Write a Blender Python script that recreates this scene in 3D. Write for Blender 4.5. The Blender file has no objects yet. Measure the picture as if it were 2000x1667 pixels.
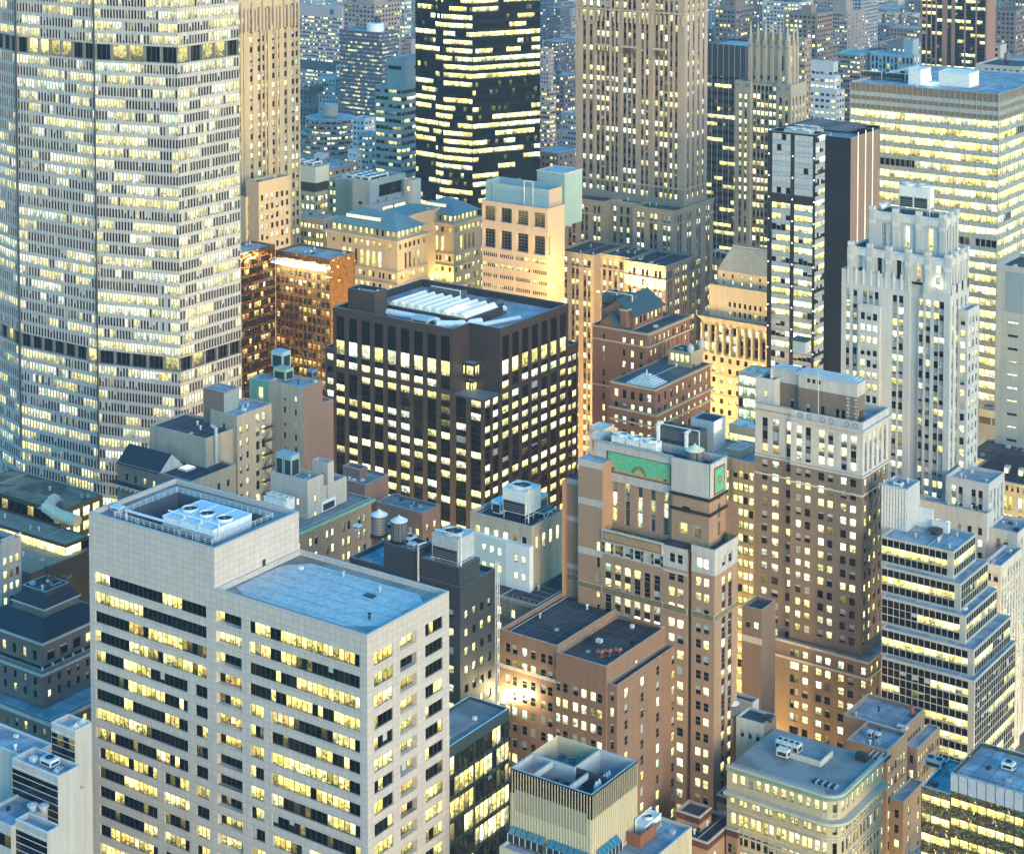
import bpy, math, random
from mathutils import Vector, Matrix
RND = random.Random(11)
SC = bpy.context.scene
COL = SC.collection

# ---------------------------------------------------------------- camera, sky, sun, exposure
AZ = math.radians(34.95)            # view direction: degrees from the +X street axis
PITCH = math.radians(3.1)
FPIX, HC, PY, PX = 3808.4, 258.0, -145.7, 1000.0     # focal length and principal point in 2000 px units, eye height
cam = bpy.data.cameras.new('camera')
camo = bpy.data.objects.new('camera', cam)
COL.objects.link(camo)
camo.location = (0, 0, HC)
camo.rotation_euler = (math.pi/2 - PITCH, 0, AZ - math.pi/2)
cam.sensor_width = 36
cam.lens = FPIX/2000*36
cam.shift_y = (PY - 833.5)/2000
cam.clip_start, cam.clip_end = 1, 30000
SC.camera = camo

EXPO = 3.3
SUN_EL, SUN_AZ = math.radians(5), math.radians(247)   # azimuth measured from +X, counter-clockwise
wd = bpy.data.worlds.new('World'); SC.world = wd; wd.use_nodes = True
nt = wd.node_tree; nt.nodes.clear()
sky = nt.nodes.new('ShaderNodeTexSky'); sky.sky_type = 'NISHITA'; sky.sun_disc = False
sky.sun_elevation = SUN_EL; sky.sun_rotation = math.pi/2 - SUN_AZ
sky.altitude = 100; sky.air_density = 1.0; sky.dust_density = 0.6; sky.ozone_density = 2.4
bg = nt.nodes.new('ShaderNodeBackground'); bg.inputs['Strength'].default_value = 0.10
wo = nt.nodes.new('ShaderNodeOutputWorld')
wb = nt.nodes.new('ShaderNodeMix'); wb.data_type = 'RGBA'; wb.blend_type = 'MULTIPLY'; wb.inputs[0].default_value = 1; wb.inputs[7].default_value = (.88, 1.02, .97, 1)
hs = nt.nodes.new('ShaderNodeHueSaturation'); hs.inputs['Saturation'].default_value = 1.45
nt.links.new(sky.outputs[0], hs.inputs['Color']); nt.links.new(hs.outputs[0], wb.inputs[6]); nt.links.new(wb.outputs[2], bg.inputs[0]); nt.links.new(bg.outputs[0], wo.inputs[0])
sl = bpy.data.lights.new('sun', 'SUN'); sl.energy = 0.30; sl.angle = math.radians(35); sl.color = (1, .84, .70)
so = bpy.data.objects.new('sun', sl); COL.objects.link(so)
se = math.radians(14)
so.rotation_euler = Vector((-math.cos(SUN_AZ)*math.cos(se), -math.sin(SUN_AZ)*math.cos(se), -math.sin(se))).to_track_quat('-Z', 'Y').to_euler()
SC.view_settings.view_transform = 'Standard'; SC.view_settings.look = 'None'
SC.view_settings.exposure = EXPO; SC.view_settings.gamma = 1
SC.cycles.use_denoising = True
SC.cycles.max_bounces = 6; SC.cycles.diffuse_bounces = 3; SC.cycles.glossy_bounces = 3; SC.cycles.volume_bounces = 1
SC.cycles.sample_clamp_indirect = 3
LUM = 1/2**EXPO                      # lamp brightness that shows as 1.0 at this exposure

# ---------------------------------------------------------------- surveying: photograph bearings to street coordinates
cA, sA, cT, sT = math.cos(AZ), math.sin(AZ), math.cos(PITCH), math.sin(PITCH)
def at(px, py, d=None, z=None):
    r, u = (px-PX)/FPIX, -(py-PY)/FPIX
    h, zz = cT+u*sT, -sT+u*cT
    k = d/h if d else (z-HC)/zz
    return Vector(((h*cA+r*sA)*k, (h*sA-r*cA)*k, HC+zz*k))
def proj(p):
    d = p[0]*cA+p[1]*sA; r = p[0]*sA-p[1]*cA; h = p[2]-HC
    c = d*cT-h*sT
    return PX+FPIX*r/c, PY-FPIX*(h*cT+d*sT)/c, c
def along(K, ax, px):
    m = (px-PX)/FPIX
    c = (K[0]*cA+K[1]*sA)*cT-(K[2]-HC)*sT; r = K[0]*sA-K[1]*cA
    return (m*c-r)/((ax[0]*sA-ax[1]*cA)-m*(ax[0]*cA+ax[1]*sA)*cT)
def zat(x, y, py):
    d = x*cA+y*sA; q = (PY-py)/FPIX
    return HC+d*(q*cT-sT)/(cT+q*sT)

# ---------------------------------------------------------------- materials
def nodes(name):
    m = bpy.data.materials.new(name); m.use_nodes = True
    n = m.node_tree; b = n.nodes['Principled BSDF']
    return m, n, b
def N(n, t, **kw):
    o = n.nodes.new(t)
    for k, v in kw.items():
        if k in o.inputs: o.inputs[k].default_value = v
        else: setattr(o, k, v)
    return o
def mixc(n, fac, a, b, mode='MIX'):
    o = n.nodes.new('ShaderNodeMix'); o.data_type = 'RGBA'; o.blend_type = mode
    for s, v in ((0, fac), (6, a), (7, b)):
        if hasattr(v, 'links'): n.links.new(v, o.inputs[s])
        else: o.inputs[s].default_value = v if s == 0 else (*v, 1)[:4]
    return o.outputs[2]
def mth(n, op, a, b=0.0, c=0.0):
    o = n.nodes.new('ShaderNodeMath'); o.operation = op
    for i, v in enumerate((a, b, c)):
        if hasattr(v, 'links'): n.links.new(v, o.inputs[i])
        else: o.inputs[i].default_value = v
    return o.outputs[0]
def wallcoord(n):
    g = N(n, 'ShaderNodeNewGeometry'); s = N(n, 'ShaderNodeSeparateXYZ'); n.links.new(g.outputs['Position'], s.inputs[0])
    c = N(n, 'ShaderNodeCombineXYZ')
    n.links.new(mth(n, 'ADD', s.outputs[0], s.outputs[1]), c.inputs[0]); n.links.new(s.outputs[2], c.inputs[1])
    return g.outputs['Position'], c.outputs[0]
_mc = {}
def wall(name, col, var=.18, grain=.25, streak=.2, rough=.85, brick=None, spec=.3):
    """masonry or cladding with blotches, rain streaks and grain; brick=(w,h,mortar,colour2,joint colour)"""
    if name in _mc: return _mc[name]
    m, n, b = nodes(name)
    pos, wc = wallcoord(n)
    base = col
    if brick:
        bt = N(n, 'ShaderNodeTexBrick'); n.links.new(wc, bt.inputs['Vector'])
        bt.inputs['Scale'].default_value = 1; bt.inputs['Brick Width'].default_value = brick[0]; bt.inputs['Row Height'].default_value = brick[1]
        bt.inputs['Mortar Size'].default_value = brick[2]; bt.inputs['Mortar Smooth'].default_value = .1
        bt.offset = brick[5] if len(brick) > 5 else .5
        bt.inputs['Color1'].default_value = (*col, 1); bt.inputs['Color2'].default_value = (*brick[3], 1); bt.inputs['Mortar'].default_value = (*brick[4], 1)
        base = bt.outputs[0]
    n1 = N(n, 'ShaderNodeTexNoise', Scale=.09, Detail=5.0); n.links.new(pos, n1.inputs['Vector'])
    f1 = mth(n, 'MULTIPLY_ADD', n1.outputs[0], var*2, 1-var)
    n2 = N(n, 'ShaderNodeTexNoise', Scale=1.0, Detail=3.0)
    mp = N(n, 'ShaderNodeMapping'); mp.inputs['Scale'].default_value = (.9, .9, .05); n.links.new(pos, mp.inputs[0]); n.links.new(mp.outputs[0], n2.inputs['Vector'])
    f2 = mth(n, 'MULTIPLY_ADD', n2.outputs[0], streak*2, 1-streak)
    n3 = N(n, 'ShaderNodeTexNoise', Scale=2.2, Detail=6.0); n.links.new(pos, n3.inputs['Vector'])
    f3 = mth(n, 'MULTIPLY_ADD', n3.outputs[0], grain*2, 1-grain)
    f = mth(n, 'MULTIPLY', mth(n, 'MULTIPLY', f1, f2), f3)
    cb = N(n, 'ShaderNodeCombineXYZ')
    for i in range(3): n.links.new(f, cb.inputs[i])
    n.links.new(mixc(n, 1.0, base, cb.outputs[0], 'MULTIPLY'), b.inputs['Base Color'])
    b.inputs['Roughness'].default_value = rough; b.inputs['Specular IOR Level'].default_value = spec
    _mc[name] = m; return m
def roofm(name, col, col2=None, var=.35, scale=.12):
    if name in _mc: return _mc[name]
    m, n, b = nodes(name)
    g = N(n, 'ShaderNodeNewGeometry')
    n1 = N(n, 'ShaderNodeTexNoise', Scale=scale, Detail=6.0, Distortion=.6); n.links.new(g.outputs['Position'], n1.inputs['Vector'])
    r = N(n, 'ShaderNodeValToRGB'); r.color_ramp.elements[0].position = .42; r.color_ramp.elements[1].position = .58
    n.links.new(n1.outputs[0], r.inputs[0])
    c2 = col2 or tuple(c*(1-var) for c in col)
    base = mixc(n, r.outputs[0], c2, col)
    n2 = N(n, 'ShaderNodeTexNoise', Scale=3.0, Detail=5.0); n.links.new(g.outputs['Position'], n2.inputs['Vector'])
    f = mth(n, 'MULTIPLY_ADD', n2.outputs[0], .8, .6)
    cb = N(n, 'ShaderNodeCombineXYZ')
    for i in range(3): n.links.new(f, cb.inputs[i])
    n.links.new(mixc(n, 1.0, base, cb.outputs[0], 'MULTIPLY'), b.inputs['Base Color'])
    b.inputs['Roughness'].default_value = .8
    _mc[name] = m; return m
def plain(name, col, rough=.6, metal=0, spec=.5):
    if name in _mc: return _mc[name]
    m, n, b = nodes(name)
    g = N(n, 'ShaderNodeNewGeometry')
    n2 = N(n, 'ShaderNodeTexNoise', Scale=1.3, Detail=6.0); n.links.new(g.outputs['Position'], n2.inputs['Vector'])
    f = mth(n, 'MULTIPLY_ADD', n2.outputs[0], .6, .7)
    cb = N(n, 'ShaderNodeCombineXYZ')
    for i in range(3): n.links.new(f, cb.inputs[i])
    n.links.new(mixc(n, 1.0, col, cb.outputs[0], 'MULTIPLY'), b.inputs['Base Color'])
    b.inputs['Roughness'].default_value = rough; b.inputs['Metallic'].default_value = metal; b.inputs['Specular IOR Level'].default_value = spec
    _mc[name] = m; return m
def glow(name, col, s):
    if name in _mc: return _mc[name]
    m, n, b = nodes(name)
    b.inputs['Base Color'].default_value = (*col, 1)
    b.inputs['Emission Color'].default_value = (*col, 1); b.inputs['Emission Strength'].default_value = s*LUM
    _mc[name] = m; return m
def pane_mat(name, src):
    """window glass with the room behind it: R light level, G tint, B seed, A how far the blind is down"""
    m, n, b = nodes(name)
    if src == 'OBJECT':
        oi = N(n, 'ShaderNodeObjectInfo'); colr, alp = oi.outputs['Color'], oi.outputs['Alpha']
    else:
        a = N(n, 'ShaderNodeAttribute'); a.attribute_name = 'room'; colr, alp = a.outputs['Color'], a.outputs['Alpha']
    s = N(n, 'ShaderNodeSeparateColor'); n.links.new(colr, s.inputs[0])
    lit, tint, seed = s.outputs[0], s.outputs[1], s.outputs[2]
    rp = N(n, 'ShaderNodeValToRGB'); cr = rp.color_ramp; cr.interpolation = 'LINEAR'
    pts = [(0, (1, .42, .10)), (.15, (1, .60, .18)), (.35, (1, .82, .18)), (.6, (1, .88, .29)), (.8, (1, .93, .48)), (.9, (1, .97, .74)), (1, (.66, 1, .62))]
    cr.elements[0].position, cr.elements[0].color = pts[0][0], (*pts[0][1], 1)
    cr.elements[1].position, cr.elements[1].color = pts[-1][0], (*pts[-1][1], 1)
    for p, c in pts[1:-1]:
        e = cr.elements.new(p); e.color = (*c, 1)
    n.links.new(tint, rp.inputs[0])
    uv = N(n, 'ShaderNodeUVMap'); uv.uv_map = 'UVMap'
    su = N(n, 'ShaderNodeSeparateXYZ'); n.links.new(uv.outputs[0], su.inputs[0])
    v = su.outputs[1]
    g = N(n, 'ShaderNodeNewGeometry')
    ad = N(n, 'ShaderNodeVectorMath'); ad.operation = 'ADD'; n.links.new(g.outputs['Position'], ad.inputs[0])
    cs = N(n, 'ShaderNodeCombineXYZ'); n.links.new(mth(n, 'MULTIPLY', seed, 97.0), cs.inputs[2]); n.links.new(cs.outputs[0], ad.inputs[1])
    nz = N(n, 'ShaderNodeTexNoise', Scale=1.5, Detail=3.0); n.links.new(ad.outputs[0], nz.inputs['Vector'])
    vo = N(n, 'ShaderNodeTexVoronoi', Scale=1.9); n.links.new(ad.outputs[0], vo.inputs['Vector'])
    sv = N(n, 'ShaderNodeSeparateColor'); n.links.new(vo.outputs['Color'], sv.inputs[0])
    blind = mth(n, 'GREATER_THAN', v, mth(n, 'SUBTRACT', 1.0, alp))
    # furniture: dark shapes in the lower half of the room
    fur = mth(n, 'LESS_THAN', v, mth(n, 'MULTIPLY', sv.outputs[0], mth(n, 'MULTIPLY_ADD', seed, .55, .22)))
    lv = mth(n, 'MULTIPLY_ADD', fur, -.72, 1.0)
    lv = mth(n, 'MULTIPLY', lv, mth(n, 'MULTIPLY_ADD', nz.outputs[0], 1.1, .45))
    lv = mth(n, 'MULTIPLY', lv, mth(n, 'MULTIPLY_ADD', blind, .12, 1.0))
    vb = N(n, 'ShaderNodeTexVoronoi', Scale=.75); n.links.new(ad.outputs[0], vb.inputs['Vector'])
    sb_ = N(n, 'ShaderNodeSeparateColor'); n.links.new(vb.outputs['Color'], sb_.inputs[0])
    lv = mth(n, 'MULTIPLY', lv, mth(n, 'MULTIPLY_ADD', sb_.outputs[1], .9, .5))
    ceil = mth(n, 'MULTIPLY', mth(n, 'GREATER_THAN', v, .72), mth(n, 'GREATER_THAN', sv.outputs[2], .6))
    lv = mth(n, 'ADD', lv, mth(n, 'MULTIPLY', ceil, .8))
    lb = mth(n, 'MULTIPLY_ADD', nz.outputs[0], .3, .7)
    lvl = N(n, 'ShaderNodeMix'); lvl.data_type = 'FLOAT'
    n.links.new(blind, lvl.inputs[0]); n.links.new(lv, lvl.inputs[2]); n.links.new(lb, lvl.inputs[3])
    st = mth(n, 'MULTIPLY', mth(n, 'MULTIPLY', lit, lvl.outputs[0]), 2.6*LUM)
    n.links.new(rp.outputs[0], b.inputs['Emission Color']); n.links.new(st, b.inputs['Emission Strength'])
    n.links.new(mixc(n, blind, (.004, .005, .006), (.40, .43, .44)), b.inputs['Base Color'])
    n.links.new(mth(n, 'MULTIPLY_ADD', blind, .25, .04), b.inputs['Roughness'])
    b.inputs['IOR'].default_value = 1.5; b.inputs['Specular IOR Level'].default_value = .2
    m.cycles.emission_sampling = 'FRONT'
    return m
PANE_O, PANE_S = pane_mat('window_pane', 'OBJECT'), pane_mat('window_pane_rows', 'GEOMETRY')

# ---------------------------------------------------------------- mesh builder
class MB:
    def __init__(s): s.v, s.f, s.m, s.uv, s.col = [], [], [], [], []
    def face(s, pts, m=0):
        i = len(s.v); s.v += [tuple(p) for p in pts]; s.f.append(tuple(range(i, i+len(pts)))); s.m.append(m)
    def box(s, x0, y0, z0, x1, y1, z1, m=0, skip=''):
        if x1 < x0: x0, x1 = x1, x0
        if y1 < y0: y0, y1 = y1, y0
        i = len(s.v)
        s.v += [(x0, y0, z0), (x1, y0, z0), (x1, y1, z0), (x0, y1, z0), (x0, y0, z1), (x1, y0, z1), (x1, y1, z1), (x0, y1, z1)]
        for k, q in (('b', (0, 3, 2, 1)), ('t', (4, 5, 6, 7)), ('r', (0, 1, 5, 4)), ('e', (1, 2, 6, 5)), ('n', (2, 3, 7, 6)), ('l', (3, 0, 4, 7))):
            if k not in skip: s.f.append(tuple(i+a for a in q)); s.m.append(m)
    def ring(s, x0, y0, x1, y1, z0, z1, p, t=.25, m=0):
        """a band round a block: p metres proud of it, t metres into it"""
        s.box(x0-p, y0-p, z0, x1+p, y0+t, z1, m); s.box(x0-p, y1-t, z0, x1+p, y1+p, z1, m)
        s.box(x0-p, y0+t, z0, x0+t, y1-t, z1, m); s.box(x1-t, y0+t, z0, x1+p, y1-t, z1, m)
    def bar(s, a, b, r, m=0, n=6):
        a, b = Vector(a), Vector(b); d = (b-a).normalized()
        q = d.orthogonal().normalized(); w = d.cross(q); i = len(s.v)
        for p in (a, b):
            for k in range(n):
                t = 2*math.pi*k/n; s.v.append(tuple(p+q*math.cos(t)*r+w*math.sin(t)*r))
        for k in range(n):
            j = (k+1) % n; s.f.append((i+k, i+j, i+n+j, i+n+k)); s.m.append(m)
        s.f.append(tuple(i+k for k in range(n-1, -1, -1))); s.f.append(tuple(i+n+k for k in range(n))); s.m += [m, m]
    def lathe(s, cx, cy, prof, n=20, m=0):
        i = len(s.v)
        for r, z in prof:
            for k in range(n):
                t = 2*math.pi*k/n; s.v.append((cx+r*math.cos(t), cy+r*math.sin(t), z))
        for a in range(len(prof)-1):
            for k in range(n):
                j = (k+1) % n; s.f.append((i+a*n+k, i+a*n+j, i+a*n+n+j, i+a*n+n+k)); s.m.append(m)
        s.f.append(tuple(i+(len(prof)-1)*n+k for k in range(n))); s.m.append(m)
    def prism(s, pts, z0, z1, m=0, cap=True):
        k = len(pts); i = len(s.v)
        s.v += [(p[0], p[1], z0) for p in pts]+[(p[0], p[1], z1) for p in pts]
        for a in range(k):
            c = (a+1) % k; s.f.append((i+a, i+c, i+k+c, i+k+a)); s.m.append(m)
        if cap: s.f.append(tuple(i+k+a for a in range(k))); s.m.append(m)
    def build(s, name, mats, parent=None, org=(0, 0, 0)):
        me = bpy.data.meshes.new(name)
        me.from_pydata([(x-org[0], y-org[1], z-org[2]) for x, y, z in s.v], [], s.f)
        for mt in mats: me.materials.append(mt)
        me.polygons.foreach_set('material_index', s.m)
        me.update()
        o = bpy.data.objects.new(name, me); COL.objects.link(o)
        if parent: o.parent = parent
        else: o.location = org
        return o
def tag(o, label, cat, group=None, kind=None):
    if label: o['label'] = label
    if cat: o['category'] = cat
    if group: o['group'] = group
    if kind: o['kind'] = kind
    return o
def thing(name, label, cat, org, group=None, rz=0):
    e = bpy.data.objects.new(name, None); COL.objects.link(e); e.location = org; e.empty_display_size = 2; e.rotation_euler.z = rz
    return tag(e, label, cat, group)

# ---------------------------------------------------------------- buildings
BLDS = []
class Bld:
    def __init__(s, name, label, cat, mats, frame=None, lit=None, group=None):
        s.name, s.label, s.cat, s.group = name, label, cat, group
        s.mats = mats            # 0 wall 1 spandrel 2 trim 3 roof 4+ own
        s.frame = frame or FR_DARK
        s.lit = dict(p=.5, run=3, tint=(.3, .9), br=(.5, 1.0), blind=.45, pale=.3); s.lit.update(lit or {})
        s.parts = {}; s.wins = []; s.nv = 0; s.org = None; BLDS.append(s)
    def part(s, name, mat=None):
        """the mesh that collects one part; a new mesh each time for counted parts"""
        if name in s.parts and mat is None: return s.parts[name][0]
        mb = MB(); key = name
        while key in s.parts: key += '+'
        s.parts[key] = (mb, mat if mat is not None else s.mats); return mb
    def run(s, n):
        L = s.lit; out = []; on = RND.random() < L['p']; t = None
        for i in range(n):
            if i == 0 or RND.random() < 1/L['run']:
                on = RND.random() < L['p']; t = (RND.uniform(*L['tint']), RND.uniform(*L['br']))
            bl = RND.choice((.25, .4, .5, .7, 1)) if RND.random() < L['blind'] else 0
            if on: out.append((t[1]*RND.choice((.45, .7, .9, 1, 1.1, 1.25)), min(1, max(0, t[0]+RND.gauss(0, .09))), RND.random(), bl*.8))
            else: out.append((0 if RND.random() < .9 else RND.uniform(.02, .12), .5, RND.random(), bl if RND.random() < L['pale']/max(.01, L['blind']) else 0))
        return out
    def face(s, O, U, Nn, L, z0, z1, rows, rev=.3, sp=None, st='sash', flat=False, wallpart='wall', m=0, force=None):
        """one facade: rows = [(zb, zt, [(u0, u1), ...], mod)] ascending; sp = (material, depth) recessed spandrels between equal rows"""
        mb = s.part(wallpart)
        if s.org is None: s.org = (O[0], O[1], 0)
        cr = (U[1], -U[0]); fl = cr[0]*Nn[0]+cr[1]*Nn[1] < 0
        P = lambda u, z, d=0.0: (O[0]+U[0]*u-Nn[0]*d, O[1]+U[1]*u-Nn[1]*d, z)
        def q(a, b, c, d, mm):
            mb.face((a, b, c, d) if not fl else (d, c, b, a), mm)
        def rect(u0, u1, a, b, mm, d=0.0):
            if u1-u0 > 1e-4 and b-a > 1e-4: q(P(u0, a, d), P(u1, a, d), P(u1, b, d), P(u0, b, d), mm)
        rows = sorted([r for r in rows if r[0] > z0+.05 and r[1] < z1-.02])
        if flat:
            rect(0, L, z0, z1, m)
        cur = z0; pc = None
        for r in rows:
            zb, zt, cols = r[0], r[1], sorted(r[2]); mod = r[3] if len(r) > 3 else None
            if not flat:
                if sp and pc == cols:
                    u = 0
                    for a, b in cols:
                        rect(u, a, cur, zb, m); rect(a, b, cur, zb, sp[0], sp[1])
                        q(P(a, cur), P(a, cur, sp[1]), P(a, zb, sp[1]), P(a, zb), m); q(P(b, cur, sp[1]), P(b, cur), P(b, zb), P(b, zb, sp[1]), m)
                        q(P(a, zb, sp[1]), P(a, zb, rev), P(b, zb, rev), P(b, zb, sp[1]), sp[0]) if rev > sp[1] else None
                        u = b
                    rect(u, L, cur, zb, m)
                else: rect(0, L, cur, zb, m)
                u = 0
                for a, b in cols:
                    rect(u, a, zb, zt, m); u = b
                    q(P(a, zb), P(a, zb, rev), P(a, zt, rev), P(a, zt), m); q(P(b, zb, rev), P(b, zb), P(b, zt), P(b, zt, rev), m)
                    q(P(a, zb), P(b, zb), P(b, zb, rev), P(a, zb, rev), m); q(P(a, zt, rev), P(b, zt, rev), P(b, zt), P(a, zt), m)
                rect(u, L, zb, zt, m)
                cur, pc = zt, cols
            cells = []
            for a, b in cols:
                k = max(1, round((b-a)/mod)) if mod else 1
                cells += [(a+(b-a)*i/k, a+(b-a)*(i+1)/k) for i in range(k)]
            rm = s.run(len(cells)) if force is None else [force() for _ in cells]
            for (a, b), c in zip(cells, rm):
                s.wins.append((P((a+b)/2, (zb+zt)/2, rev-.02 if not flat else -.05), b-a, zt-zb, Nn, st, c))
        if not flat: rect(0, L, cur, z1, m)
    def vol(s, x0, y0, x1, y1, z0, z1, L=None, R=None, ph=.9, pt=.35, back=True, wallpart='wall', rooff=True, flat=False, m=0, rm=3, backs=None):
        """a block: near corner (x0, y0); L is the face on x0 (going away along y), R the face on y0 (along x)"""
        if s.org is None: s.org = (x0, y0, 0)
        if wallpart == 'wall': wallpart = 'wall'+'+'*s.nv; s.nv += 1
        for spec, O, U, Nn, ln in ((L, (x0, y0), (0, 1), (-1, 0), y1-y0), (R, (x0, y0), (1, 0), (0, -1), x1-x0)):
            specs = spec if isinstance(spec, list) else [spec or {}]
            for sc in specs:
                a, b = sc.get('u', (0, ln))
                a, b = max(0, a), min(ln, b)
                s.face((O[0]+U[0]*a, O[1]+U[1]*a), U, Nn, b-a, z0, z1, mkrows(sc, b-a, z0, z1), sc.get('rev', .3), sc.get('sp'), sc.get('st', 'sash'), flat or sc.get('flat', False), wallpart, sc.get('m', m), sc.get('force'))
        mb = s.part(wallpart)
        for O, U, Nn, ln in (((x0, y1), (1, 0), (0, 1), x1-x0), ((x1, y0), (0, 1), (1, 0), y1-y0)):
            s.face(O, U, Nn, ln, z0, z1, mkrows(backs, ln, z0, z1) if backs else [], wallpart=wallpart, m=m)
        if rooff: s.roof(x0, y0, x1, y1, z1, ph, pt, m, rm)
        return x0, y0, x1, y1, z1
    def roof(s, x0, y0, x1, y1, z, ph, pt, m=0, rm=3):
        rb = s.part('roof', s.mats); a, b, c, d = x0+pt, y0+pt, x1-pt, y1-pt
        rb.face([(a, b, z-ph), (c, b, z-ph), (c, d, z-ph), (a, d, z-ph)], rm)
        w_, d_ = c-a, d-b
        if w_*d_ > 45 and a < 760 and s.group != 'far':
            zz = z-ph; sm = s.part('roof_seam', [SEAM])
            nx = int(w_/3.1); ny = int(d_/3.1)
            for i in range(1, nx): sm.box(a+w_*i/nx-.05, b, zz+.004, a+w_*i/nx+.05, d, zz+.03)
            for i in range(1, ny): sm.box(a, b+d_*i/ny-.05, zz+.004, c, b+d_*i/ny+.05, zz+.026)
            for i in range(RND.randint(2, 5)):
                px_, py_ = RND.uniform(a+.8, c-1.4), RND.uniform(b+.8, d-1.4); vb = s.part('roof_vent', [RND.choice((STEELD, STEEL, PALE))])
                if RND.random() < .5: vb.lathe(px_, py_, [(.22, zz), (.22, zz+.9), (.4, zz+.95), (.4, zz+1.1), (.1, zz+1.25)], 10)
                else: k_ = RND.uniform(.5, 1.2); vb.box(px_, py_, zz, px_+k_, py_+k_*RND.uniform(.7, 1.5), zz+RND.uniform(.3, .9))
            if RND.random() < .6:
                cd = s.part('conduit', [STEEL]); py_ = RND.uniform(b+.6, d-.6); cd.box(a+.2, py_, zz+.1, c-.2, py_+.14, zz+.24)
        pb = s.part('parapet', s.mats)
        for p, q_ in (((a, b), (a, d)), ((a, d), (c, d)), ((c, d), (c, b)), ((c, b), (a, b))):
            pb.face([(*p, z-ph), (*q_, z-ph), (*q_, z), (*p, z)], m)
        k = [(x0, y0), (x1, y0), (x1, y1), (x0, y1)]; kk = [(a, b), (c, b), (c, d), (a, d)]
        for i in range(4):
            j = (i+1) % 4; pb.face([(*k[i], z), (*k[j], z), (*kk[j], z), (*kk[i], z)], 2)
    def V(s, px, py, pl, pr, d=None, z=None, z0=0, **kw):
        K = at(px, py, d, z)
        return s.vol(K[0], K[1], K[0]+along(K, (1, 0), pr), K[1]+along(K, (0, 1), pl), z0, K[2], **kw)
    def finish(s):
        e = thing(s.name, s.label, s.cat, s.org, s.group); s.root = e
        for k, (mb, mats) in s.parts.items():
            if mb.f: mb.build(k.rstrip('+'), mats, e, s.org)
def even(L, n, w, m=0.0):
    p = (L-2*m)/n; w = min(w, p*.96)
    return [(m+p*(i+.5)-w/2, m+p*(i+.5)+w/2) for i in range(n)]
def pairs(L, n, w, g, m=0.0):
    p = (L-2*m)/n; out = []
    for i in range(n):
        c = m+p*(i+.5); out += [(c-g/2-w, c-g/2), (c+g/2, c+g/2+w)]
    return out
def mkrows(sc, L, z0, z1):
    if not sc or 'rows' in sc: return sc.get('rows', []) if sc else []
    if 'fh' not in sc: return []
    cols = sc.get('cols') or (pairs(L, sc['n'], sc['w'], sc['pair'], sc.get('m', 0) if False else sc.get('mg', .5)) if 'pair' in sc else even(L, sc['n'], sc['w'], sc.get('mg', .5)))
    cols = sorted((a, min(b, L-.05)) for a, b in cols if a >= .02 and a < L-.6)
    fh, h, top = sc['fh'], sc['h'], z1-sc.get('top', 2.0)
    out = []; k = 0; zlo = max(z0, sc.get('zlo', z0))
    while top-k*fh-h > zlo+.3 and k < sc.get('nr', 999):
        if k not in sc.get('skip', ()): out.append((top-k*fh-h, top-k*fh, cols, sc.get('mod')))
        k += 1
    return out
SEAM = plain('roof_seam_tar', (.10, .11, .12), .7)
FR_DARK = plain('frame_dark_metal', (.03, .03, .03), .5)
FR_WHITE = plain('frame_white_paint', (.5, .5, .47), .6)
FR_BRONZE = plain('frame_bronze', (.06, .04, .025), .4, .6)
FR_STEEL = plain('frame_steel', (.28, .29, .29), .45, .3)

def win_geo(st, w, h):
    """one window seen from its own plane: x across, z up, facing -y; material 0 frame, 1 pane, 2 wall"""
    V, F, M, UV = [], [], [], []
    def quad(x0, z0, x1, z1, y, m):
        i = len(V); V.extend([(x0, y, z0), (x1, y, z0), (x1, y, z1), (x0, y, z1)]); F.append((i, i+1, i+2, i+3)); M.append(m)
        UV.extend([((x0+w/2)/w, (z0+h/2)/h), ((x1+w/2)/w, (z0+h/2)/h), ((x1+w/2)/w, (z1+h/2)/h), ((x0+w/2)/w, (z1+h/2)/h)])
    a, b = w/2, h/2
    f = min(.09, w*.09); y = -.05
    if st == 'arch':
        k = 8; zc = b-a; pts = [(-a, -b), (a, -b), (a, zc)]+[(a*math.cos(math.pi*i/k), zc+a*math.sin(math.pi*i/k)) for i in range(1, k)]+[(-a, zc)]
        i = len(V); V.extend([(x, 0, z) for x, z in pts]); F.append(tuple(range(i, i+len(pts)))); M.append(1); UV.extend([((x+a)/w, (z+b)/h) for x, z in pts])
        for sgn in (-1, 1):
            arc = [(sgn*a*math.cos(math.pi/2*j/4), zc+a*math.sin(math.pi/2*j/4)) for j in range(5)]
            p = [(sgn*a, b)]+(arc if sgn < 0 else arc)
            if sgn > 0: p = p[::-1]
            i = len(V); V.extend([(x, -.12, z) for x, z in p]); F.append(tuple(range(i, i+len(p)))[::-1] if False else tuple(range(i, i+len(p)))); M.append(2); UV.extend([(0, 0)]*len(p))
        quad(-a, -b+.45*h, a, -b+.45*h+f, y, 0); quad(-f/2, -b, f/2, b, y-.005, 0)
    else:
        quad(-a, -b, a, b, 0, 1)
        if st != 'pane':
            quad(-a, -b, -a+f, b, y, 0); quad(a-f, -b, a, b, y, 0); quad(-a+f, -b, a-f, -b+f, y, 0); quad(-a+f, b-f, a-f, b, y, 0)
        if st == 'sash': quad(-a+f, -f/2, a-f, f/2, y-.004, 0)
        if st[0] == 'm':
            n = int(st[1:])
            for i in range(1, n): quad(-a+w*i/n-f/2, -b+f, -a+w*i/n+f/2, b-f, y-.004, 0)
        if st[0] == 'g':
            n, k = (int(t) for t in st[1:].split('x'))
            for i in range(1, n): quad(-a+w*i/n-f/2, -b+f, -a+w*i/n+f/2, b-f, y-.004, 0)
            for i in range(1, k): quad(-a+f, -b+h*i/k-f/2, a-f, -b+h*i/k+f/2, y-.008, 0)
    return V, F, M, UV
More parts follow.
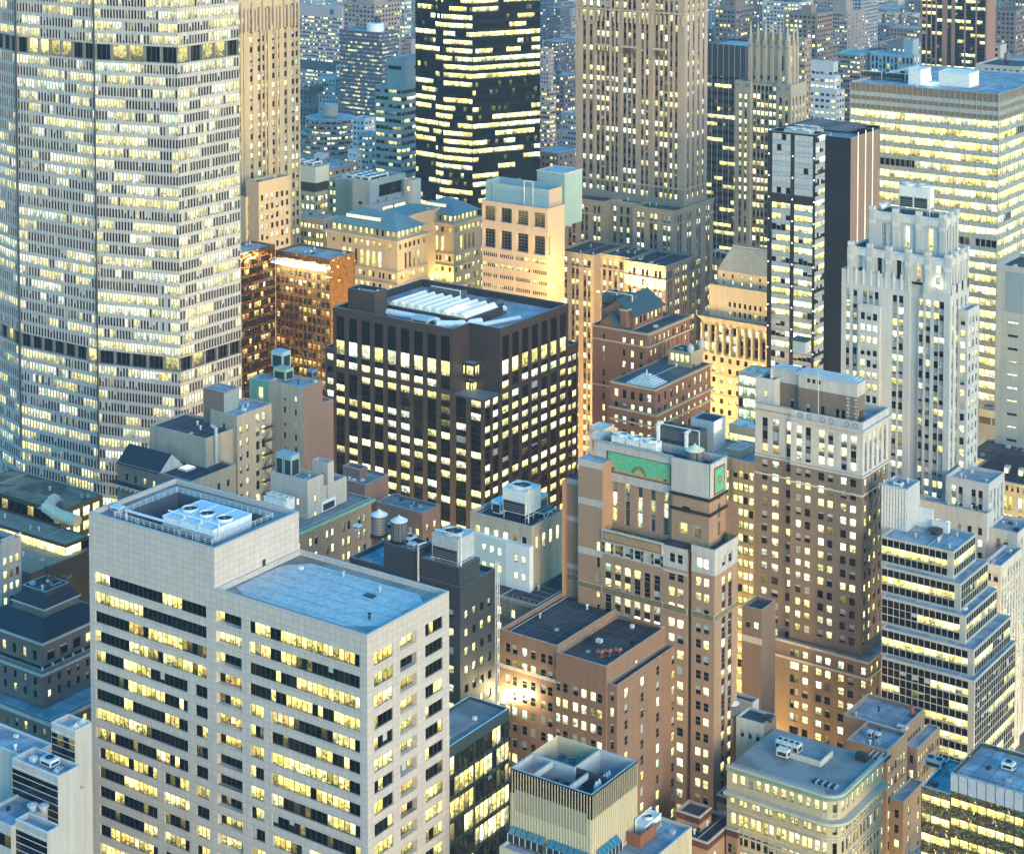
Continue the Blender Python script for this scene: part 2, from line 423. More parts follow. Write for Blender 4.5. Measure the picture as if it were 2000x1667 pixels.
_wm = {}
def win_mesh(st, w, h, frame, wl):
    key = (st, round(w, 2), round(h, 2), frame.name, wl.name if st == 'arch' else '')
    if key in _wm: return _wm[key]
    V, F, M, UV = win_geo(st, w, h)
    me = bpy.data.meshes.new('window'); me.from_pydata(V, [], F)
    for mt in (frame, PANE_O, wl)[:3 if st == 'arch' else 2]: me.materials.append(mt)
    me.polygons.foreach_set('material_index', M)
    u = me.uv_layers.new(name='UVMap'); u.data.foreach_set('uv', [c for t in UV for c in t])
    me.update(); _wm[key] = me; return me
def finish_windows(limit=100):
    bpy.context.view_layer.update(); dg = bpy.context.evaluated_depsgraph_get()
    for b in BLDS:
        if not b.wins: continue
        root = b.root; org = Vector(b.org); e = Vector((0, 0, HC))
        cand = []
        for i, (p, w, h, n, st, room) in enumerate(b.wins):
            x, y, c = proj(p)
            if -5 < x < 2005 and -5 < y < 1672:
                d = (e-Vector(p)); cs = (d.x*n[0]+d.y*n[1])/d.length
                if cs > 0: cand.append((w*h*cs/d.length_squared, i))
        cand.sort(reverse=True)
        chosen = set(); tries = 0
        lim = 0 if b.group == 'far' else limit
        for a, i in cand:
            if len(chosen) >= lim or tries > 900: break
            tries += 1
            p, w, h, n, st, room = b.wins[i]
            t = Vector((p[0]+n[0]*.5, p[1]+n[1]*.5, p[2])); d = t-e; L = d.length
            hit, loc, *_ = SC.ray_cast(dg, e, d/L, distance=L-.3)
            if not hit: chosen.add(i)
        V, F, M, UV, RC = [], [], [], [], []
        for i, (p, w, h, n, st, room) in enumerate(b.wins):
            if i in chosen:
                o = bpy.data.objects.new('window', win_mesh(st, w, h, b.frame, b.mats[0])); COL.objects.link(o)
                o.parent = root; o.location = Vector(p)-org; o.rotation_euler.z = math.atan2(n[0], -n[1]); o.color = room
            else:
                gv, gf, gm, gu = win_geo(st, w, h); k = len(V); ax, ay = -n[1], n[0]
                V += [(p[0]-org.x+x*ax-n[0]*y, p[1]-org.y+x*ay-n[1]*y, p[2]-org.z+z) for x, y, z in gv]
                F += [tuple(k+j for j in f) for f in gf]; M += gm; UV += gu; RC += [room]*len(gf)
        if F:
            me = bpy.data.meshes.new('window_rows'); me.from_pydata(V, [], F)
            for mt in (b.frame, PANE_S, b.mats[0]): me.materials.append(mt)
            me.polygons.foreach_set('material_index', M)
            u = me.uv_layers.new(name='UVMap'); u.data.foreach_set('uv', [c for t in UV for c in t])
            at_ = me.attributes.new('room', 'FLOAT_COLOR', 'FACE'); at_.data.foreach_set('color', [c for r in RC for c in r])
            me.update()
            o = bpy.data.objects.new('window_rows', me); COL.objects.link(o); o.parent = root; o['kind'] = 'stuff'

# ---------------------------------------------------------------- rooftop equipment: things that stand on the roofs
STEEL = plain('galvanised_steel', (.42, .45, .47), .5, .2)
STEELD = plain('dark_louvre_metal', (.02, .022, .025), .5)
PALE = plain('pale_painted_metal', (.62, .64, .62), .5)
CREAM = plain('cream_painted_metal', (.62, .56, .42), .55)
TANKW = wall('tank_timber', (.20, .21, .21), .15, .3, .3, brick=(.25, 9, .03, (.14, .15, .15), (.05, .05, .05), 0))
RUST = plain('red_painted_duct', (.30, .13, .08), .6)
TEAL = plain('weathered_teal_paint', (.15, .33, .33), .6)
def cooling_tower(x, y, z, w, d, h, n, label, legs=.8, along_y=True, body=None, group='rooftop cooling towers', rot=0):
    """fan cells in a row: body, louvres, fan rings and pipes"""
    t = thing('cooling_tower', label, 'cooling tower', (x, y, z), group, rot); body = body or STEEL
    m = MB(); m.box(0, 0, legs, w, d, legs+h); m.ring(0, 0, w, d, legs+h*.55, legs+h*.60, .06, .1); m.ring(0, 0, w, d, legs+h-.12, legs+h+.1, .08, .1)
    m.build('casing', [body], t)
    m = MB()
    for i in range(2):
        for j in range(2): m.box(.15+i*(w-.45), .15+j*(d-.45), 0, .3+i*(w-.45), .3+j*(d-.45), legs)
    m.box(-.3, -.3, legs*.7, w+.3, 0, legs*.85); m.box(-.3, d, legs*.7, w+.3, d+.3, legs*.85)
    m.build('support_frame', [STEEL], t)
    ln = d if along_y else w
    for i in range(n):
        c = ln*(i+.5)/n; r = min(ln/n, w if along_y else d)*.40
        cx, cy = (w/2, c) if along_y else (c, d/2)
        f = MB(); f.lathe(cx, cy, [(r, legs+h), (r, legs+h+.55), (r*.92, legs+h+.55), (r*.92, legs+h+.18), (.15, legs+h+.18), (.15, legs+h+.3)], 22)
        fo = f.build('fan_ring', [body], t)
        g = MB()
        for k in range(6):
            a = math.pi*k/3; g.face([(cx, cy, legs+h+.24), (cx+r*.88*math.cos(a), cy+r*.88*math.sin(a), legs+h+.24), (cx+r*.88*math.cos(a+.5), cy+r*.88*math.sin(a+.5), legs+h+.34)])
        g.lathe(cx, cy, [(r*.9, legs+h+.19), (r*.9, legs+h+.2)], 22, 0)
        g.build('fan_blades', [STEELD], fo)
        for side in range(2):
            g = MB()
            if along_y:
                a0, a1 = ln*i/n+.25, ln*(i+1)/n-.25
                xx = -.04 if side == 0 else w+.02
                g.box(xx, a0, legs+.15, xx+.02, a1, legs+h*.5)
                for k in range(4): g.box(xx-.03, a0, legs+.15+k*h*.1, xx+.05, a1, legs+.2+k*h*.1, 1)
            else:
                a0, a1 = ln*i/n+.25, ln*(i+1)/n-.25
                yy = -.04 if side == 0 else d+.02
                g.box(a0, yy, legs+.15, a1, yy+.02, legs+h*.5)
                for k in range(4): g.box(a0, yy-.03, legs+.15+k*h*.1, a1, yy+.05, legs+.2+k*h*.1, 1)
            g.build('louvre', [STEELD, STEEL], t)
    m = MB(); q = legs+h+.75
    if along_y: m.bar((w*.12, -.3, q), (w*.12, d*.95, q), .16); m.bar((w*.12, -.3, q), (w*.12, -.3, 0), .16)
    else: m.bar((-.3, d*.88, q), (w*.95, d*.88, q), .16); m.bar((-.3, d*.88, q), (-.3, d*.88, 0), .16)
    m.build('pipe', [PALE], t)
    return t
def water_tank(x, y, z, r, h, label, roofmat=None, legs=.9):
    t = thing('water_tank', label, 'water tank', (x, y, z), 'rooftop water tanks')
    m = MB(); m.lathe(0, 0, [(r, legs), (r, legs+h)], 24); m.build('barrel', [TANKW], t)
    m = MB()
    for k in range(6): m.lathe(0, 0, [(r+.01, legs+h*(k+.4)/6), (r+.05, legs+h*(k+.4)/6), (r+.05, legs+h*(k+.4)/6+.07), (r+.01, legs+h*(k+.4)/6+.07)], 24)
    m.build('hoops', [STEELD], t)
    m = MB(); m.lathe(0, 0, [(r*1.07, legs+h), (r*1.08, legs+h+.1), (.12, legs+h+r*.62), (.12, legs+h+r*.62+.25)], 24); m.build('conical_roof', [roofmat or PALE], t)
    m = MB()
    for i in (-.6, 0, .6):
        m.box(-r, i*r-.12, 0, r, i*r+.12, legs)
    m.build('support_frame', [STEELD], t); return t
def ac_unit(x, y, z, w, d, h, label, mat=None, fans=2, rot=0, group='rooftop air units'):
    t = thing('air_unit', label, 'air unit', (x, y, z), group, rot)
    m = MB(); m.box(0, 0, .25, w, d, h+.25); m.build('casing', [mat or PALE], t)
    m = MB(); m.box(.1, .05, 0, w-.1, .2, .25); m.box(.1, d-.2, 0, w-.1, d-.05, .25); m.build('skid', [STEELD], t)
    m = MB(); m.box(-.03, d*.12, .5, 0, d*.88, h*.8); m.box(w*.1, -.03, .5, w*.9, 0, h*.8); m.build('grille', [STEELD], t)
    for i in range(fans):
        cx, cy = (w*(i+.5)/fans, d/2) if w > d else (w/2, d*(i+.5)/fans)
        r = min(w/fans if w > d else w, d if w > d else d/fans)*.36
        f = MB(); f.lathe(cx, cy, [(r, h+.25), (r, h+.4), (r*.9, h+.4), (r*.9, h+.28)], 16); f.build('fan', [STEELD], t)
    return t
def vent(x, y, z, h, label, mat=None, r=.5):
    t = thing('exhaust_vent', label, 'exhaust vent', (x, y, z), 'rooftop exhaust vents')
    m = MB(); m.lathe(0, 0, [(r*.8, 0), (r*.8, h*.6), (r*.75, h*.6)], 14); m.build('stack', [mat or STEEL], t)
    m = MB(); m.lathe(0, 0, [(r, h*.55), (r*1.25, h*.65), (r*1.25, h*.8), (.1, h)], 14); m.build('cowl', [mat or STEEL], t); return t
def duct(pts, r, label, mat=None, cat='duct'):
    t = thing('air_duct', label, cat, pts[0]); m = MB(); o = Vector(pts[0])
    for a, b in zip(pts, pts[1:]):
        m.bar(Vector(a)-o, Vector(b)-o, r, 0, 10)
    for p in pts[1:-1]:
        p = Vector(p)-o; m.lathe(p.x, p.y, [(r*.3, p.z-r), (r*1.05, p.z-r*.5), (r*1.08, p.z+r*.5), (r*.3, p.z+r)], 10)
    m.build('pipe_run', [mat or PALE], t)
    m = MB()
    for p in pts[1:-1] if len(pts) > 2 else [pts[-1]]:
        p = Vector(p)-o; m.box(p.x-r*1.2, p.y-r*1.2, p.z-.07, p.x+r*1.2, p.y+r*1.2, p.z+.07)
    m.build('collar', [STEEL], t); return t
def dish(x, y, z, r, label, az):
    t = thing('satellite_dish', label, 'satellite dish', (x, y, z), 'rooftop satellite dishes')
    m = MB(); n = 16; R = Matrix.Rotation(az, 3, 'Z') @ Matrix.Rotation(math.radians(55), 3, 'Y')
    prof = [(0, 0), (r*.5, r*.07), (r*.85, r*.2), (r, r*.3), (r*1.03, r*.28), (r*.85, r*.14), (r*.45, -.02), (0, -.1)]
    for i in range(len(prof)-1):
        for k in range(n):
            a, b = 2*math.pi*k/n, 2*math.pi*(k+1)/n
            P = [(prof[i][0]*math.cos(a), prof[i][0]*math.sin(a), prof[i][1]), (prof[i][0]*math.cos(b), prof[i][0]*math.sin(b), prof[i][1]),
                 (prof[i+1][0]*math.cos(b), prof[i+1][0]*math.sin(b), prof[i+1][1]), (prof[i+1][0]*math.cos(a), prof[i+1][0]*math.sin(a), prof[i+1][1])]
            m.face([R @ Vector(p)+Vector((0, 0, 1.6)) for p in P])
    m.build('reflector', [PALE], t)
    m = MB(); m.bar((0, 0, 0), (0, 0, 1.6), .1)
    for k in range(3): m.bar((.8*math.cos(k*2.1), .8*math.sin(k*2.1), 0), (0, 0, 1.2), .05)
    m.build('mount', [STEELD], t)
    m = MB(); v = R @ Vector((0, 0, r*.9))+Vector((0, 0, 1.6))
    m.bar(R @ Vector((r*.9, 0, r*.25))+Vector((0, 0, 1.6)), v, .04); m.box(v.x-.12, v.y-.12, v.z-.12, v.x+.12, v.y+.12, v.z+.12); m.build('feed_horn', [STEEL], t); return t
def railing(pts, label, h=1.1, step=1.6, mat=None):
    t = thing('safety_railing', label, 'railing', pts[0], 'rooftop railings'); o = Vector(pts[0])
    r_, p_ = MB(), MB()
    for a, b in zip(pts, pts[1:]):
        a, b = Vector(a)-o, Vector(b)-o; L = (b-a).length; n = max(1, int(L/step))
        for k in (.35, .7, 1.0): r_.bar(a+Vector((0, 0, h*k)), b+Vector((0, 0, h*k)), .045, 0, 5)
        for i in range(n+1):
            p = a+(b-a)*i/n; p_.bar(p, p+Vector((0, 0, h)), .05, 0, 5)
    r_.build('rail', [mat or PALE], t); p_.build('post', [mat or PALE], t); return t
def plants(pts, z, label, s=1.0, cols=3):
    """a row of planted shrubs on a terrace: loose leaf faces over short stems"""
    t = thing('terrace_shrubs', label, 'shrub', (*pts[0], z), 'terrace planting'); o = Vector((*pts[0], z)); m, st = MB(), MB()
    for x, y in pts:
        hh = s*RND.uniform(.7, 1.5); c = Vector((x-o.x, y-o.y, 0))
        for k in range(3): st.bar(c, c+Vector((RND.uniform(-.3, .3)*s, RND.uniform(-.3, .3)*s, hh*.8)), .03, 0, 4)
        for k in range(150):
            a = Vector((RND.gauss(0, .38)*s, RND.gauss(0, .38)*s, abs(RND.gauss(.5, .28))*hh))+c
            u = Vector((RND.uniform(-1, 1), RND.uniform(-1, 1), RND.uniform(-1, 1))).normalized()*.16*s; w = u.orthogonal().normalized()*.08*s
            m.face([a-u, a+w, a+u, a-w], k % 2)
    m.build('foliage', [plain('leaf_green', (.05, .10, .03), .7), plain('leaf_light_green', (.10, .16, .05), .7)], t); st.build('stem', [STEELD], t); return t
def lamp(x, y, z, label, power, col=(1, .72, .32), aim=None, spot=None, s=.5, name='floodlight', group='floodlights on the setbacks', soft=.4):
    """a lit lamp: bracket, housing, glowing lens and its own light"""
    t = thing(name, label, name.replace('_', ' '), (x, y, z), group)
    m = MB(); m.bar((0, 0, 0), (0, 0, .8), .06); m.build('bracket', [STEELD], t)
    m = MB(); m.box(-s/2, -s/2, .8, s/2, s/2, 1.0); m.build('housing', [STEELD], t)
    m = MB(); m.lathe(0, 0, [(s*.42, 1.0), (s*.42, 1.08)], 14); m.build('lens', [glow('lamp_glow_%.2f_%.2f' % col[1:], col, 6)], t)
    l = bpy.data.lights.new(name, 'SPOT' if aim else 'POINT'); l.energy = power*LUM*4; l.color = col; l.shadow_soft_size = soft
    o = bpy.data.objects.new('light', l); COL.objects.link(o); o.parent = t; o.location = (0, 0, 1.6)
    if aim:
        l.spot_size = math.radians(spot or 100); l.spot_blend = .8
        o.rotation_euler = (Vector(aim)-Vector((x, y, z+1.6))).to_track_quat('-Z', 'Y').to_euler()
    return t
# ---------------------------------------------------------------- the setting: ground, streets
def uL(v, px, z): return along((v[0], v[1], z), (0, 1), px)
def uR(v, px, z): return along((v[0], v[1], z), (1, 0), px)
m = MB(); m.face([(-5000, -5000, 0), (6000, -5000, 0), (6000, 6000, 0), (-5000, 6000, 0)])
tag(m.build('ground', [roofm('city_ground', (.09, .09, .085), (.05, .05, .05))]), 'dark paved city ground between the blocks', 'ground', kind='structure')
ASPH = roofm('asphalt', (.05, .05, .052), (.035, .035, .037), scale=.4)
m = MB()
for k in range(-1, 14): m.box(-300, 150+k*0-14 if k == -1 else 318+85*k, .004, 3000, 136+14+0 if k == -1 else 318+85*k+16, .02)
tag(m.build('street', [ASPH]), 'dark asphalt cross streets deep between the towers', 'street', kind='structure')
m = MB()
for x in (300, 500, 705, 860, 1010, 1260, 1500): m.box(x-9 if x != 300 else 308, -300, .024, x+9 if x != 300 else 318, 2500, .03)
tag(m.build('road', [ASPH]), 'dark asphalt avenue deep between the towers', 'road', kind='structure')

# ---------------------------------------------------------------- shared facings
GRAVEL = roofm('roof_gravel', (.27, .265, .25), (.18, .175, .165))
BLUEROOF = roofm('roof_pale_membrane', (.34, .38, .42), (.20, .23, .26), scale=.2)
TARROOF = roofm('roof_tar', (.045, .05, .06), (.02, .022, .028))
CAP = plain('coping_stone', (.40, .41, .41), .7)
DARKCAP = plain('coping_metal_dark', (.16, .17, .18), .5)

# ================ 1 the pale stone office block in front
STONE = wall('pink_stone_panels', (.43, .385, .355), .07, .05, .07, .6, brick=(1.45, 1.28, .035, (.47, .43, .40), (.25, .225, .21), .0), spec=.4)
A = Bld('stone_office_block', 'pale pink stone office tower in front with cooling towers sunk in its roof', 'office tower',
        [STONE, STONE, CAP, GRAVEL], lit=dict(p=.50, run=3.0, tint=(.22, .66), br=(.45, .95), blind=.14, pale=.02))
K = at(716.5, 1240, 337); AX, AY, AZt = K
aw, al = along(K, (1, 0), 877), along(K, (0, 1), 174)
ty = AY+along((AX, AY, AZt+8), (0, 1), 418.3); TZ = zat(AX, ty, 1070.5)
U = lambda px: uL((AX, AY), px, 95)
seg = lambda a, b: (U(b), U(a))
ct = ty-AY
bands = []
def arows(cols, ks, mod=1.28): return [(110.3-3.9*k-2.3, 110.3-3.9*k, cols, mod) for k in ks]
e1, e2 = seg(408, 420)[0], seg(408, 482)[0]
s2 = (U(480.5), U(413))
rows1 = arows([seg(488, 703)], range(0, 4))+arows([seg(489, 514.5), seg(530, 703)], range(4, 10))+arows([seg(490, 516), seg(532, 588), seg(603.5, 703)], range(10, 27))
off = s2[1]
sh = lambda cols, o: [(a-o, b-o) for a, b in cols]
rows3 = arows(sh([seg(187, 404)], off), range(0, 4))+arows(sh([seg(381, 405), seg(187, 366)], off), range(4, 9))+arows(sh([seg(382, 407), seg(319, 367.5), seg(192, 304.5)], off), range(9, 27))
rows2 = arows(sh([seg(423, 472.5)], s2[0]), range(0, 27), 1.28)
A.face((AX, AY), (0, 1), (-1, 0), s2[0], 0, AZt, rows1, rev=.35, st='plain')
A.face((AX, AY+s2[0]), (0, 1), (-1, 0), s2[1]-s2[0], 0, AZt, rows2, rev=1.15, st='plain')
A.face((AX, AY+s2[1]), (0, 1), (-1, 0), al-s2[1], 0, AZt, rows3, rev=.35, st='plain')
A.face((AX, ty), (0, 1), (-1, 0), al-ct, AZt, TZ, [])
V_ = lambda px: uR((AX, AY), px, 95)
m1, m2 = V_(776), V_(823)
A.face((AX, AY), (1, 0), (0, -1), m1, 0, AZt, arows([(V_(731), V_(768))], range(0, 27), 1.5), rev=.35, st='plain')
A.face((AX+m1, AY), (1, 0), (0, -1), m2-m1, 0, AZt, arows(sh([(V_(782), V_(814))], m1), range(0, 27), 1.5), rev=1.15, st='plain')
A.face((AX+m2, AY), (1, 0), (0, -1), aw-m2, 0, AZt, arows(sh([(V_(831), V_(865))], m2), range(0, 27), 1.5), rev=.35, st='plain')
mb = A.part('wall'); x1, y1 = AX+aw, AY+al
tw = along((AX, ty, TZ), (1, 0), 583.8)
A.face((AX, y1), (1, 0), (0, 1), tw, 0, TZ, []); A.face((AX+tw, y1), (1, 0), (0, 1), aw-tw, 0, AZt, []); A.face((x1, AY), (0, 1), (1, 0), al, 0, AZt, [])
A.face((AX, ty), (1, 0), (0, -1), tw, AZt-1, TZ, []); A.face((AX+tw, ty), (0, 1), (1, 0), y1-ty, AZt-1, TZ, [])
# lower roof, up to the tower
def roofL(b, x0, y0, xx, yy, z, ph=1.0, pt=.45): b.roof(x0, y0, xx, yy, z, ph, pt)
A.roof(AX, AY, x1, ty, AZt, 1.0, .45); A.roof(AX+tw, ty, x1, y1, AZt, 1.0, .45)
mm = A.part('roof_membrane', [roofm('pale_blue_membrane', (.48, .53, .52), (.38, .43, .44), scale=.8)])
zz = AZt-1.0+.03; a_, b_, c_, d_ = AX+2.6, AY+2.2, x1-2.6, ty-1.2
mm.face([(a_+3.5, b_, zz), (c_-2.5, b_, zz), (c_, b_+3, zz), (c_, d_-4, zz), (c_-4, d_, zz), (a_+2, d_, zz), (a_, d_-4, zz), (a_, b_+5, zz)])
h = A.part('roof_hatch', [STEELD]); h.box(AX+aw*.62, AY+11, zz, AX+aw*.62+1.3, AY+13.2, zz+.25)
h = A.part('rooftop_door', [STEELD]); h.box(AX+13.2, ty-.06, AZt-.9, AX+14.1, ty-.01, AZt+1.2)
# tower roof with the sunken plant well
wx0, wy0, wx1, wy1 = AX+2.6, ty+3.2, AX+tw-4.0, y1-4.5
rf = A.part('roof'); zr, zw = TZ-.9, TZ-5.2; p0, q0, p1, q1 = AX+.5, ty+.5, AX+tw-.5, y1-.5
for (a, b, c, d) in ((p0, q0, p1, wy0), (p0, wy1, p1, q1), (p0, wy0, wx0, wy1), (wx1, wy0, p1, wy1)): rf.face([(a, b, zr), (c, b, zr), (c, d, zr), (a, d, zr)], 3)
well = A.part('plant_well', [TARROOF, plain('well_dark_paint', (.07, .09, .11), .7)])
well.face([(wx0, wy0, zw), (wx1, wy0, zw), (wx1, wy1, zw), (wx0, wy1, zw)])
for p, q in (((wx0, wy0), (wx0, wy1)), ((wx0, wy1), (wx1, wy1)), ((wx1, wy1), (wx1, wy0)), ((wx1, wy0), (wx0, wy0))): well.face([(*p, zw), (*q, zw), (*q, zr), (*p, zr)], 1)
pb = A.part('parapet')
k = [(AX, ty), (AX+tw, ty), (AX+tw, y1), (AX, y1)]; kk = [(p0, q0), (p1, q0), (p1, q1), (p0, q1)]
for i in range(4):
    j = (i+1) % 4; pb.face([(*k[i], TZ), (*k[j], TZ), (*kk[j], TZ), (*kk[i], TZ)], 2); pb.face([(*kk[j], zr), (*kk[i], zr), (*kk[i], TZ), (*kk[j], TZ)], 0)
cw = (wx1-wx0)
BLUEPALE = plain('pale_blue_painted_metal', (.50, .60, .66), .5)
for i in range(3):
    cooling_tower(wx0+2.4, wy0+1.8+i*4.6, zw, cw*.62, 4.2, 3.5, 1, ['pale cooling tower nearest the parapet corner in the sunken roof well', 'middle one of three pale cooling towers in the sunken roof well', 'farthest of three pale cooling towers in the sunken roof well'][i], legs=2.6, along_y=True, body=BLUEPALE, group='cooling towers sunk in the stone block roof')
railing([(wx0, wy0, zr), (wx0, wy1, zr)], 'pale railing along the left rim of the sunken roof well')
railing([(wx0+.2, wy0, zr), (wx1, wy0, zr)], 'pale railing along the front rim of the sunken roof well')
railing([(wx1, wy0+.2, zr), (wx1, wy1, zr)], 'pale railing along the right rim of the sunken roof well')
railing([(wx0+.2, wy1, zr), (wx1-.2, wy1, zr)], 'pale railing along the back rim of the sunken roof well')
duct([(wx0+2.2, wy0+1, zr+.9), (wx0+2.2, wy1-1, zr+.9), (wx0+2.2, wy1-1, zw)], .28, 'long pale pipe running over the three cooling towers', BLUEPALE, 'pipe')
t = thing('ship_ladder', 'pale steel ladder leading down into the sunken roof well', 'ladder', (wx0+.3, wy1-6, zw))
m = MB()
for s_ in (0, .7): m.bar((0, s_, zr-zw+.9), (2.2, s_, 0), .06)
m.build('rail', [PALE], t); m = MB()
for i in range(12): m.bar((2.2*i/12, 0, (zr-zw)*(1-i/12)), (2.2*i/12, .7, (zr-zw)*(1-i/12)), .04)
m.build('rung', [PALE], t)
ac_unit(AX+4.2, y1-4.2, zr, 1.6, 2.6, 1.0, 'small pale box unit at the back corner of the stone tower roof', BLUEPALE, 0)

# ================ 2 slate-coloured block behind it
SLATE = wall('dark_slate_cladding', (.030, .037, .046), .15, .12, .2, .55, brick=(4.2, 3.9, .06, (.034, .040, .050), (.015, .018, .022), 0), spec=.5)
B = Bld('slate_block', 'dark slate-clad block with two water tanks behind the pale stone tower', 'office building', [SLATE, SLATE, DARKCAP, BLUEROOF],
        lit=dict(p=.68, run=1.5, tint=(.45, .92), br=(.7, 1.1), blind=.5, pale=.3))
K = at(898.5, 1147, 398); cw_, cl = along(K, (1, 0), 968), 22.0
zu = zat(K.x, K.y+12.5, 1074); ym = K.y+along(K, (0, 1), 811)
B.vol(K.x, K.y, K.x+cw_, ym+18, 0, K.z, L=dict(n=10, w=1.35, h=1.7, fh=4.0, top=5.2, mg=1.0, st='plain'), R=dict(n=4, w=1.25, h=1.8, fh=3.95, top=5.6, mg=.9, st='plain'), ph=1.1)
uz = zat(K.x, ym, 1075)
B.vol(K.x+.01, ym, K.x+along((K.x, ym, uz), (1, 0), 845), K.y+along((K.x, ym, uz), (0, 1), 667), K.z-1, uz, ph=1.0)
mz = zat(K.x+.5, K.y+.5, 1109)
B.vol(K.x+.5, K.y+.6, K.x+.5+along((K.x+.5, K.y+.6, mz), (1, 0), 937), ym-.8, K.z-1.1, mz, ph=.3)
TX, TY = K.x, ym
tl = along((K.x, ym, uz), (0, 1), 667)
P = at(741, 1048, z=uz-1); water_tank(P.x, P.y, uz-1, 1.75, 4.0, 'grey water tank with pale cone roof, the farther left of two on the slate block')
P = at(780, 1060, z=uz-1); water_tank(P.x, P.y, uz-1, 1.75, 4.0, 'grey water tank with pale cone roof, the nearer right of two on the slate block')
P = at(806, 1062, z=uz-1); ac_unit(P.x-1, P.y, uz-1, 2.6, 3.4, 1.3, 'pale two-fan air unit beside the two water tanks on the slate block')
P = at(808, 1074, z=uz-1); ac_unit(P.x, P.y, uz-1, 1.3, 1.7, 1.0, 'small pale air unit near the front rim of the slate block roof', fans=0)
P = at(700, 1038, z=uz-1); ac_unit(P.x, P.y, uz-1, 1.4, 1.6, 1.0, 'small pale air unit at the left end of the slate block roof', fans=0)
cooling_tower(K.x+.9, K.y+1.2, mz-.3, 5.8, 6.8, 5.0, 1, 'pale cooling tower in a steel cage on the slate block', legs=1.0)
duct([(K.x-.25, ym-1.0, K.z-1), (K.x-.25, ym-1.0, mz+3), (K.x+2, ym-1.6, mz+3)], .22, 'grey pipe climbing from the slate roof to the caged cooling tower', STEEL, 'pipe')

# ================ 3 teal glass block right of the pale stone tower
GLT = plain('teal_mullion', (.05, .085, .09), .4, .4)
D = Bld('teal_glass_block', 'dark teal glass block with grey roof tucked right of the pale stone tower', 'office building', [GLT, plain('teal_spandrel_glass', (.015, .035, .04), .08), PALE, GRAVEL], frame=GLT,
        lit=dict(p=.42, run=5, tint=(.45, .7), br=(.5, 1.0), blind=.1, pale=.02))
dx0, dy0 = x1+.4, AY+.3; dz = zat(dx0, dy0, 1458)
dxr = dx0+along((dx0, dy0, dz), (1, 0), 995)
spx = dx0+(dxr-dx0)*.40
lev = dict(fh=4.3, h=3.5, top=2.2, rev=.12, sp=(1, .1), st='plain')
D.vol(dx0, dy0, dxr, dy0+9.7, 0, dz, L=None, R=[dict(lev, n=5, w=1.5, mg=.1, u=(0, spx-dx0)), dict(lev, n=8, w=1.4, mg=.15, u=(spx-dx0+.25, dxr-dx0))], ph=.6)
D.face((spx, dy0), (1, 0), (0, -1), .25, 0, dz, [])
h = D.part('roof_screen', [GRAVEL]); h.box(dx0+1, dy0+2.5, dz-.6, dxr-7, dy0+8.5, dz-.35)

# ================ 4 tan ribbed block at the bottom
TAN = wall('tan_ribbed_cladding', (.50, .44, .30), .06, .05, .10, .6)
TANL = wall('tan_louvre_band', (.30, .27, .20), .06, .05, .10, .6)
E = Bld('ribbed_tan_block', 'tan ribbed block with an open-topped plant screen at the bottom edge', 'office building', [TAN, TANL, CAP, TARROOF, BLUEROOF], lit=dict(p=.3, run=3, tint=(.3, .6)))
v = E.vol(*(lambda K: (K.x, K.y, K.x+along(K, (1, 0), 1245), K.y+along(K, (0, 1), 996.5), 0, K.z))(at(1155.8, 1552.5, 335)), rooff=False)
ex0, ey0, ex1, ey1, ez = v
rb = E.part('rib')
for i in range(int((ey1-ey0)/.62)+1):
    yy = ey0+.25+i*.62
    if yy < ey1-.1: rb.box(ex0-.16, yy, 60, ex0, yy+.12, ez-.2)
for i in range(int((ex1-ex0)/.62)+1):
    xx = ex0+.25+i*.62
    if xx < ex1-.1: rb.box(xx, ey0-.16, 60, xx+.12, ey0, ez-.2)
lb = E.part('louvre_band'); lb.box(ex0-.08, ey0+.9, ez-7.6, ex0-.002, ey1-1.2, ez-3.6, 1)
pr = E.part('plant_screen'); fz = ez-4.5
def slab(x0_, y0_, x1_, y1_, t=.35):
    pr.box(x0_, y0_, fz, x1_, y1_, ez, 2)
cxm, cym = ex0+(ex1-ex0)*.45, ey0+(ey1-ey0)*.47
E.part('roof').face([(ex0, ey0, fz), (ex1, ey0, fz), (ex1, ey1, fz), (ex0, ey1, fz)], 3)
slab(ex0, ey0, ex1, ey0+.4); slab(ex0, ey0+.4, ex0+.4, ey1); slab(ex0+.4, ey1-.4, cxm, ey1); slab(ex1-.4, ey0+.4, ex1, cym); slab(cxm, cym-.4, ex1-.4, cym); slab(cxm-.4, cym-.4, cxm, ey1-.4)
for q in ((ex0+.4, ey0+(ey1-ey0)*.28), (ex0+.4, ey0+(ey1-ey0)*.72)): pr.box(q[0], q[1], ez-1.2, cxm-.4, q[1]+.4, ez-.1, 2)
pr.box(cxm, ey0+.4, ez-3, cxm+.3, cym-.4, ez-.1, 3)
cooling_tower(ex0+1.0, ey0+(ey1-ey0)*.36, fz, 3.6, 4.6, 2.4, 2, 'dark fan unit inside the open-topped tan plant screen', body=plain('dark_grey_metal', (.07, .085, .09), .5), legs=.3)
for i in range(2): vent(cxm-2.0+i*1.0, ey0+2.2, fz, 4.4, ['pale stub stack in the front bay of the tan plant screen', 'second pale stub stack in the front bay of the tan plant screen'][i], PALE, .38)
for i in range(3): vent(cxm+1.2+i*.9, ey0+2.6, fz, 4.2, ['pale stack left of three in the right bay of the tan plant screen', 'pale stack between two others in the right bay of the tan plant screen', 'pale stack right of three in the right bay of the tan plant screen'][i], PALE, .25)
ac_unit(cxm+1.5, cym+1.2, fz, 3.0, 4.5, 3.4, 'dark round-topped fan housing behind the tan plant screen', plain('dark_grey_metal', (.07, .085, .09), .5), 2)
sk = E.part('skylight', [plain('skylight_blue_glass', (.05, .17, .23), .1), STEELD, PALE])
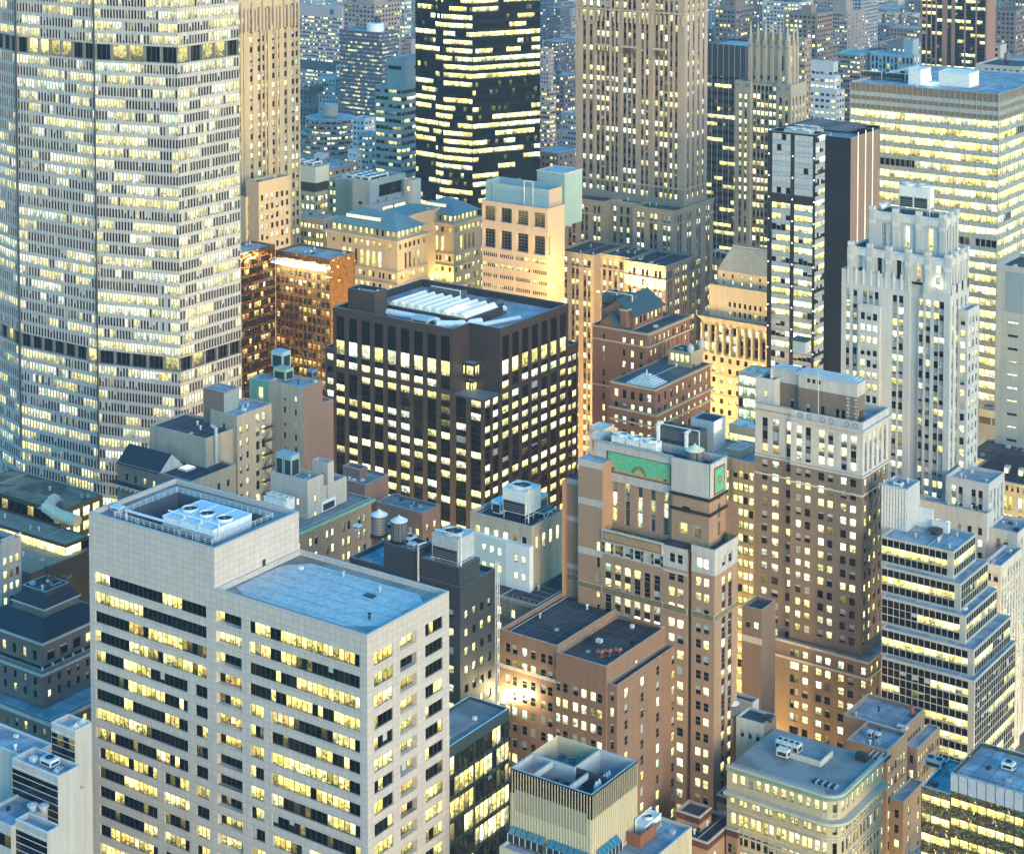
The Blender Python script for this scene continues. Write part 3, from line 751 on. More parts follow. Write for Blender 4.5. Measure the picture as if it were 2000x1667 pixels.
def skyl(x, y, z, ln, ax, n):
    for i in range(n):
        if ax == 'y':
            y0_, y1_ = y+ln*i/n+.06, y+ln*(i+1)/n-.06
            sk.face([(x-1.1, y1_, z), (x-1.1, y0_, z), (x, y0_, z+1.0), (x, y1_, z+1.0)], 0); sk.face([(x-1.1, y0_, z-1.5), (x-1.1, y0_, z), (x-1.1, y1_, z), (x-1.1, y1_, z-1.5)], 1)
            sk.box(x-1.15, y1_, z-1.5, x, y1_+.12, z+.05, 2)
        else:
            a, b = x+ln*i/n+.06, x+ln*(i+1)/n-.06
            sk.face([(a, y-1.1, z), (b, y-1.1, z), (b, y, z+1.0), (a, y, z+1.0)], 0); sk.face([(a, y-1.1, z-1.5), (b, y-1.1, z-1.5), (b, y-1.1, z), (a, y-1.1, z)], 1)
            sk.box(b, y-1.15, z-1.5, b+.12, y, z+.05, 2)
wz = ez-11.9
skyl(ex0-.2, ey0+.6, wz+.4, (ey1-ey0)*.46, 'y', 6); skyl(ex0-.2, ey0+(ey1-ey0)*.54, wz+.4, (ey1-ey0)*.44, 'y', 6); skyl(ex0+1.2, ey0-.2, wz+.4, (ex1-ex0)*.45, 'x', 6)
E.vol(ex0-3.4, ey0-7.5, ex0, ey1, 0, wz-1.2, R=None, L=None, rm=4, ph=.5); E.vol(ex0, ey0-7.5, ex1+7, ey0, 0, wz-1.2, rm=4, ph=.5)
skyl(ex0-3.6, ey0-5, wz-4.2, ey1-ey0+4, 'y', 14)
rb = E.part('rib')
for i in range(40):
    xx = ex0-3.2+i*.62
    if xx < ex1+6.8: rb.box(xx, ey0-7.64, 45, xx+.12, ey0-7.5, wz-1.4)
fb = E.part('timber_screen', [wall('red_timber_screen', (.22, .085, .045), .2, .2, .3)]); fb.box(ex1-4.2, ey0-3.2, wz-1.7, ex1+1.5, ey0-3.0, wz+.6); fb.box(ex1-4.2, ey0-3.0, wz-1.7, ex1-4.0, ey0-.3, wz+.6)
cooling_tower(ex1-1.0, ey0-2.4, wz-1.7, 5.5, 2.2, 2.2, 1, 'pale scroll-shaped fan housing behind the red timber screen', legs=.3, along_y=False, body=PALE)

# ================ 5 orange brick art deco tower
BRK2 = wall('brown_orange_brick', (.25, .145, .085), .14, .25, .16, .9, brick=(.45, .16, .02, (.21, .12, .07), (.22, .15, .11)))
BRK = wall('orange_brick', (.35, .21, .13), .12, .22, .14, .9, brick=(.45, .16, .02, (.32, .185, .105), (.30, .21, .15)))
TERRA = wall('pale_terracotta', (.44, .40, .36), .2, .2, .3, .7)
MBLK = plain('black_spandrel', (.02, .018, .016), .4)
F = Bld('brick_deco_tower', 'orange brick art deco tower with a green sunburst panel at its flat top', 'office tower', [BRK, MBLK, TERRA, TARROOF, plain('mosaic_border_red', (.20, .045, .03), .6), BLUEROOF, BRK2], frame=FR_STEEL,
        lit=dict(p=.42, run=1.4, tint=(.5, .95), br=(.6, 1.15), blind=.6, pale=.5))
K = at(1396, 1075, 410); fx, fy, fz_ = K
fxr = along(K, (1, 0), 1441); uF = lambda px: uL((fx, fy), px, 85)
n1, n2, n3, n4 = uF(1347), uF(1295), uF(1176), uF(1129)
wl4 = uF(1098)
zt = fz_
fl = dict(fh=3.42, h=1.95, top=1.2)
zT = lambda py, u=0: zat(fx, fy+u, py)
zc = zT(1062, n2)     # terrace level of the long bay
lowz = 30
def frow(ztop, n, cols, h=1.95, fh=3.42): return [(ztop-fh*k-h, ztop-fh*k, cols) for k in range(n)]
top = zT(1258, 0)+ (zT(1200)-zT(1258)) * .0
# right pier bay with paired windows, recessed notch, second paired bay, long spandrel bay, blank stair bay
zw0 = zT(1190, 0)
F.face((fx, fy), (0, 1), (-1, 0), n1*.93, 0, zt-5.6, frow(zt-6.6, 20, [(n1*.22, n1*.44), (n1*.54, n1*.76)]), rev=.2); F.face((fx, fy), (0, 1), (-1, 0), n1*.93, zt-5.6, zt, [(zt-4.6, zt-2.4, [(n1*.24, n1*.46), (n1*.50, n1*.72)])], rev=.2, m=2, force=lambda: (1.0, .85, RND.random(), .3))
nx = 1.5
F.face((fx, fy+n1*.93), (1, 0), (0, 1), nx, 0, zt, []); F.face((fx+nx, fy+n1*.93), (0, 1), (-1, 0), n1*.07+.6, 0, zt-1, frow(zt-6.6, 20, [(.1, .5)]))
b0 = n1+.6
F.face((fx, fy+b0), (1, 0), (0, -1), nx, 0, zt-1, [])
F.face((fx, fy+b0), (0, 1), (-1, 0), n2-b0, 0, zt-6.0, frow(zt-6.9, 20, [((n2-b0)*.16, (n2-b0)*.42), ((n2-b0)*.52, (n2-b0)*.78)]), rev=.2); F.face((fx, fy+b0), (0, 1), (-1, 0), n2-b0, zt-6.0, zt-1.5, [(zt-4.8, zt-2.8, [((n2-b0)*.2, (n2-b0)*.42), ((n2-b0)*.52, (n2-b0)*.74)])], rev=.2, m=2)
ml = n3-n2
cc = even(ml, 6, 1.55, .3)
F.face((fx, fy+n2), (0, 1), (-1, 0), ml, 0, zc-5.4, frow(zc-7.4, 20, cc), rev=.22, sp=(1, .14)); F.face((fx, fy+n2), (0, 1), (-1, 0), ml, zc-5.4, zc, [(zc-4.9, zc-2.9, cc)], rev=.22, m=2)
F.face((fx, fy+n3), (0, 1), (-1, 0), n4-n3, 0, zT(905, n3), frow(zT(1060, n3), 14, [((n4-n3)*.10, (n4-n3)*.24)], 2.4))
F.face((fx+2.0, fy+n4), (0, 1), (-1, 0), wl4-n4, 0, zT(945, n4), [])
zs = zT(905, n3); zs2 = zT(945, n4)
F.face((fx, fy+n4), (1, 0), (0, 1), 2.0, 0, zs, [])
rr = dict(fh=3.42)
cR = [(fxr*.32, fxr*.48), (fxr*.60, fxr*.76)]
F.face((fx, fy), (1, 0), (0, -1), fxr, 0, zt-5.6, frow(zt-7.0, 24, cR, 2.0), rev=.3, sp=(1, .2)); F.face((fx, fy), (1, 0), (0, -1), fxr, zt-5.6, zt, [(zt-4.6, zt-2.4, cR)], rev=.3, m=2)
for O, U_, N_, L_, zz in (((fx, fy+wl4), (1, 0), (0, 1), fxr, zs2), ((fx+fxr, fy), (0, 1), (1, 0), wl4, zs2)): F.face(O, U_, N_, L_, 0, zz, [])
rf = F.part('terrace')
rf.face([(fx, fy, zt-1), (fx+fxr, fy, zt-1), (fx+fxr, fy+n2, zt-1), (fx, fy+n2, zt-1)], 3); rf.face([(fx, fy+n2, zc-1), (fx+fxr, fy+n2, zc-1), (fx+fxr, fy+n3, zc-1), (fx, fy+n3, zc-1)], 3)
rf.face([(fx, fy+n3, zs), (fx+4.5, fy+n3, zs), (fx+4.5, fy+n4, zs), (fx, fy+n4, zs)], 5); rf.face([(fx+2, fy+n4, zs2), (fx+fxr, fy+n4, zs2), (fx+fxr, fy+wl4, zs2), (fx+2, fy+wl4, zs2)], 3)
F.face((fx, fy+n3), (1, 0), (0, -1), 4.5, zc-1, zs, []); F.face((fx+4.5, fy+n3), (0, 1), (1, 0), n4-n3, zs2, zs, []); F.face((fx, fy+n4), (1, 0), (0, 1), 4.5, zs2, zs, [])
tr = F.part('terracotta_trim')
tr.box(fx-.25, fy-.2, zt-1.6, fx+.2, fy+n1*.93, zt+.15, 2); tr.box(fx+.2, fy-.2, zt-1.6, fx+fxr, fy+.2, zt+.15, 2); tr.box(fx-.25, fy+b0, zt-2.2, fx+.2, fy+n2, zt-1.3, 2)
tr.box(fx-.3, fy+n2, zc-2.2, fx+.1, fy+n3, zc+.25, 2)
for a, b, z in ((0, n1*.93, zt), (b0, n2, zt-1.5)): tr.box(fx-.10, fy+a, z-5.6, fx-.003, fy+b, z-5.1, 2)
tr.box(fx-.10, fy-.10, zt-5.6, fx+fxr+.08, fy-.003, zt-5.1, 2)
for zq in (zs-.6, zs-9.2, zs-20.5): tr.box(fx-.08, fy+n3-.08 if zq > zc else fy+n3, zq-.9, fx-.003, fy+n4, zq+.6, 2)
for zq in (zs2-.5, zs2-9, zs2-20): tr.box(fx+1.92, fy+n4, zq-.6, fx+1.997, fy+wl4, zq+.5, 2)
# olive frieze band running round at one level, with small diamonds
fr = F.part('frieze', [plain('frieze_olive', (.20, .17, .06), .6), plain('frieze_black', (.02, .02, .02), .5), TERRA, plain('mosaic_border_red', (.20, .045, .03), .6)])
zf = zT(1207, 0)
def frieze(y0_, y1_, xoff=0.0):
    fr.box(fx-.14+xoff, fy+y0_, zf-.85, fx-.01+xoff, fy+y1_, zf+.55, 2); fr.box(fx-.17+xoff, fy+y0_+.15, zf-.7, fx-.14+xoff, fy+y1_-.15, zf+.4, 1); fr.box(fx-.19+xoff, fy+y0_+.27, zf-.58, fx-.17+xoff, fy+y1_-.27, zf+.28, 0)
    n = max(1, int((y1_-y0_)/2.1))
    for i in range(n):
        c = fy+y0_+(y1_-y0_)*(i+.5)/n; zz = zf-.15
        for s_, q, mt in ((.42, 0, 3), (.26, .01, 0)): fr.face([(fx-.20-q+xoff, c-s_, zz), (fx-.20-q+xoff, c, zz-s_), (fx-.20-q+xoff, c+s_, zz), (fx-.20-q+xoff, c, zz+s_)][::-1], mt)
frieze(0, n1*.93); frieze(b0, n2); frieze(n2+.05, n3); frieze(n3+.05, n4); frieze(n4+.05, wl4, 2.0)
fr.box(fx-.1, fy-.14, zf-.85, fx+fxr, fy-.01, zf+.55, 2); fr.box(fx, fy-.17, zf-.7, fx+fxr-.1, fy-.14, zf+.4, 1); fr.box(fx+.1, fy-.19, zf-.58, fx+fxr-.2, fy-.17, zf+.28, 0)
# panel under the long terrace, small black roundels between the top windows
pn = F.part('terrace_panel', [plain('panel_black', (.02, .02, .02), .5), wall('panel_ochre', (.34, .22, .11), .1, .2, .1)])
pn.box(fx-.34, fy+n2+.4, zc-2.2, fx-.3, fy+n3-.4, zc-.2, 0); pn.box(fx-.37, fy+n2+.55, zc-2.05, fx-.34, fy+n3-.55, zc-.35, 1)
for i in range(7):
    c = fy+n2+.2+ml*i/6.0-.1 if 0 < i < 6 else fy+n2+.35+(ml-.7)*i/6; pn.box(fx-.06, c-.28, zc-5.1, fx-.002, c+.28, zc-2.8, 0); pn.box(fx-.09, c-.18, zc-4.3, fx-.06, c+.18, zc-3.6, 1)
# flat-topped slab set back above the terraces
sx, sy = fx+3.0, fy+3.0
sxr = 7.4
st_ = zat(sx, sy, 908); s_l = along((sx, sy, st_), (0, 1), 1155)
bay = along((sx, sy, st_), (0, 1), 1312)
zb = zt-1
sl = dict(st='g3x6', rev=.5)
colS = even(s_l-bay, 6, 1.25, .5)
def srow(cols): return [(zb+1.2+3.9*k, zb+4.0+3.9*k, cols) for k in range(3)]
F.face((sx, sy), (0, 1), (-1, 0), bay, zb, st_, [(zb+1.6, zb+4.2, [(bay*.22, bay*.42), (bay*.58, bay*.78)]), (zb+6.6, zb+9.6, [(bay*.52, bay*.74)]), (zb+9.7, zb+13.0, [(bay*.52, bay*.74)])], rev=.5, st='g3x5')
F.face((sx+1.2, sy+bay), (0, 1), (-1, 0), s_l-bay, zc-1, st_-7.2, [(zc+.3+3.6*k, zc+3.8+3.6*k, colS) for k in range(3)], rev=.5, st='g3x6', sp=(1, .4))
F.face((sx+1.2, sy+bay), (0, 1), (-1, 0), s_l-bay, st_-7.2, st_, [])
F.face((sx, sy+bay), (1, 0), (0, 1), 1.2, zb, st_, [])
F.face((sx, sy), (1, 0), (0, -1), sxr, zb, st_, [(zb+1.6+4*k, zb+4.6+4*k, [(sxr*.50, sxr*.66)]) for k in range(3)], rev=.5, st='g3x5')
F.face((sx, sy+s_l), (1, 0), (0, 1), sxr, zb, st_, []); F.face((sx+sxr, sy), (0, 1), (1, 0), s_l, zb, st_, [])
F.roof(sx, sy, sx+sxr, sy+s_l, st_, 1.8, .4, 2)
tr = F.part('crown_facing'); 
tr.box(sx-.16, sy-.16, st_-2.0, sx-.003, sy+bay, st_-.004, 2); tr.box(sx-.12, sy-.12, st_-7.4, sx-.003, sy+bay, st_-2.0, 2)
tr.box(sx-.16, sy-.16, st_-2.0, sx+sxr+.1, sy-.003, st_-.004, 2); tr.box(sx-.12, sy-.12, st_-7.4, sx+sxr+.05, sy-.003, st_-2.0, 2)
tr.box(sx+.75, sy+bay, st_-8.6, sx+1.19, sy+s_l, st_-.004, 2)
for zq in (st_-7.5, st_-10.8): tr.box(sx-.5, sy-.45, zq-.5, sx-.12, sy+bay+.2, zq+.1, 1); tr.box(sx-.1, sy-.45, zq-.5, sx+sxr+.2, sy-.125, zq+.1, 1)
br = F.part('brick_inset'); br.box(sx-.2, sy+.9, st_-10.2, sx-.004, sy+bay-.6, st_-8.2, 0)
# sunburst panel: border, green field, rays
su = F.part('sunburst_panel', [plain('mosaic_border_red', (.20, .045, .03), .6), plain('mosaic_green', (.10, .40, .22), .5), plain('mosaic_gold', (.45, .30, .12), .5), plain('panel_black', (.02, .02, .02), .5)])
ya, yb, za, zb_ = sy+bay+.3, sy+s_l-3.6, st_-6.7, st_-1.6; xo = sx+.75
su.box(xo-.06, ya, za, xo-.002, yb, zb_, 3); su.box(xo-.09, ya+.1, za+.1, xo-.06, yb-.1, zb_-.1, 0); su.box(xo-.12, ya+.5, za+.5, xo-.09, yb-.5, zb_-.5, 1)
for i in range(int((yb-ya)/.8)):
    for zz in (za+.3, zb_-.3): su.box(xo-.11, ya+.45+i*.8, zz-.09, xo-.09, ya+.75+i*.8, zz+.09, 2)
cy_, cz = (ya+yb)/2, za+.8
for i in range(13):
    a, b = math.pi*i/13, math.pi*(i+.6)/13
    su.face([(xo-.14, cy_-1.15*math.cos(a), cz+1.15*math.sin(a)), (xo-.14, cy_-1.15*math.cos(b), cz+1.15*math.sin(b)), (xo-.14, cy_-1.95*math.cos(b), cz+1.95*math.sin(b)), (xo-.14, cy_-1.95*math.cos(a), cz+1.95*math.sin(a))][::-1], 0)
su.face([(xo-.145, cy_-1.05*math.cos(math.pi*i/12), cz+1.05*math.sin(math.pi*i/12)) for i in range(13)][::-1], 2)
for i in range(26): su.box(xo-.13, ya+.8+i*(yb-ya-1.6)/26, za+.5, xo-.12, ya+1.2+i*(yb-ya-1.6)/26, za+.8+RND.random()*.5, 2)
for c in (ya+1.7, yb-1.7): su.face([(xo-.13, c-.6, za+.6), (xo-.13, c, za+2.6), (xo-.13, c+.6, za+.6)][::-1], 2)
for i in range(30):
    c, z_ = RND.uniform(ya+1, yb-1), RND.uniform(za+1.2, zb_-.8); r_ = RND.uniform(.15, .4); su.face([(xo-.125, c-r_, z_), (xo-.125, c, z_+r_*.8), (xo-.125, c+r_, z_), (xo-.125, c, z_-r_*.5)][::-1], 2)
s2_ = F.part('side_panel', [plain('mosaic_border_red', (.20, .045, .03), .6), plain('mosaic_green', (.10, .40, .22), .5), plain('mosaic_gold', (.45, .30, .12), .5)])
s2_.box(sx+1.6, sy-.22, st_-7.2, sx+sxr-1.0, sy-.165, st_-1.2, 0); s2_.box(sx+2.0, sy-.25, st_-6.8, sx+sxr-1.4, sy-.22, st_-1.6, 1)
c0 = sx+(1.6+sxr-1.0)/2; s2_.face([(c0+.8*math.cos(2*math.pi*i/14), sy-.26, st_-4.2+.8*math.sin(2*math.pi*i/14)) for i in range(14)], 0); s2_.face([(c0+.5*math.cos(2*math.pi*i/14), sy-.27, st_-4.2+.5*math.sin(2*math.pi*i/14)) for i in range(14)], 2)
water_tank(sx+4.4, sy+6.2, st_-1.8, 2.0, 2.6, 'squat steel water tank with tan dome on the art deco tower roof', CREAM, .2)
P = (sx+2.0, sy+s_l*.62)
for i in range(3): cooling_tower(P[0], P[1]-3.6+i*3.8, st_-1.8, 3.4, 3.5, 2.5, 1, ['pale fan unit nearest the tan-domed tank on the art deco roof', 'middle pale fan unit of three on the art deco roof', 'pale fan unit at the far left of the art deco roof'][i], legs=.3, body=PALE)
duct([(sx+1.1, sy+7, st_-.9), (sx+1.1, sy+s_l-2.5, st_-.9)], .25, 'white pipe lying along the art deco roof parapet', PALE, 'pipe')
plants([(fx+.7, fy+n2+1+i*1.0) for i in range(int(ml)-1)], zc-1, 'leafy planting along the long terrace below the sunburst panel', 1.0)
plants([(fx+fxr-2.2+.8*i, fy+.9+.3*i) for i in range(3)]+[(fx+fxr-.8, fy+2+i) for i in range(3)], zt-1, 'dark shrubs on the corner terrace right of the art deco slab', 1.2)
# low wings of the same tower
W = dict(fh=3.42, h=2.0, rev=.18)
Kp = at(1184, 1301, 397); px_, py_, pz = Kp; pr_ = along(Kp, (1, 0), 1262)
F.vol(px_, py_, fx, py_+along(Kp, (0, 1), 1085.5), 0, pz, L=dict(W, top=6.3, cols=[(a, a+1.3) for a in (1.0, 2.6, 4.9, 7.0, 9.6, 11.5)], mg=.5), R=dict(W, top=3.0, n=1, w=.9, nr=1), ph=.9, m=6)
pe = pz-3.6
F.vol(px_+.4, py_-2.4, fx+3, py_-.01, 0, pe, L=dict(W, top=1.6, n=1, w=.9), R=dict(W, top=1.9, n=4, w=1.3, mg=.5), ph=.8, m=6)
pz2 = zat(px_+.6, py_+27, 1229)
F.vol(px_+.6, py_+along(Kp, (0, 1), 1085.5)+.01, fx+6, py_+along((px_+.6, py_, pz2), (0, 1), 976), 0, pz2, L=dict(W, top=2.6, cols=[(a, a+1.3) for a in (1.2, 3.0, 5.6, 7.8, 10.4, 12.2)]), R=None, ph=1.0, m=6)
tb = F.part('string_course'); tb.box(px_+.5, py_+along(Kp, (0, 1), 1085.5)+.1, pz2-8.2, px_+.597, py_+along((px_+.6, py_, pz2), (0, 1), 976), pz2-7.4, 2)
for i, (dx_, dy_) in enumerate(((5.5, 2.6), (7.2, 1.2), (4.2, 3.8))): ac_unit(px_+dx_, py_+dy_, pz-.9, 1.0, 1.3, 1.5, ['squat red-brown roof fan nearest the front parapet of the brick wing', 'squat red-brown roof fan beside the tower on the brick wing', 'squat red-brown roof fan in the middle of the brick wing roof'][i], RUST, 1)
duct([(fx-1.2, py_+8.5, pz+.4), (fx-1.2, py_+.3, pz+.4)], .35, 'red duct lying across the brick wing roof', RUST)
yd = fy+n2+.9
duct([(fx-.5, yd+3.2, pz-4.8), (fx-.5, yd, pz-4.8), (fx-.5, yd, 40)], .28, 'thin red-brown pipe running down the brick tower front', RUST, 'pipe')
# small dark-topped blocks at the foot of the brick tower
for (a, b, c, dd, lbl) in ((1342, 1553, 1320, 1388, 1), (1415, 1540, 1400, 1450, 2)):
    pass
for (kx, ky, kl, kr, dpt) in ((1366, 1595, 1322, 1389, 396), (1421, 1556, 1400, 1450, 402), (1441, 1622, 1418, 1474, 395), (1382, 1645, 1322, 1437, 391)):
    Kq = at(kx, ky, dpt); F.vol(Kq.x, Kq.y, Kq.x+along(Kq, (1, 0), kr), Kq.y+along(Kq, (0, 1), kl), 0, Kq.z, L=dict(W, top=3.2, n=2, w=1.0, mg=.4), R=dict(W, top=3.2, n=2, w=.9, mg=.4), ph=.5)
    tb = F.part('dark_frieze', [plain('frieze_dark_red', (.09, .03, .025), .6), TERRA]); zq = Kq.z
    tb.ring(Kq.x, Kq.y, Kq.x+along(Kq, (1, 0), kr), Kq.y+along(Kq, (0, 1), kl), zq-1.6, zq-.3, .06, .02, 0); tb.ring(Kq.x, Kq.y, Kq.x+along(Kq, (1, 0), kr), Kq.y+along(Kq, (0, 1), kl), zq-.3, zq+.05, .1, .3, 1)
for i in range(4):
    yy = py_+along(Kp, (0, 1), 1085.5)+7.2+i*2.0
    Pz = zat(px_+.2, yy, 1370+ (3-i)*-2)
    lamp(px_-.4, yy, Pz-.8, ['glaring floodlight at the left end of the row on the brick wing', 'glaring floodlight second along the brick wing', 'glaring floodlight third along the brick wing', 'glaring floodlight at the right end of the row on the brick wing'][3-i], 900, (1, .80, .38), s=1.1, group='floodlights on the brick wing')
# ================ 6 brown brick tower with white crown
BROWN = wall('brown_brick', (.195, .145, .108), .12, .3, .16, .9, brick=(.5, .18, .02, (.165, .12, .09), (.16, .135, .11)))
LIME = wall('pale_limestone', (.43, .42, .40), .14, .14, .28, .75)
G = Bld('brown_brick_tower', 'brown brick tower with a white stone crown and blue-lit penthouse roof', 'office tower', [BROWN, plain('spandrel_grey_brown', (.12, .10, .09), .6), LIME, BLUEROOF, TARROOF, LIME],
        lit=dict(p=.48, run=1.3, tint=(.5, .92), br=(.6, 1.15), blind=.65, pale=.5))
K = at(1685, 826, 490); gx, gy, gz = K; gr = along(K, (1, 0), 1736); ul = lambda px: uL((gx, gy), px, 75)
g1, gl = ul(1543), ul(1470)
fh = 3.45; zc1 = zat(gx, gy, 930)
cL = [(ul(b), ul(a)) for a, b in ((1659, 1671), (1640.5, 1652), (1615, 1626), (1597, 1608.5), (1571, 1582), (1553.5, 1564))]
cR = even(gr, 5, 1.35, .7)
gap = 3.2
r_ = lambda zt_, n, cols, h=2.0: [(zt_-fh*k-h, zt_-fh*k, cols) for k in range(n)]
ztop = gz-3.9
G.face((gx, gy), (0, 1), (-1, 0), g1, zc1, gz, r_(ztop, 3, cL, 2.4), rev=.5, sp=(1, .4), m=5); G.face((gx, gy), (1, 0), (0, -1), gr, zc1, gz, r_(ztop, 3, cR, 2.4), rev=.5, sp=(1, .4), m=5)
zst = zat(gx, gy, 1282)
G.face((gx, gy), (0, 1), (-1, 0), g1, zst, zc1, r_(zc1-1.3, 18, cL)); G.face((gx, gy), (1, 0), (0, -1), gr, zst, zc1, r_(zc1-1.3, 18, cR))
G.face((gx, gy+g1), (1, 0), (0, 1), 1.2, 0, gz, [])
cB = [(ul(1542)-g1, ul(1530.5)-g1), (ul(1516)-g1, ul(1503)-g1), (ul(1494)-g1, ul(1483)-g1)]; cB = [(max(.3, min(a, b)), max(a, b)) for a, b in cB]
G.face((gx+1.2, gy+g1), (0, 1), (-1, 0), gl-g1, zc1, gz, r_(ztop, 3, cB, 2.4), rev=.4, sp=(1, .3), m=5); G.face((gx+1.2, gy+g1), (0, 1), (-1, 0), gl-g1, zst-30, zc1, r_(zc1-1.3, 26, cB))
for O, U_, N_, L_ in (((gx+1.2, gy+gl), (1, 0), (0, 1), gr-1.2), ((gx+gr, gy), (0, 1), (1, 0), gl)): G.face(O, U_, N_, L_, 0, gz, [], m=0)
G.roof(gx, gy, gx+gr, gy+gl, gz, 1.6, .5, 5)
tr = G.part('cornice')
for zq, p in ((gz-2.7, .45), (gz-2.3, .7), (zc1-.6, .3), (zc1-5.4, .15)): tr.box(gx-p, gy-p, zq, gx-.004, gy+g1, zq+.45, 2); tr.box(gx-.004, gy-p, zq, gx+gr+p, gy-.004, zq+.45, 2); tr.box(gx+1.2-p, gy+g1, zq, gx+1.196, gy+gl, zq+.45, 2)
for i in range(int(g1/.7)): tr.box(gx-.3, gy+.2+i*.7, gz-3.0, gx-.004, gy+.5+i*.7, gz-2.7, 2)
fr = G.part('pierced_rosette', [MBLK])
for i in (.10, .22, .43, .55, .74, .87):
    c = gy+g1*i
    for k in range(8): fr.box(gx-.03, c+.6*math.cos(k*.785)-.13, gz-1.1+.6*math.sin(k*.785)-.13, gx-.004, c+.6*math.cos(k*.785)+.13, gz-1.1+.6*math.sin(k*.785)+.13)
# penthouse
hx, hy = gx+3.0, gy+3.0; hz = zat(hx, hy, 742); hl = along((hx, hy, hz), (0, 1), 1505); hr = along((hx, hy, hz), (1, 0), 1690)
hm = along((hx, hy, hz), (0, 1), 1560)
PW = [(gz-1.2, gz+1.4, [(hm*a, hm*a+1.1) for a in (.20, .30, .55, .80)]), (gz+2.9, gz+5.4, [(hm*a, hm*a+1.1) for a in (.20, .30, .55, .80)])]
G.lit['p'] = .05; G.lit['pale'] = .2
G.face((hx, hy), (0, 1), (-1, 0), hm, gz-1.6, hz-4.6, PW, wallpart='penthouse'); G.face((hx, hy), (0, 1), (-1, 0), hm, hz-4.6, hz-1.2, [(hz-3.0, hz-1.9, [(hm*.62+i*1.5, hm*.62+i*1.5+1.0) for i in range(3)])], wallpart='penthouse', m=5)
G.face((hx+1.3, hy+hm), (0, 1), (-1, 0), hl-hm, gz-1.6, hz-4.6, [(gz-1.2, gz+1.4, [(2.0, 3.0)]), (gz+2.9, gz+5.4, [(2.0, 3.0)])], wallpart='penthouse'); G.face((hx+1.3, hy+hm), (0, 1), (-1, 0), hl-hm, hz-4.6, hz-1.2, [], wallpart='penthouse', m=5)
G.face((hx, hy+hm), (1, 0), (0, 1), 1.3, gz-1.6, hz-1.2, [], wallpart='penthouse', m=5)
G.face((hx, hy), (1, 0), (0, -1), hr, gz-1.6, hz-4.6, [(gz-1.2, gz+1.4, even(hr, 3, .9, .8)), (gz+2.9, gz+5.4, even(hr, 3, .9, .8))], wallpart='penthouse'); G.face((hx, hy), (1, 0), (0, -1), hr, hz-4.6, hz-1.2, [], wallpart='penthouse', m=5)
for O, U_, N_, L_ in (((hx, hy+hl), (1, 0), (0, 1), hr), ((hx+hr, hy), (0, 1), (1, 0), hl)): G.face(O, U_, N_, L_, gz-1.6, hz-1.2, [], wallpart='penthouse', m=5)
rf = G.part('penthouse_roof', [plain('blue_grey_sheet_roof', (.36, .44, .50), .45)])
for k in range(4): rf.box(hx-.3+k*.8, hy-.3+k*.8, hz-1.2+k*.35, hx+hr+.3-k*.8, hy+hm+1-k*.6, hz-1.2+(k+1)*.35)
for k in range(3): rf.box(hx+1.0+k*.8, hy+hm+1-k*.2, hz-1.2+k*.35, hx+hr+.2-k*.8, hy+hl+.2-k*.8, hz-1.25+(k+1)*.35)
q = G.part('quoin', [LIME])
for i in range(9):
    for c in (0.0, hm*.13): q.box(hx-.06, hy+c, gz-1+i*.9, hx-.004, hy+c+(.5 if i % 2 else .8), gz-.5+i*.9)
sb = G.part('stair_bulkhead', [LIME, TARROOF]); P = at(1562, 684, z=hz+.2); sb.box(P.x-1, P.y-2.2, hz-.2, P.x+2.2, P.y+1.6, hz+3.0); sb.box(P.x-1.4, P.y-2.6, hz+3.0, P.x+2.6, P.y+2, hz+3.4, 1)
bx_ = ul(1507); bz = zat(gx+1.2, gy+bx_, 742)
G.vol(gx+1.25, gy+bx_, gx+gr-3, gy+gl-.01, gz-1.6, bz, L=dict(rows=[(bz-5, bz-3.5, [(2.2, 3.1)])]), m=5, ph=1.0, rm=4)
fp = G.part('flagpole', [PALE]); fp.bar((gx+.3, gy+g1*.62, gz-.2), (gx+.3, gy+g1*.62, gz+11), .07)
G.lit.update(p=.45, pale=.45)
# lower shoulders of the brown tower
K2 = at(1698, 1306, z=zst); G.vol(gx-1.0, gy-2.6, gx+gr+1.4, gy+gl*.965, 0, zst, L=dict(fh=fh, h=2.0, top=2.2, rev=.3, cols=[(a+2.4, b+2.4) for a, b in cL if b < g1]+[(.7, 2.0), (g1*.93+2, g1*.93+3.2)]), R=dict(fh=fh, h=2.0, top=2.2, n=5, w=1.3, mg=.8), ph=1.0)
tr.ring(gx-1, gy-2.6, gx+gr+1.4, gy+gl*.965, zst-.9, zst-.3, .3, .1, 2); tr.ring(gx-1, gy-2.6, gx+gr+1.4, gy+gl*.965, zst-5.2, zst-4.6, .15, .05, 2)
K3 = at(1488, 1191, 480); G.vol(K3.x, K3.y, K3.x+along(K3, (1, 0), 1515), K3.y+along(K3, (0, 1), 1449), 0, K3.z, L=dict(fh=fh, h=1.7, top=3.6, n=2, w=1.3, nr=1), rm=4, ph=1)
tr.box(K3.x-.15, K3.y-.1, K3.z-9, K3.x-.004, K3.y+along(K3, (0, 1), 1449), K3.z-7.4, 2)

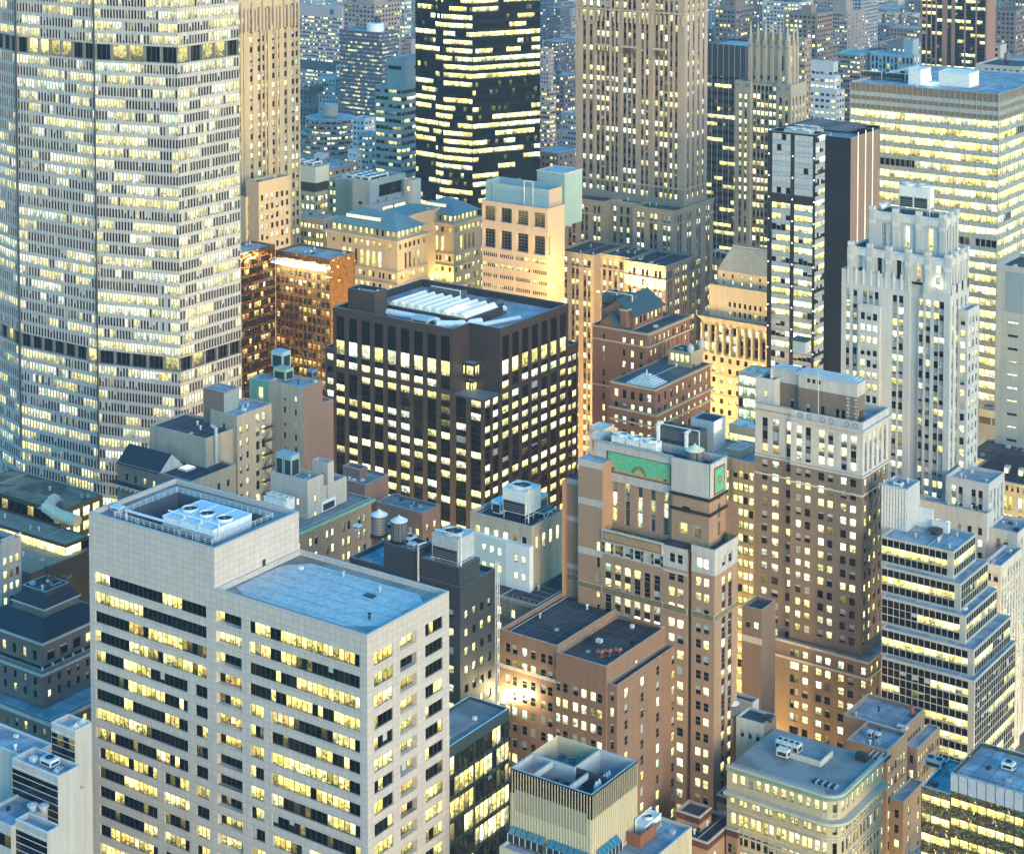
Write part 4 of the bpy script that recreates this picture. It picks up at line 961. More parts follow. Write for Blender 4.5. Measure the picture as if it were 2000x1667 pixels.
# ================ 7 white art deco stepped tower
WST = wall('white_deco_stone', (.41, .425, .425), .10, .10, .22, .7)
WSP = plain('deco_spandrel', (.26, .27, .28), .6)
H = Bld('white_deco_tower', 'white stone art deco tower with a stepped scalloped crown', 'office tower', [WST, WSP, wall('white_deco_trim', (.50, .51, .51), .08, .1, .15, .6), BLUEROOF, TARROOF],
        lit=dict(p=.42, run=1.5, tint=(.45, .95), br=(.6, 1.1), blind=.7, pale=.55))
K = at(1856, 560, 552); tx, ty_, tz = K; hr_ = along(K, (1, 0), 1893); uh = lambda px: uL((tx, ty_), px, 90); wlh = uh(1642)
fh = 3.5
def hpairs(a0, a1, n, wd_, g): return pairs(a1-a0, n, wd_, g, 0)
s1, s2h, s3 = uh(1800), uh(1775), uh(1722)
base = 52
# right half: two paired bays; notch; pair bay; triple bay bulge; left margin
R8 = lambda cols, zt_, n=27: [(zt_-fh*k-2.1, zt_-fh*k, cols) for k in range(n)]
zt1 = zat(tx, ty_, 592)
H.face((tx, ty_), (0, 1), (-1, 0), s1, base, tz, R8([(s1*.22, s1*.22+1.45), (s1*.42, s1*.42+1.45), (s1*.72, s1*.72+1.45), (s1*.72+2.1, s1*.72+3.55)], zt1), rev=.45, sp=(1, .25))
H.face((tx, ty_+s1), (1, 0), (0, 1), 1.0, base, tz, [])
H.face((tx+1, ty_+s1), (0, 1), (-1, 0), s2h-s1, base, tz, [])
H.face((tx, ty_+s2h), (1, 0), (0, -1), 1.0, base, tz, [])
zL = zat(tx, ty_+s3, 535)
H.face((tx, ty_+s2h), (0, 1), (-1, 0), s3-s2h, base, tz, R8([((s3-s2h)*.24, (s3-s2h)*.24+1.45), ((s3-s2h)*.24+2.0, (s3-s2h)*.24+3.45)], zt1), rev=.45, sp=(1, .25))
rest = wlh-s3
H.face((tx, ty_+s3), (0, 1), (-1, 0), rest, base, zL, R8([(rest*.10, rest*.10+1.35), (rest*.24, rest*.24+1.35), (rest*.38, rest*.38+1.35), (rest*.62, rest*.62+1.3), (rest*.80, rest*.80+1.2)], zt1), rev=.45, sp=(1, .25))
bz_ = zat(tx-1, ty_+s3+1, 598); br_ = rest*.55
H.vol(tx-1.1, ty_+s3+.3, tx-.004, ty_+s3+br_, base, bz_, L=dict(fh=fh, h=2.1, top=2.4, cols=[(.9+1.95*i, .9+1.95*i+1.35) for i in range(3)], rev=.3), ph=.2, pt=.1)
H.face((tx, ty_), (1, 0), (0, -1), hr_, base, tz, R8(even(hr_, 4, 1.3, .8), zt1), rev=.45, sp=(1, .25))
tzr = zat(tx+hr_*.45, ty_-3.2, 606)
H.vol(tx+hr_*.42, ty_-3.0, tx+hr_+.5, ty_-.01, base, tzr, L=dict(fh=fh, h=2.1, top=2.4, n=1, w=1.4), R=dict(fh=fh, h=2.1, top=2.4, n=3, w=1.2, mg=.4), ph=1.6)
for O, U_, N_, L_, z_ in (((tx, ty_+wlh), (1, 0), (0, 1), hr_, zL), ((tx+hr_, ty_), (0, 1), (1, 0), wlh, tz)): H.face(O, U_, N_, L_, 0, z_, [])
H.roof(tx, ty_, tx+hr_, ty_+s3, tz, .9, .4); H.roof(tx, ty_+s3, tx+hr_, ty_+wlh, zL, 1.1, .4)
fin = H.part('pier_finial')
for i in range(9):
    y = ty_+s2h+(wlh-s2h)*i/9; fin.box(tx-.25, y, zL-4, tx+.3, y+.55, zL+.7, 2)
def tier(x0, y0, x1, y1, z0, z1, n, nr, wd_, zw0, zw1):
    """one step of the crown: piers with niches and a scalloped rim"""
    b = H.part('crown_tier'); L1, L2 = y1-y0, x1-x0
    w = even(L1, n, wd_, .4); H.face((x0, y0), (0, 1), (-1, 0), L1, z0, z1-1.5, [(z0+zw0, z0+zw1, w)], rev=.6, st='g2x4', wallpart='crown_wall')
    w2 = even(L2, nr, wd_*.8, .4); H.face((x0, y0), (1, 0), (0, -1), L2, z0, z1-1.5, [(z0+zw0, z0+zw1, w2)], rev=.6, st='g2x4', wallpart='crown_wall')
    H.face((x0, y1), (1, 0), (0, 1), L2, z0, z1-1.5, [], wallpart='crown_wall'); H.face((x1, y0), (0, 1), (1, 0), L1, z0, z1-1.5, [], wallpart='crown_wall')
    for i in range(n+1):
        c = y0+.4+(L1-.8)*i/n; b.box(x0-.55, c-.75, z0-1.5, x0+.35, c+.75, z1-.6, 0); b.box(x0-.8, c-.85, z1-4.6, x0-.2, c+.85, z1-3.4, 2); b.box(x0-.65, c-.85, z1-.6, x0+.5, c+.85, z1+.5, 2)
        for k in (-1, 1): b.box(x0-.3, c+k*1.0-.12, z0-1, x0-.004, c+k*1.0+.12, z1-1.2, 0)
    for i in range(nr+1):
        c = x0+.4+(L2-.8)*i/nr; b.box(c-.6, y0-.5, z0-1.5, c+.6, y0+.35, z1-.6, 0); b.box(c-.7, y0-.6, z1-.6, c+.7, y0+.45, z1+.5, 2)
    for i in range(n):
        c = y0+.4+(L1-.8)*(i+.5)/n; ww = (L1-.8)/n/2-.7
        for k in range(5):
            a = -ww+2*ww*k/5; dz = 1.3*(1-((a+ww/5)/ww)**2); b.box(x0-.35, c+a, z1-3.2+ (1.3-dz)*-.3, x0+.3, c+a+2*ww/5-.05, z1-.3-dz, 2)
    for i in range(nr):
        c = x0+.4+(L2-.8)*(i+.5)/nr; ww = (L2-.8)/nr/2-.5
        for k in range(4):
            a = -ww+2*ww*k/4; b.box(c+a, y0-.35, z1-3, c+a+2*ww/4-.04, y0+.3, z1-1.2, 2)
    r = H.part('roof'); r.face([(x0+.3, y0+.3, z1-1.6), (x1-.1, y0+.3, z1-1.6), (x1-.1, y1-.1, z1-1.6), (x0+.3, y1-.1, z1-1.6)], 4)
    bb = H.part('crown_rim'); bb.ring(x0, y0, x1, y1, z1-1.5, z1-.9, .05, .4, 2)
q1x, q1y = tx+.4, ty_+.5; zq1 = zat(q1x, q1y, 500); q1l = along((q1x, q1y, zq1), (0, 1), 1660)
tier(q1x, q1y, tx+hr_-.4, q1y+q1l, tz-1.2, zq1, 5, 3, 1.5, 1.2, 7.2)
q2x, q2y = tx+2.6, ty_+3.2; zq2 = zat(q2x, q2y, 422); q2l = along((q2x, q2y, zq2), (0, 1), 1702)
tier(q2x, q2y, tx+hr_-2.0, q2y+q2l, zq1-1.6, zq2, 3, 2, 1.5, 1.6, 8.2)
cooling_tower(q2x+2.2, q2y+q2l*.26, zq2-1.6, 4.6, 9.0, 6.2, 2, 'pale twin-fan cooling tower on top of the white deco crown', legs=2.4, body=PALE)
duct([(q2x+2.5, q2y+q2l*.93, zq2-.4), (q2x+5, q2y+q2l*.86, zq2+.6)], .9, 'curled pale duct beside the twin fans on the white deco crown', PALE)
# lower wings
v1 = at(1931, 945, 540); H.vol(v1.x, v1.y, v1.x+along(v1, (1, 0), 1962), v1.y+along(v1, (0, 1), 1847), 0, v1.z, L=dict(fh=fh, h=2.1, top=2.4, pair=.7, n=2, w=1.35, rev=.4, sp=(1, .25), nr=2), R=dict(fh=fh, h=2.1, top=2.4, n=4, w=1.2, rev=.4, sp=(1, .25)), ph=1.2)
v2 = at(1928, 1003, 537.5); H.vol(v2.x, v2.y, v1.x+2, v2.y+along(v2, (0, 1), 1700), 0, v2.z, L=dict(fh=fh, h=2.1, top=4.5, n=11, w=1.35, rev=.4), ph=.5)
H.vol(v2.x+1.5, v1.y-9, v1.x+11, v1.y-.01, 0, zat(v2.x+1.5, v1.y-9, 1041), L=dict(fh=fh, h=2.1, top=2.6, pair=.7, n=1, w=1.35, rev=.4, sp=(1, .25)), R=dict(fh=fh, h=2.1, top=2.4, n=5, w=1.2, rev=.4, sp=(1, .25)), ph=1.0)
v4 = at(1955, 1105, 519); H.vol(v4.x, v4.y, v4.x+16, v4.y+5, 0, v4.z, L=dict(fh=fh, h=2.1, top=2.6, n=2, w=1.35, rev=.4), R=dict(fh=fh, h=2.1, top=2.4, n=7, w=1.2, rev=.4, sp=(1, .25)), ph=1.0)
lamp(tx-.9, ty_+s1*.46, tz-1.4, 'bright floodlight at the foot of the white deco crown', 120, (1, .88, .55), s=.9, group=None)

# ================ 8 mirror glass and black tower
MIR = plain('black_polished_stone', (.018, .02, .024), .25)
IB = Bld('glass_black_tower', 'pale mirror glass tower with black stone piers and a bare brown end wall', 'office tower', [MIR, plain('pale_spandrel_glass', (.30, .38, .45), .12), PALE, BLUEROOF, wall('black_blank_wall', (.008, .010, .016), .2, .2, .2), wall('brown_ribbed_end', (.20, .145, .12), .1, .1, .1)], frame=FR_STEEL,
         lit=dict(p=.55, run=4, tint=(.35, .95), br=(.5, 1.0), blind=.9, pale=.85))  # high blind and pale values colour unlit panes like reflected sky
K = at(1592, 264, 640); ix, iy, iz = K; il = along(K, (0, 1), 1500); ir = along(K, (1, 0), 1613)
ui = lambda px: uL((ix, iy), px, 140)
sg = [(ui(1587.5), ui(1551.5)), (ui(1544), ui(1508))]
zlit = zat(ix, iy, 400)
def glassrows(z1_, z0_, cols, fh=3.6):
    out = []; z = z1_-.6
    while z-3.3 > z0_: out.append((z-2.2, z, cols, 1.55)); z -= fh
    return out
lit0 = dict(IB.lit)
IB.lit.update(p=0.0, pale=.95, blind=.95); IB.face((ix, iy), (0, 1), (-1, 0), il, zlit, iz, glassrows(iz, zlit, sg), rev=.12, sp=(1, .08), st='plain', force=lambda: (0, .5, RND.random(), 1 if RND.random() < .85 else 0))  # upper panes: drawn blinds stand in for the sky mirrored in the glass
IB.lit.update(lit0); IB.face((ix, iy), (0, 1), (-1, 0), il, 0, zlit, glassrows(zlit, 20, sg), rev=.12, sp=(1, .08), st='plain')
IB.face((ix, iy), (1, 0), (0, -1), ir, 0, iz, glassrows(iz, 20, [(.5, ir-.3)]), rev=.12, sp=(1, .08), st='plain')
IB.face((ix, iy+il), (1, 0), (0, 1), ir+20, 0, iz, [])
kx = ix+ir; tk_ = along((kx, iy, iz), (0, -1), 1662); kk_ = Vector((kx, iy-tk_, 0)); ze_ = zat(kx, kk_.y, 270)
IB.face((kx, kk_.y), (0, 1), (-1, 0), iy+6-kk_.y, 0, ze_, [], m=4, wallpart='end_block')
er = along((kx, kk_.y, ze_), (1, 0), 1718)
IB.face((kx, kk_.y), (1, 0), (0, -1), er, 0, ze_, [], m=5, wallpart='end_block')
st_w = IB.part('light_strip', [glow('warm_strip_glass', (1, .82, .6), .62)])
for a in (.25, .51, .76):
    st_w.box(kx+er*a-.25, kk_.y-.05, 40, kx+er*a+.25, kk_.y-.004, iz)
IB.face((kx+er, kk_.y), (0, 1), (1, 0), iy+il-kk_.y, 0, iz, [], m=4); IB.face((kx, iy+il+.01), (1, 0), (0, 1), er, 0, iz, [], m=4)
IB.roof(ix, iy, kx, iy+il, iz, 1.6, .4); IB.roof(kx, kk_.y, kx+er, iy+il, ze_, 2.4, .4)
sp_ = IB.part('spotlight', [glow('white_point_light', (1, .95, .85), 5)])
for c in (0.25, ui(1548), il-.45):
    for k in range(16): sp_.box(ix-.09, iy+c-.14, iz-8-k*7.3, ix-.01, iy+c+.14, iz-7.6-k*7.3)
for i in range(2): cooling_tower(ix+3+i*6.5, iy+4, iz-1.6, 5.2, 9, 1.6, 2, ['low fan deck nearest the front of the mirror glass tower roof', 'low fan deck behind the first on the mirror glass tower roof'][i], legs=.3)
tr_ = IB.part('roof_truss', [DARKCAP])
for k in range(7):
    tr_.bar((kx+1+k*(er-2)/7, kk_.y+1, iz+.6), (kx+1+(k+1)*(er-2)/7, iy+il-1.5, iz+.6), .14); tr_.bar((kx+1+k*(er-2)/7, iy+il-1.5, iz+.6), (kx+1+(k+1)*(er-2)/7, kk_.y+1, iz+.6), .14)

# ================ 9 wide banded glass block on the right
JG = plain('grey_curtain_mullion', (.34, .37, .38), .4, .3)
JB = Bld('banded_glass_block', 'wide glass office block with brightly lit floor bands and pale flat roof', 'office tower', [JG, plain('grey_spandrel_glass', (.30, .35, .37), .15), PALE, BLUEROOF, wall('bronze_louvre', (.16, .13, .09), .1, .2, .1)], frame=JG,
         lit=dict(p=.93, run=9, tint=(.50, .78), br=(.75, 1.15), blind=.25, pale=.1))
K = at(1951, 184, 660); jx, jy, jz = K; jl = along(K, (0, 1), 1661); jr = along(K, (1, 0), 2070)
zj = zat(jx, jy, 238)
for O, U_, N_, L_ in (((jx, jy), (0, 1), (-1, 0), jl), ((jx, jy), (1, 0), (0, -1), jr)):
    n = int(L_/1.9); c = [(.15, L_-.15)]
    rows = []; z = zj
    while z > 60: rows.append((z-2.6, z, c, 1.9)); z -= 4.1
    JB.face(O, U_, N_, L_, 0, zj+.5, rows, rev=.15, st='plain', m=1)
    mb = JB.part('mullion')
    for i in range(n+1):
        u = min(L_-.06, L_*i/n)
        if U_[1]: mb.box(jx-.22, jy+u, 50, jx-.004, jy+u+.1, jz, 0)
        else: mb.box(jx+u, jy-.22, 50, jx+u+.1, jy-.004, jz, 0)
    lv = zj+.5; hh = (jz-lv)/6
    for k in range(6): JB.face(O, U_, N_, L_, lv+k*hh, lv+(k+1)*hh, [], m=4 if k % 2 == 0 or k == 5 else 1)
JB.face((jx, jy+jl), (1, 0), (0, 1), jr, 0, jz, [], m=1); JB.face((jx+jr, jy), (0, 1), (1, 0), jl, 0, jz, [], m=1)
JB.roof(jx, jy, jx+jr, jy+jl, jz, .8, .5)
for a, b, c, hgt in ((1798, 167, 1774, 5.4), (1893, 172, 1833, 5.0)):
    P = at(a, b, z=jz-.8); Lw = along(P, (0, 1), c); pr2 = JB.part('rooftop_plant_room', [PALE]); pr2.box(P.x, P.y, jz-.8, P.x+9, P.y+Lw, jz-.8+hgt); pr2.ring(P.x, P.y, P.x+9, P.y+Lw, jz-.9+hgt, jz-.6+hgt, .12, .2)
P = at(1720, 158, z=jz-.8)
for i in range(2): cooling_tower(P.x+2, P.y-8+i*9, jz-.8, 4, 7.5, 1.8, 3, ['low dark fan bank near the left end of the banded glass roof', 'second low fan bank at the far left of the banded glass roof'][i], legs=.3, body=STEELD)
lamp(P.x+5, P.y-17, jz-.8, 'cool white lamp beside the plant room on the banded glass roof', 900, (.6, 1, 1), s=.8, group=None)

# ================ 10 stepped glass office block, lower right
LG = wall('silver_grid_frame', (.36, .37, .34), .05, .05, .1, .5)
LB = Bld('stepped_glass_block', 'stepped office block with white grid glazing and terraced floors at lower right', 'office building', [LG, plain('black_green_glass', (.012, .025, .025), .06), CAP, BLUEROOF], frame=LG,
         lit=dict(p=.72, run=12, tint=(.42, .7), br=(.6, 1.1), blind=.2, pale=.3))
tiers = [(1862, 1077, 1907, 470, 4), (1876, 1140, 1931, 466.5, 4), (1886, 1203, 1949, 463, 4), (1902, 1269, 1975, 459, 4), (1903, 1329, 1985, 456, 18)]
zl = [at(a, b, dpt).z for a, b, c, dpt, n in tiers]
for i, (a, b, c, dpt, n) in enumerate(tiers):
    K = at(a, b, dpt); l_, r2 = along(K, (0, 1), 1722), along(K, (1, 0), c)
    z0_ = zl[i+1]-1 if i < 4 else 0
    nL, nR = max(3, round((l_-1.6)/1.62)), max(3, round((r2-1)/1.5))
    cl_, cr_ = [(1.5+(l_-1.5)*k/nL+.07, 1.5+(l_-1.5)*(k+1)/nL-.07) for k in range(nL)], [(.7+(r2-1.2)*k/nR+.07, .7+(r2-1.2)*(k+1)/nR-.07) for k in range(nR)]
    rows = lambda cc: [r for k in range(n//2 if n < 10 else 9) for r in ((K.z-.5-3.9*k-3.8, K.z-.5-3.9*k-2.05, cc), (K.z-.5-3.9*k-1.9, K.z-.5-3.9*k-.15, cc))]
    for O, U_, N_, L_, cc in (((K.x, K.y), (0, 1), (-1, 0), l_, cl_), ((K.x, K.y), (1, 0), (0, -1), r2, cr_)):
        rs = [r for r in rows(cc) if r[0] > z0_+.2]
        keep = dict(LB.lit); up = [r for k, r in enumerate(rs) if k % 2 == 0]; lo = [r for k, r in enumerate(rs) if k % 2]
        allr = rs
        # spandrel panes stay dark, vision panes carry the rooms
        n0 = len(LB.wins); LB.face(O, U_, N_, L_, z0_, K.z, allr, rev=.12, st='pane')
        for j in range(n0, len(LB.wins)):
            w = LB.wins[j]; zc_ = w[0][2]
            kk = ((K.z-.5)-zc_) % 3.9
            if kk < 1.95: LB.wins[j] = w[:5]+((0, .5, RND.random(), 0),)
    for O, U_, N_, L_ in (((K.x, K.y+l_), (1, 0), (0, 1), r2), ((K.x+r2, K.y), (0, 1), (1, 0), l_)): LB.face(O, U_, N_, L_, z0_, K.z, [])
    LB.roof(K.x, K.y, K.x+r2, K.y+l_, K.z, .35, .3)
    if i == 0:
        KL = K; kl0, kr0 = l_, r2
wp = LB.part('roof_wing_wall', [PALE]); P = at(1755, 1030, z=KL.z-.35)
wp.box(P.x+4, P.y-7.5, KL.z-.4, P.x+4.4, P.y, KL.z+4.6); wp.prism([(P.x+3.3, P.y-12), (P.x+4.4, P.y-12), (P.x+4.4, P.y-7.5), (P.x+3.3, P.y-7.5)], KL.z-.4, KL.z+2.2)
vent(P.x+1.2, P.y-9.5, KL.z-.35, 1.6, 'black round fan on the top terrace of the stepped glass block', STEELD, 1.5)
Kb = at(1772, 955, 484); LB.vol(Kb.x, Kb.y, Kb.x+8, Kb.y+7, KL.z-5, Kb.z, m=2, ph=.5)
rb = LB.part('bulkhead_rib', [PALE])
for i in range(9): rb.box(Kb.x-.12, Kb.y+.2+i*.8, KL.z, Kb.x-.004, Kb.y+.5+i*.8, Kb.z-.3)
ac_unit(Kb.x+1, Kb.y+2, Kb.z-.5, 1.6, 2.2, .9, 'pale roof unit on the ribbed bulkhead beside the brown tower', PALE, 1)
# ================ 11 cream block with a rounded corner and green cornice
CRM = wall('cream_limestone', (.48, .41, .27), .1, .15, .22, .8, brick=(1.6, .6, .03, (.45, .385, .25), (.33, .28, .18)))
GRN = plain('verdigris_copper', (.14, .28, .22), .7)
NB = Bld('cream_corner_block', 'cream stone block with rounded corner, green copper cornice and grey gravel roof', 'office building', [CRM, CRM, wall('cream_trim', (.46, .42, .33), .1, .1, .2), GRAVEL, GRN],
         lit=dict(p=.72, run=1.5, tint=(.5, .82), br=(.6, 1.1), blind=.5, pale=.2))
K = at(1636, 1560, 383); nx_, ny_, nz = K; nl = along(K, (0, 1), 1420); nr_ = along(K, (1, 0), 1723); rad = 3.4
def arc(cx, cy, r, n=8): return [(cx-r*math.cos(t), cy-r*math.sin(t)) for t in [math.pi/2*i/n for i in range(n+1)]]
def cornered(p): # outline grown by p: left face, rounded near corner, right face
    a = arc(nx_+rad, ny_+rad, rad+p); return [(nx_-p, ny_+nl)]+a+[(nx_+nr_, ny_-p), (nx_+nr_, ny_+nl)]
fhn = 3.9
wallc = dict(L=[(0, 0)])
cLn = pairs(nl-rad-.5, 7, 1.05, .6, .4); cRn = pairs(nr_-rad-.5, 5, 1.0, .5, .3)
za_ = nz-4.8
def nrows(cols, zt_, n, h=2.5): return [(zt_-fhn*k-h, zt_-fhn*k, cols) for k in range(n)]
attL = even(nl-rad-.5, 11, 1.05, .3); attR = even(nr_-rad-.5, 7, 1.0, .3)
NB.face((nx_, ny_+rad), (0, 1), (-1, 0), nl-rad, 0, nz-.6, [(nz-3.6, nz-1.5, attL), (nz-8.2, nz-6.4, pairs(nl-rad-.5, 7, .95, 1.2, .4))]+nrows(cLn, nz-9.9, 9))
NB.face((nx_+rad, ny_), (1, 0), (0, -1), nr_-rad, 0, nz-.6, [(nz-3.6, nz-1.5, attR), (nz-8.2, nz-6.4, cRn)]+nrows(cRn, nz-9.9, 9))
ap = arc(nx_+rad, ny_+rad, rad, 5)
for (xa, yaa), (xb, ybb) in zip(ap, ap[1:]):
    Lq = math.hypot(xb-xa, ybb-yaa); uu = ((xb-xa)/Lq, (ybb-yaa)/Lq); nn = (uu[1], -uu[0])
    if nn[0]+nn[1] > 0: nn = (-nn[0], -nn[1])
    cq = [(Lq/2-.45, Lq/2+.45)]; k_ = ap.index((xa, yaa))
    NB.face((xa, yaa), uu, nn, Lq, 0, nz-.6, ([(nz-3.6, nz-1.5, cq), (nz-8.2, nz-6.4, cq)]+nrows(cq, nz-9.9, 9)) if k_ % 2 == 0 else [])
NB.face((nx_+nr_, ny_), (0, 1), (1, 0), nl, 0, nz-.6, []); NB.face((nx_, ny_+nl), (1, 0), (0, 1), nr_, 0, nz-.6, [])
co = NB.part('cornice')
def shelf(z0, z1, p, mt, inner=-.05):
    o_, i_ = cornered(p)[:-1], cornered(inner)[:-1]
    for j in range(len(o_)-1):
        a, b, c, d = o_[j], o_[j+1], i_[j+1], i_[j]
        co.face([(*a, z1), (*b, z1), (*c, z1), (*d, z1)], mt); co.face([(*a, z0), (*b, z0), (*b, z1), (*a, z1)], mt); co.face([(*d, z0), (*c, z0), (*b, z0), (*a, z0)], mt)
shelf(nz-.9, nz-.35, .55, 4); shelf(nz-.35, nz+.1, .35, 2, -.4)
shelf(nz-5.6, nz-5.0, 1.7, 2); shelf(nz-6.0, nz-5.6, 1.3, 4)
for zq in (nz-9.0, nz-9.9-fhn*1-.7, nz-9.9-fhn*3-.7): shelf(zq, zq+.35, .25, 2)
for k in range(3):
    for c in [(a, b) for a, b in cLn]: co.box(nx_-.3, ny_+rad+c[0]-.15, nz-9.9-fhn*k+.15, nx_-.004, ny_+rad+c[1]+.15, nz-9.9-fhn*k+.45, 2)
    for c in cRn: co.box(nx_+rad+c[0]-.15, ny_-.3, nz-9.9-fhn*k+.15, nx_+rad+c[1]+.15, ny_-.004, nz-9.9-fhn*k+.45, 2)
md = NB.part('medallion')
for i in range(7):
    c = ny_+rad+.4+(nl-rad-1.3)*(i+.5)/7
    md.face([(nx_-.1, c+.5*math.cos(2*math.pi*j/12), nz-7.3+.5*math.sin(2*math.pi*j/12)) for j in range(12)][::-1], 2)
    md.face([(nx_-.13, c+.28*math.cos(2*math.pi*j/12), nz-7.3+.28*math.sin(2*math.pi*j/12)) for j in range(12)][::-1], 0)
ro = NB.part('roof'); ri = cornered(-.4); ro.face([(x, y, nz-.6) for x, y in ri], 3)
# court cut behind and rooftop gear
cb_ = NB.part('court_wall', [wall('cream_court_wall', (.50, .47, .38), .1, .1, .2)])
Pc = at(1600, 1497, z=nz-.6); cb_.box(Pc.x, Pc.y-.3, nz-.6, Pc.x+6, Pc.y, nz+.6); cb_.box(Pc.x, Pc.y, nz-.6, Pc.x+.3, Pc.y+7, nz+.6)
P = at(1512, 1475, z=nz-.5)
for i in range(4): ac_unit(P.x+2.6, P.y-4.2+i*1.35, nz-.3, 2.2, 1.2, 1.7, ['white air unit at the near end of the row of four on the gravel roof', 'white air unit second in the row of four on the gravel roof', 'white air unit third in the row of four on the gravel roof', 'white air unit at the far end of the row of four on the gravel roof'][i], PALE, 1)
ac_unit(P.x-.6, P.y-3.4, nz-.2, 1.5, 2.6, 1.6, 'white air unit on a teal base standing apart on the gravel roof', PALE, 0)
railing([(nx_+.5, ny_+nl-1, nz-.6), (nx_+.5, ny_+3.2, nz-.6)], 'thin railing inside the rounded parapet of the cream block', mat=STEEL)
P = at(1690, 1462, z=nz-.6)
sr = NB.part('stepped_skylight', [STEELD, STEEL])
for i in range(9): sr.box(P.x-3, P.y-6+i*.55, nz-.6, P.x, P.y-5.7+i*.55, nz-.2, i % 2)
P = at(1690, 1490, z=nz-.6); ac_unit(P.x, P.y, nz-.6, 1.8, 2.4, 1.2, 'dark air unit at the back right of the gravel roof', STEELD, 1)
P = at(1615, 1532, z=nz-.6)
for i in range(8): sr.box(P.x-1.0, P.y+2.5-i*.7, nz-.6, P.x+.6, P.y+2.9-i*.7, nz-.1, i % 2)
# brick bulkheads behind the gravel roof, left
NB2 = Bld('low_brick_bulkheads', 'low white and brick roof sheds wedged between the art deco tower and brown tower', 'building', [wall('painted_white_brick', (.46, .45, .40), .1, .2, .3), BROWN, CAP, TARROOF], lit=dict(p=.1))
K = at(1492, 1414, 412); NB2.V(1492, 1414, 1438, 1516, 412, L=dict(fh=3.6, h=1.6, top=2.6, n=3, w=.9, nr=1), ph=.5)
bb = NB2.part('brick_face', [BROWN]); bb.box(K.x+.01, K.y-.05, K.z-9, K.x+along(K, (1, 0), 1516), K.y-.003, K.z)
NB2.V(1470, 1372, 1425, 1482, 430, m=2, ph=.6)
K5 = at(1456, 1408, 415); water_tank(K5.x+1, K5.y+4, K.z-.5, 1.6, 2.2, 'small tank with white conical top on the low roof sheds', PALE, .2)
for px_2, py_2, lb_ in ((1502, 1408, 'black pyramid-topped vent on the low roof sheds'), (1525, 1460, 'dark mushroom vent on the cream block roof beside the white units')):
    P = at(px_2, py_2, z=K.z-.4 if px_2 < 1510 else nz-.5); vent(P.x, P.y, P.z, 1.6, lb_, STEELD, .9)

# ================ 12 tan brick block with pale blue roof, lower right
TBR = wall('tan_brick', (.25, .18, .12), .12, .25, .18, .9, brick=(.5, .18, .02, (.21, .15, .10), (.2, .16, .12)))
OB = Bld('tan_brick_block', 'tan brick block with pale blue flat roof and red chimney below the brown tower', 'office building', [TBR, TBR, LIME, BLUEROOF], lit=dict(p=.6, run=1.4, tint=(.5, .8), br=(.5, 1.0), blind=.5, pale=.3))
sp = dict(fh=3.5, h=1.9, rev=.3)
v = OB.V(1733, 1466, 1654, 1772, 430, L=dict(sp, top=4.0, n=4, w=1.1), R=dict(sp, top=4.0, n=3, w=1.1, pair=.5), ph=1.0)
v2_ = OB.V(1786, 1448, 1750, 1829, 434, L=dict(sp, top=3.2, n=2, w=1.1), R=dict(sp, top=3.2, n=5, w=1.05, pair=.5), ph=1.0) if False else None
K = at(1733, 1466, 430); xr = v[2]
OB.vol(xr, K.y+1.5, xr+13.5, K.y+16, 0, K.z-.02, L=dict(sp, top=3.0, n=1, w=1), R=dict(sp, top=3.2, pair=.5, n=4, w=1.05), ph=1.0, backs=None)
OB.vol(xr+2.2, K.y-1.6, xr+15.5, K.y+1.49, 0, K.z-4.3, L=dict(sp, top=2.0, n=1, w=1), R=dict(sp, top=2.2, pair=.5, n=4, w=1.05), ph=.4)
OB.vol(v[0]+1.5, K.y-3.4, xr+2.1, K.y-.02, 0, K.z-11.5, L=dict(sp, top=2.2, n=1, w=1.1), R=dict(sp, top=2.2, n=2, w=1.1), ph=.5)
OB.vol(v[0]+.5, K.y-6.5, xr+17, K.y-3.42, 0, K.z-25, L=dict(sp, top=2.2, n=2, w=1.1), R=dict(sp, top=2.2, n=6, w=1.1, pair=.5), ph=.5)
ch = OB.part('chimney', [plain('red_chimney_pot', (.30, .07, .04), .7)]); P = at(1781, 1397, z=K.z-1); ch.lathe(P.x, P.y, [(.9, K.z-1), (.9, K.z-.8), (.5, K.z-.7), (.5, K.z+1.3), (.6, K.z+1.4)], 14)
for i, (a, b) in enumerate(((1702, 1443), (1716, 1447))): P = at(a, b, z=K.z-1); ac_unit(P.x, P.y, K.z-1, 1.2, 1.1, 1.5, ['white upright unit left of its twin on the pale blue roof', 'white upright unit right of its twin on the pale blue roof'][i], PALE, 0)
P = at(1770, 1428, z=K.z-1); ac_unit(P.x, P.y, K.z-1, 1.2, 2.4, .6, 'low skylight box on the pale blue brick roof', PALE, 0)

# ================ 13 wavy mirror glass block, bottom right corner
WV, nn_, bb_ = nodes('wavy_bronze_glass')
g_ = N(nn_, 'ShaderNodeNewGeometry'); nz1 = N(nn_, 'ShaderNodeTexNoise', Scale=.55, Detail=2.0, Distortion=1.2); nn_.links.new(g_.outputs['Position'], nz1.inputs['Vector'])
bp = N(nn_, 'ShaderNodeBump', Strength=.9, Distance=1.2); nn_.links.new(nz1.outputs[0], bp.inputs['Height']); nn_.links.new(bp.outputs[0], bb_.inputs['Normal'])
bb_.inputs['Base Color'].default_value = (.30, .23, .12, 1); bb_.inputs['Metallic'].default_value = .9; bb_.inputs['Roughness'].default_value = .05
PB = Bld('wavy_mirror_block', 'mirror glass block with wavy golden reflections and pale flat roof at the bottom right corner', 'office building', [WV, WV, PALE, BLUEROOF, plain('white_fascia_glass', (.45, .47, .50), .2)], frame=STEELD,
         lit=dict(p=.85, run=6, tint=(.35, .6), br=(.6, 1.1), blind=.1, pale=.05))
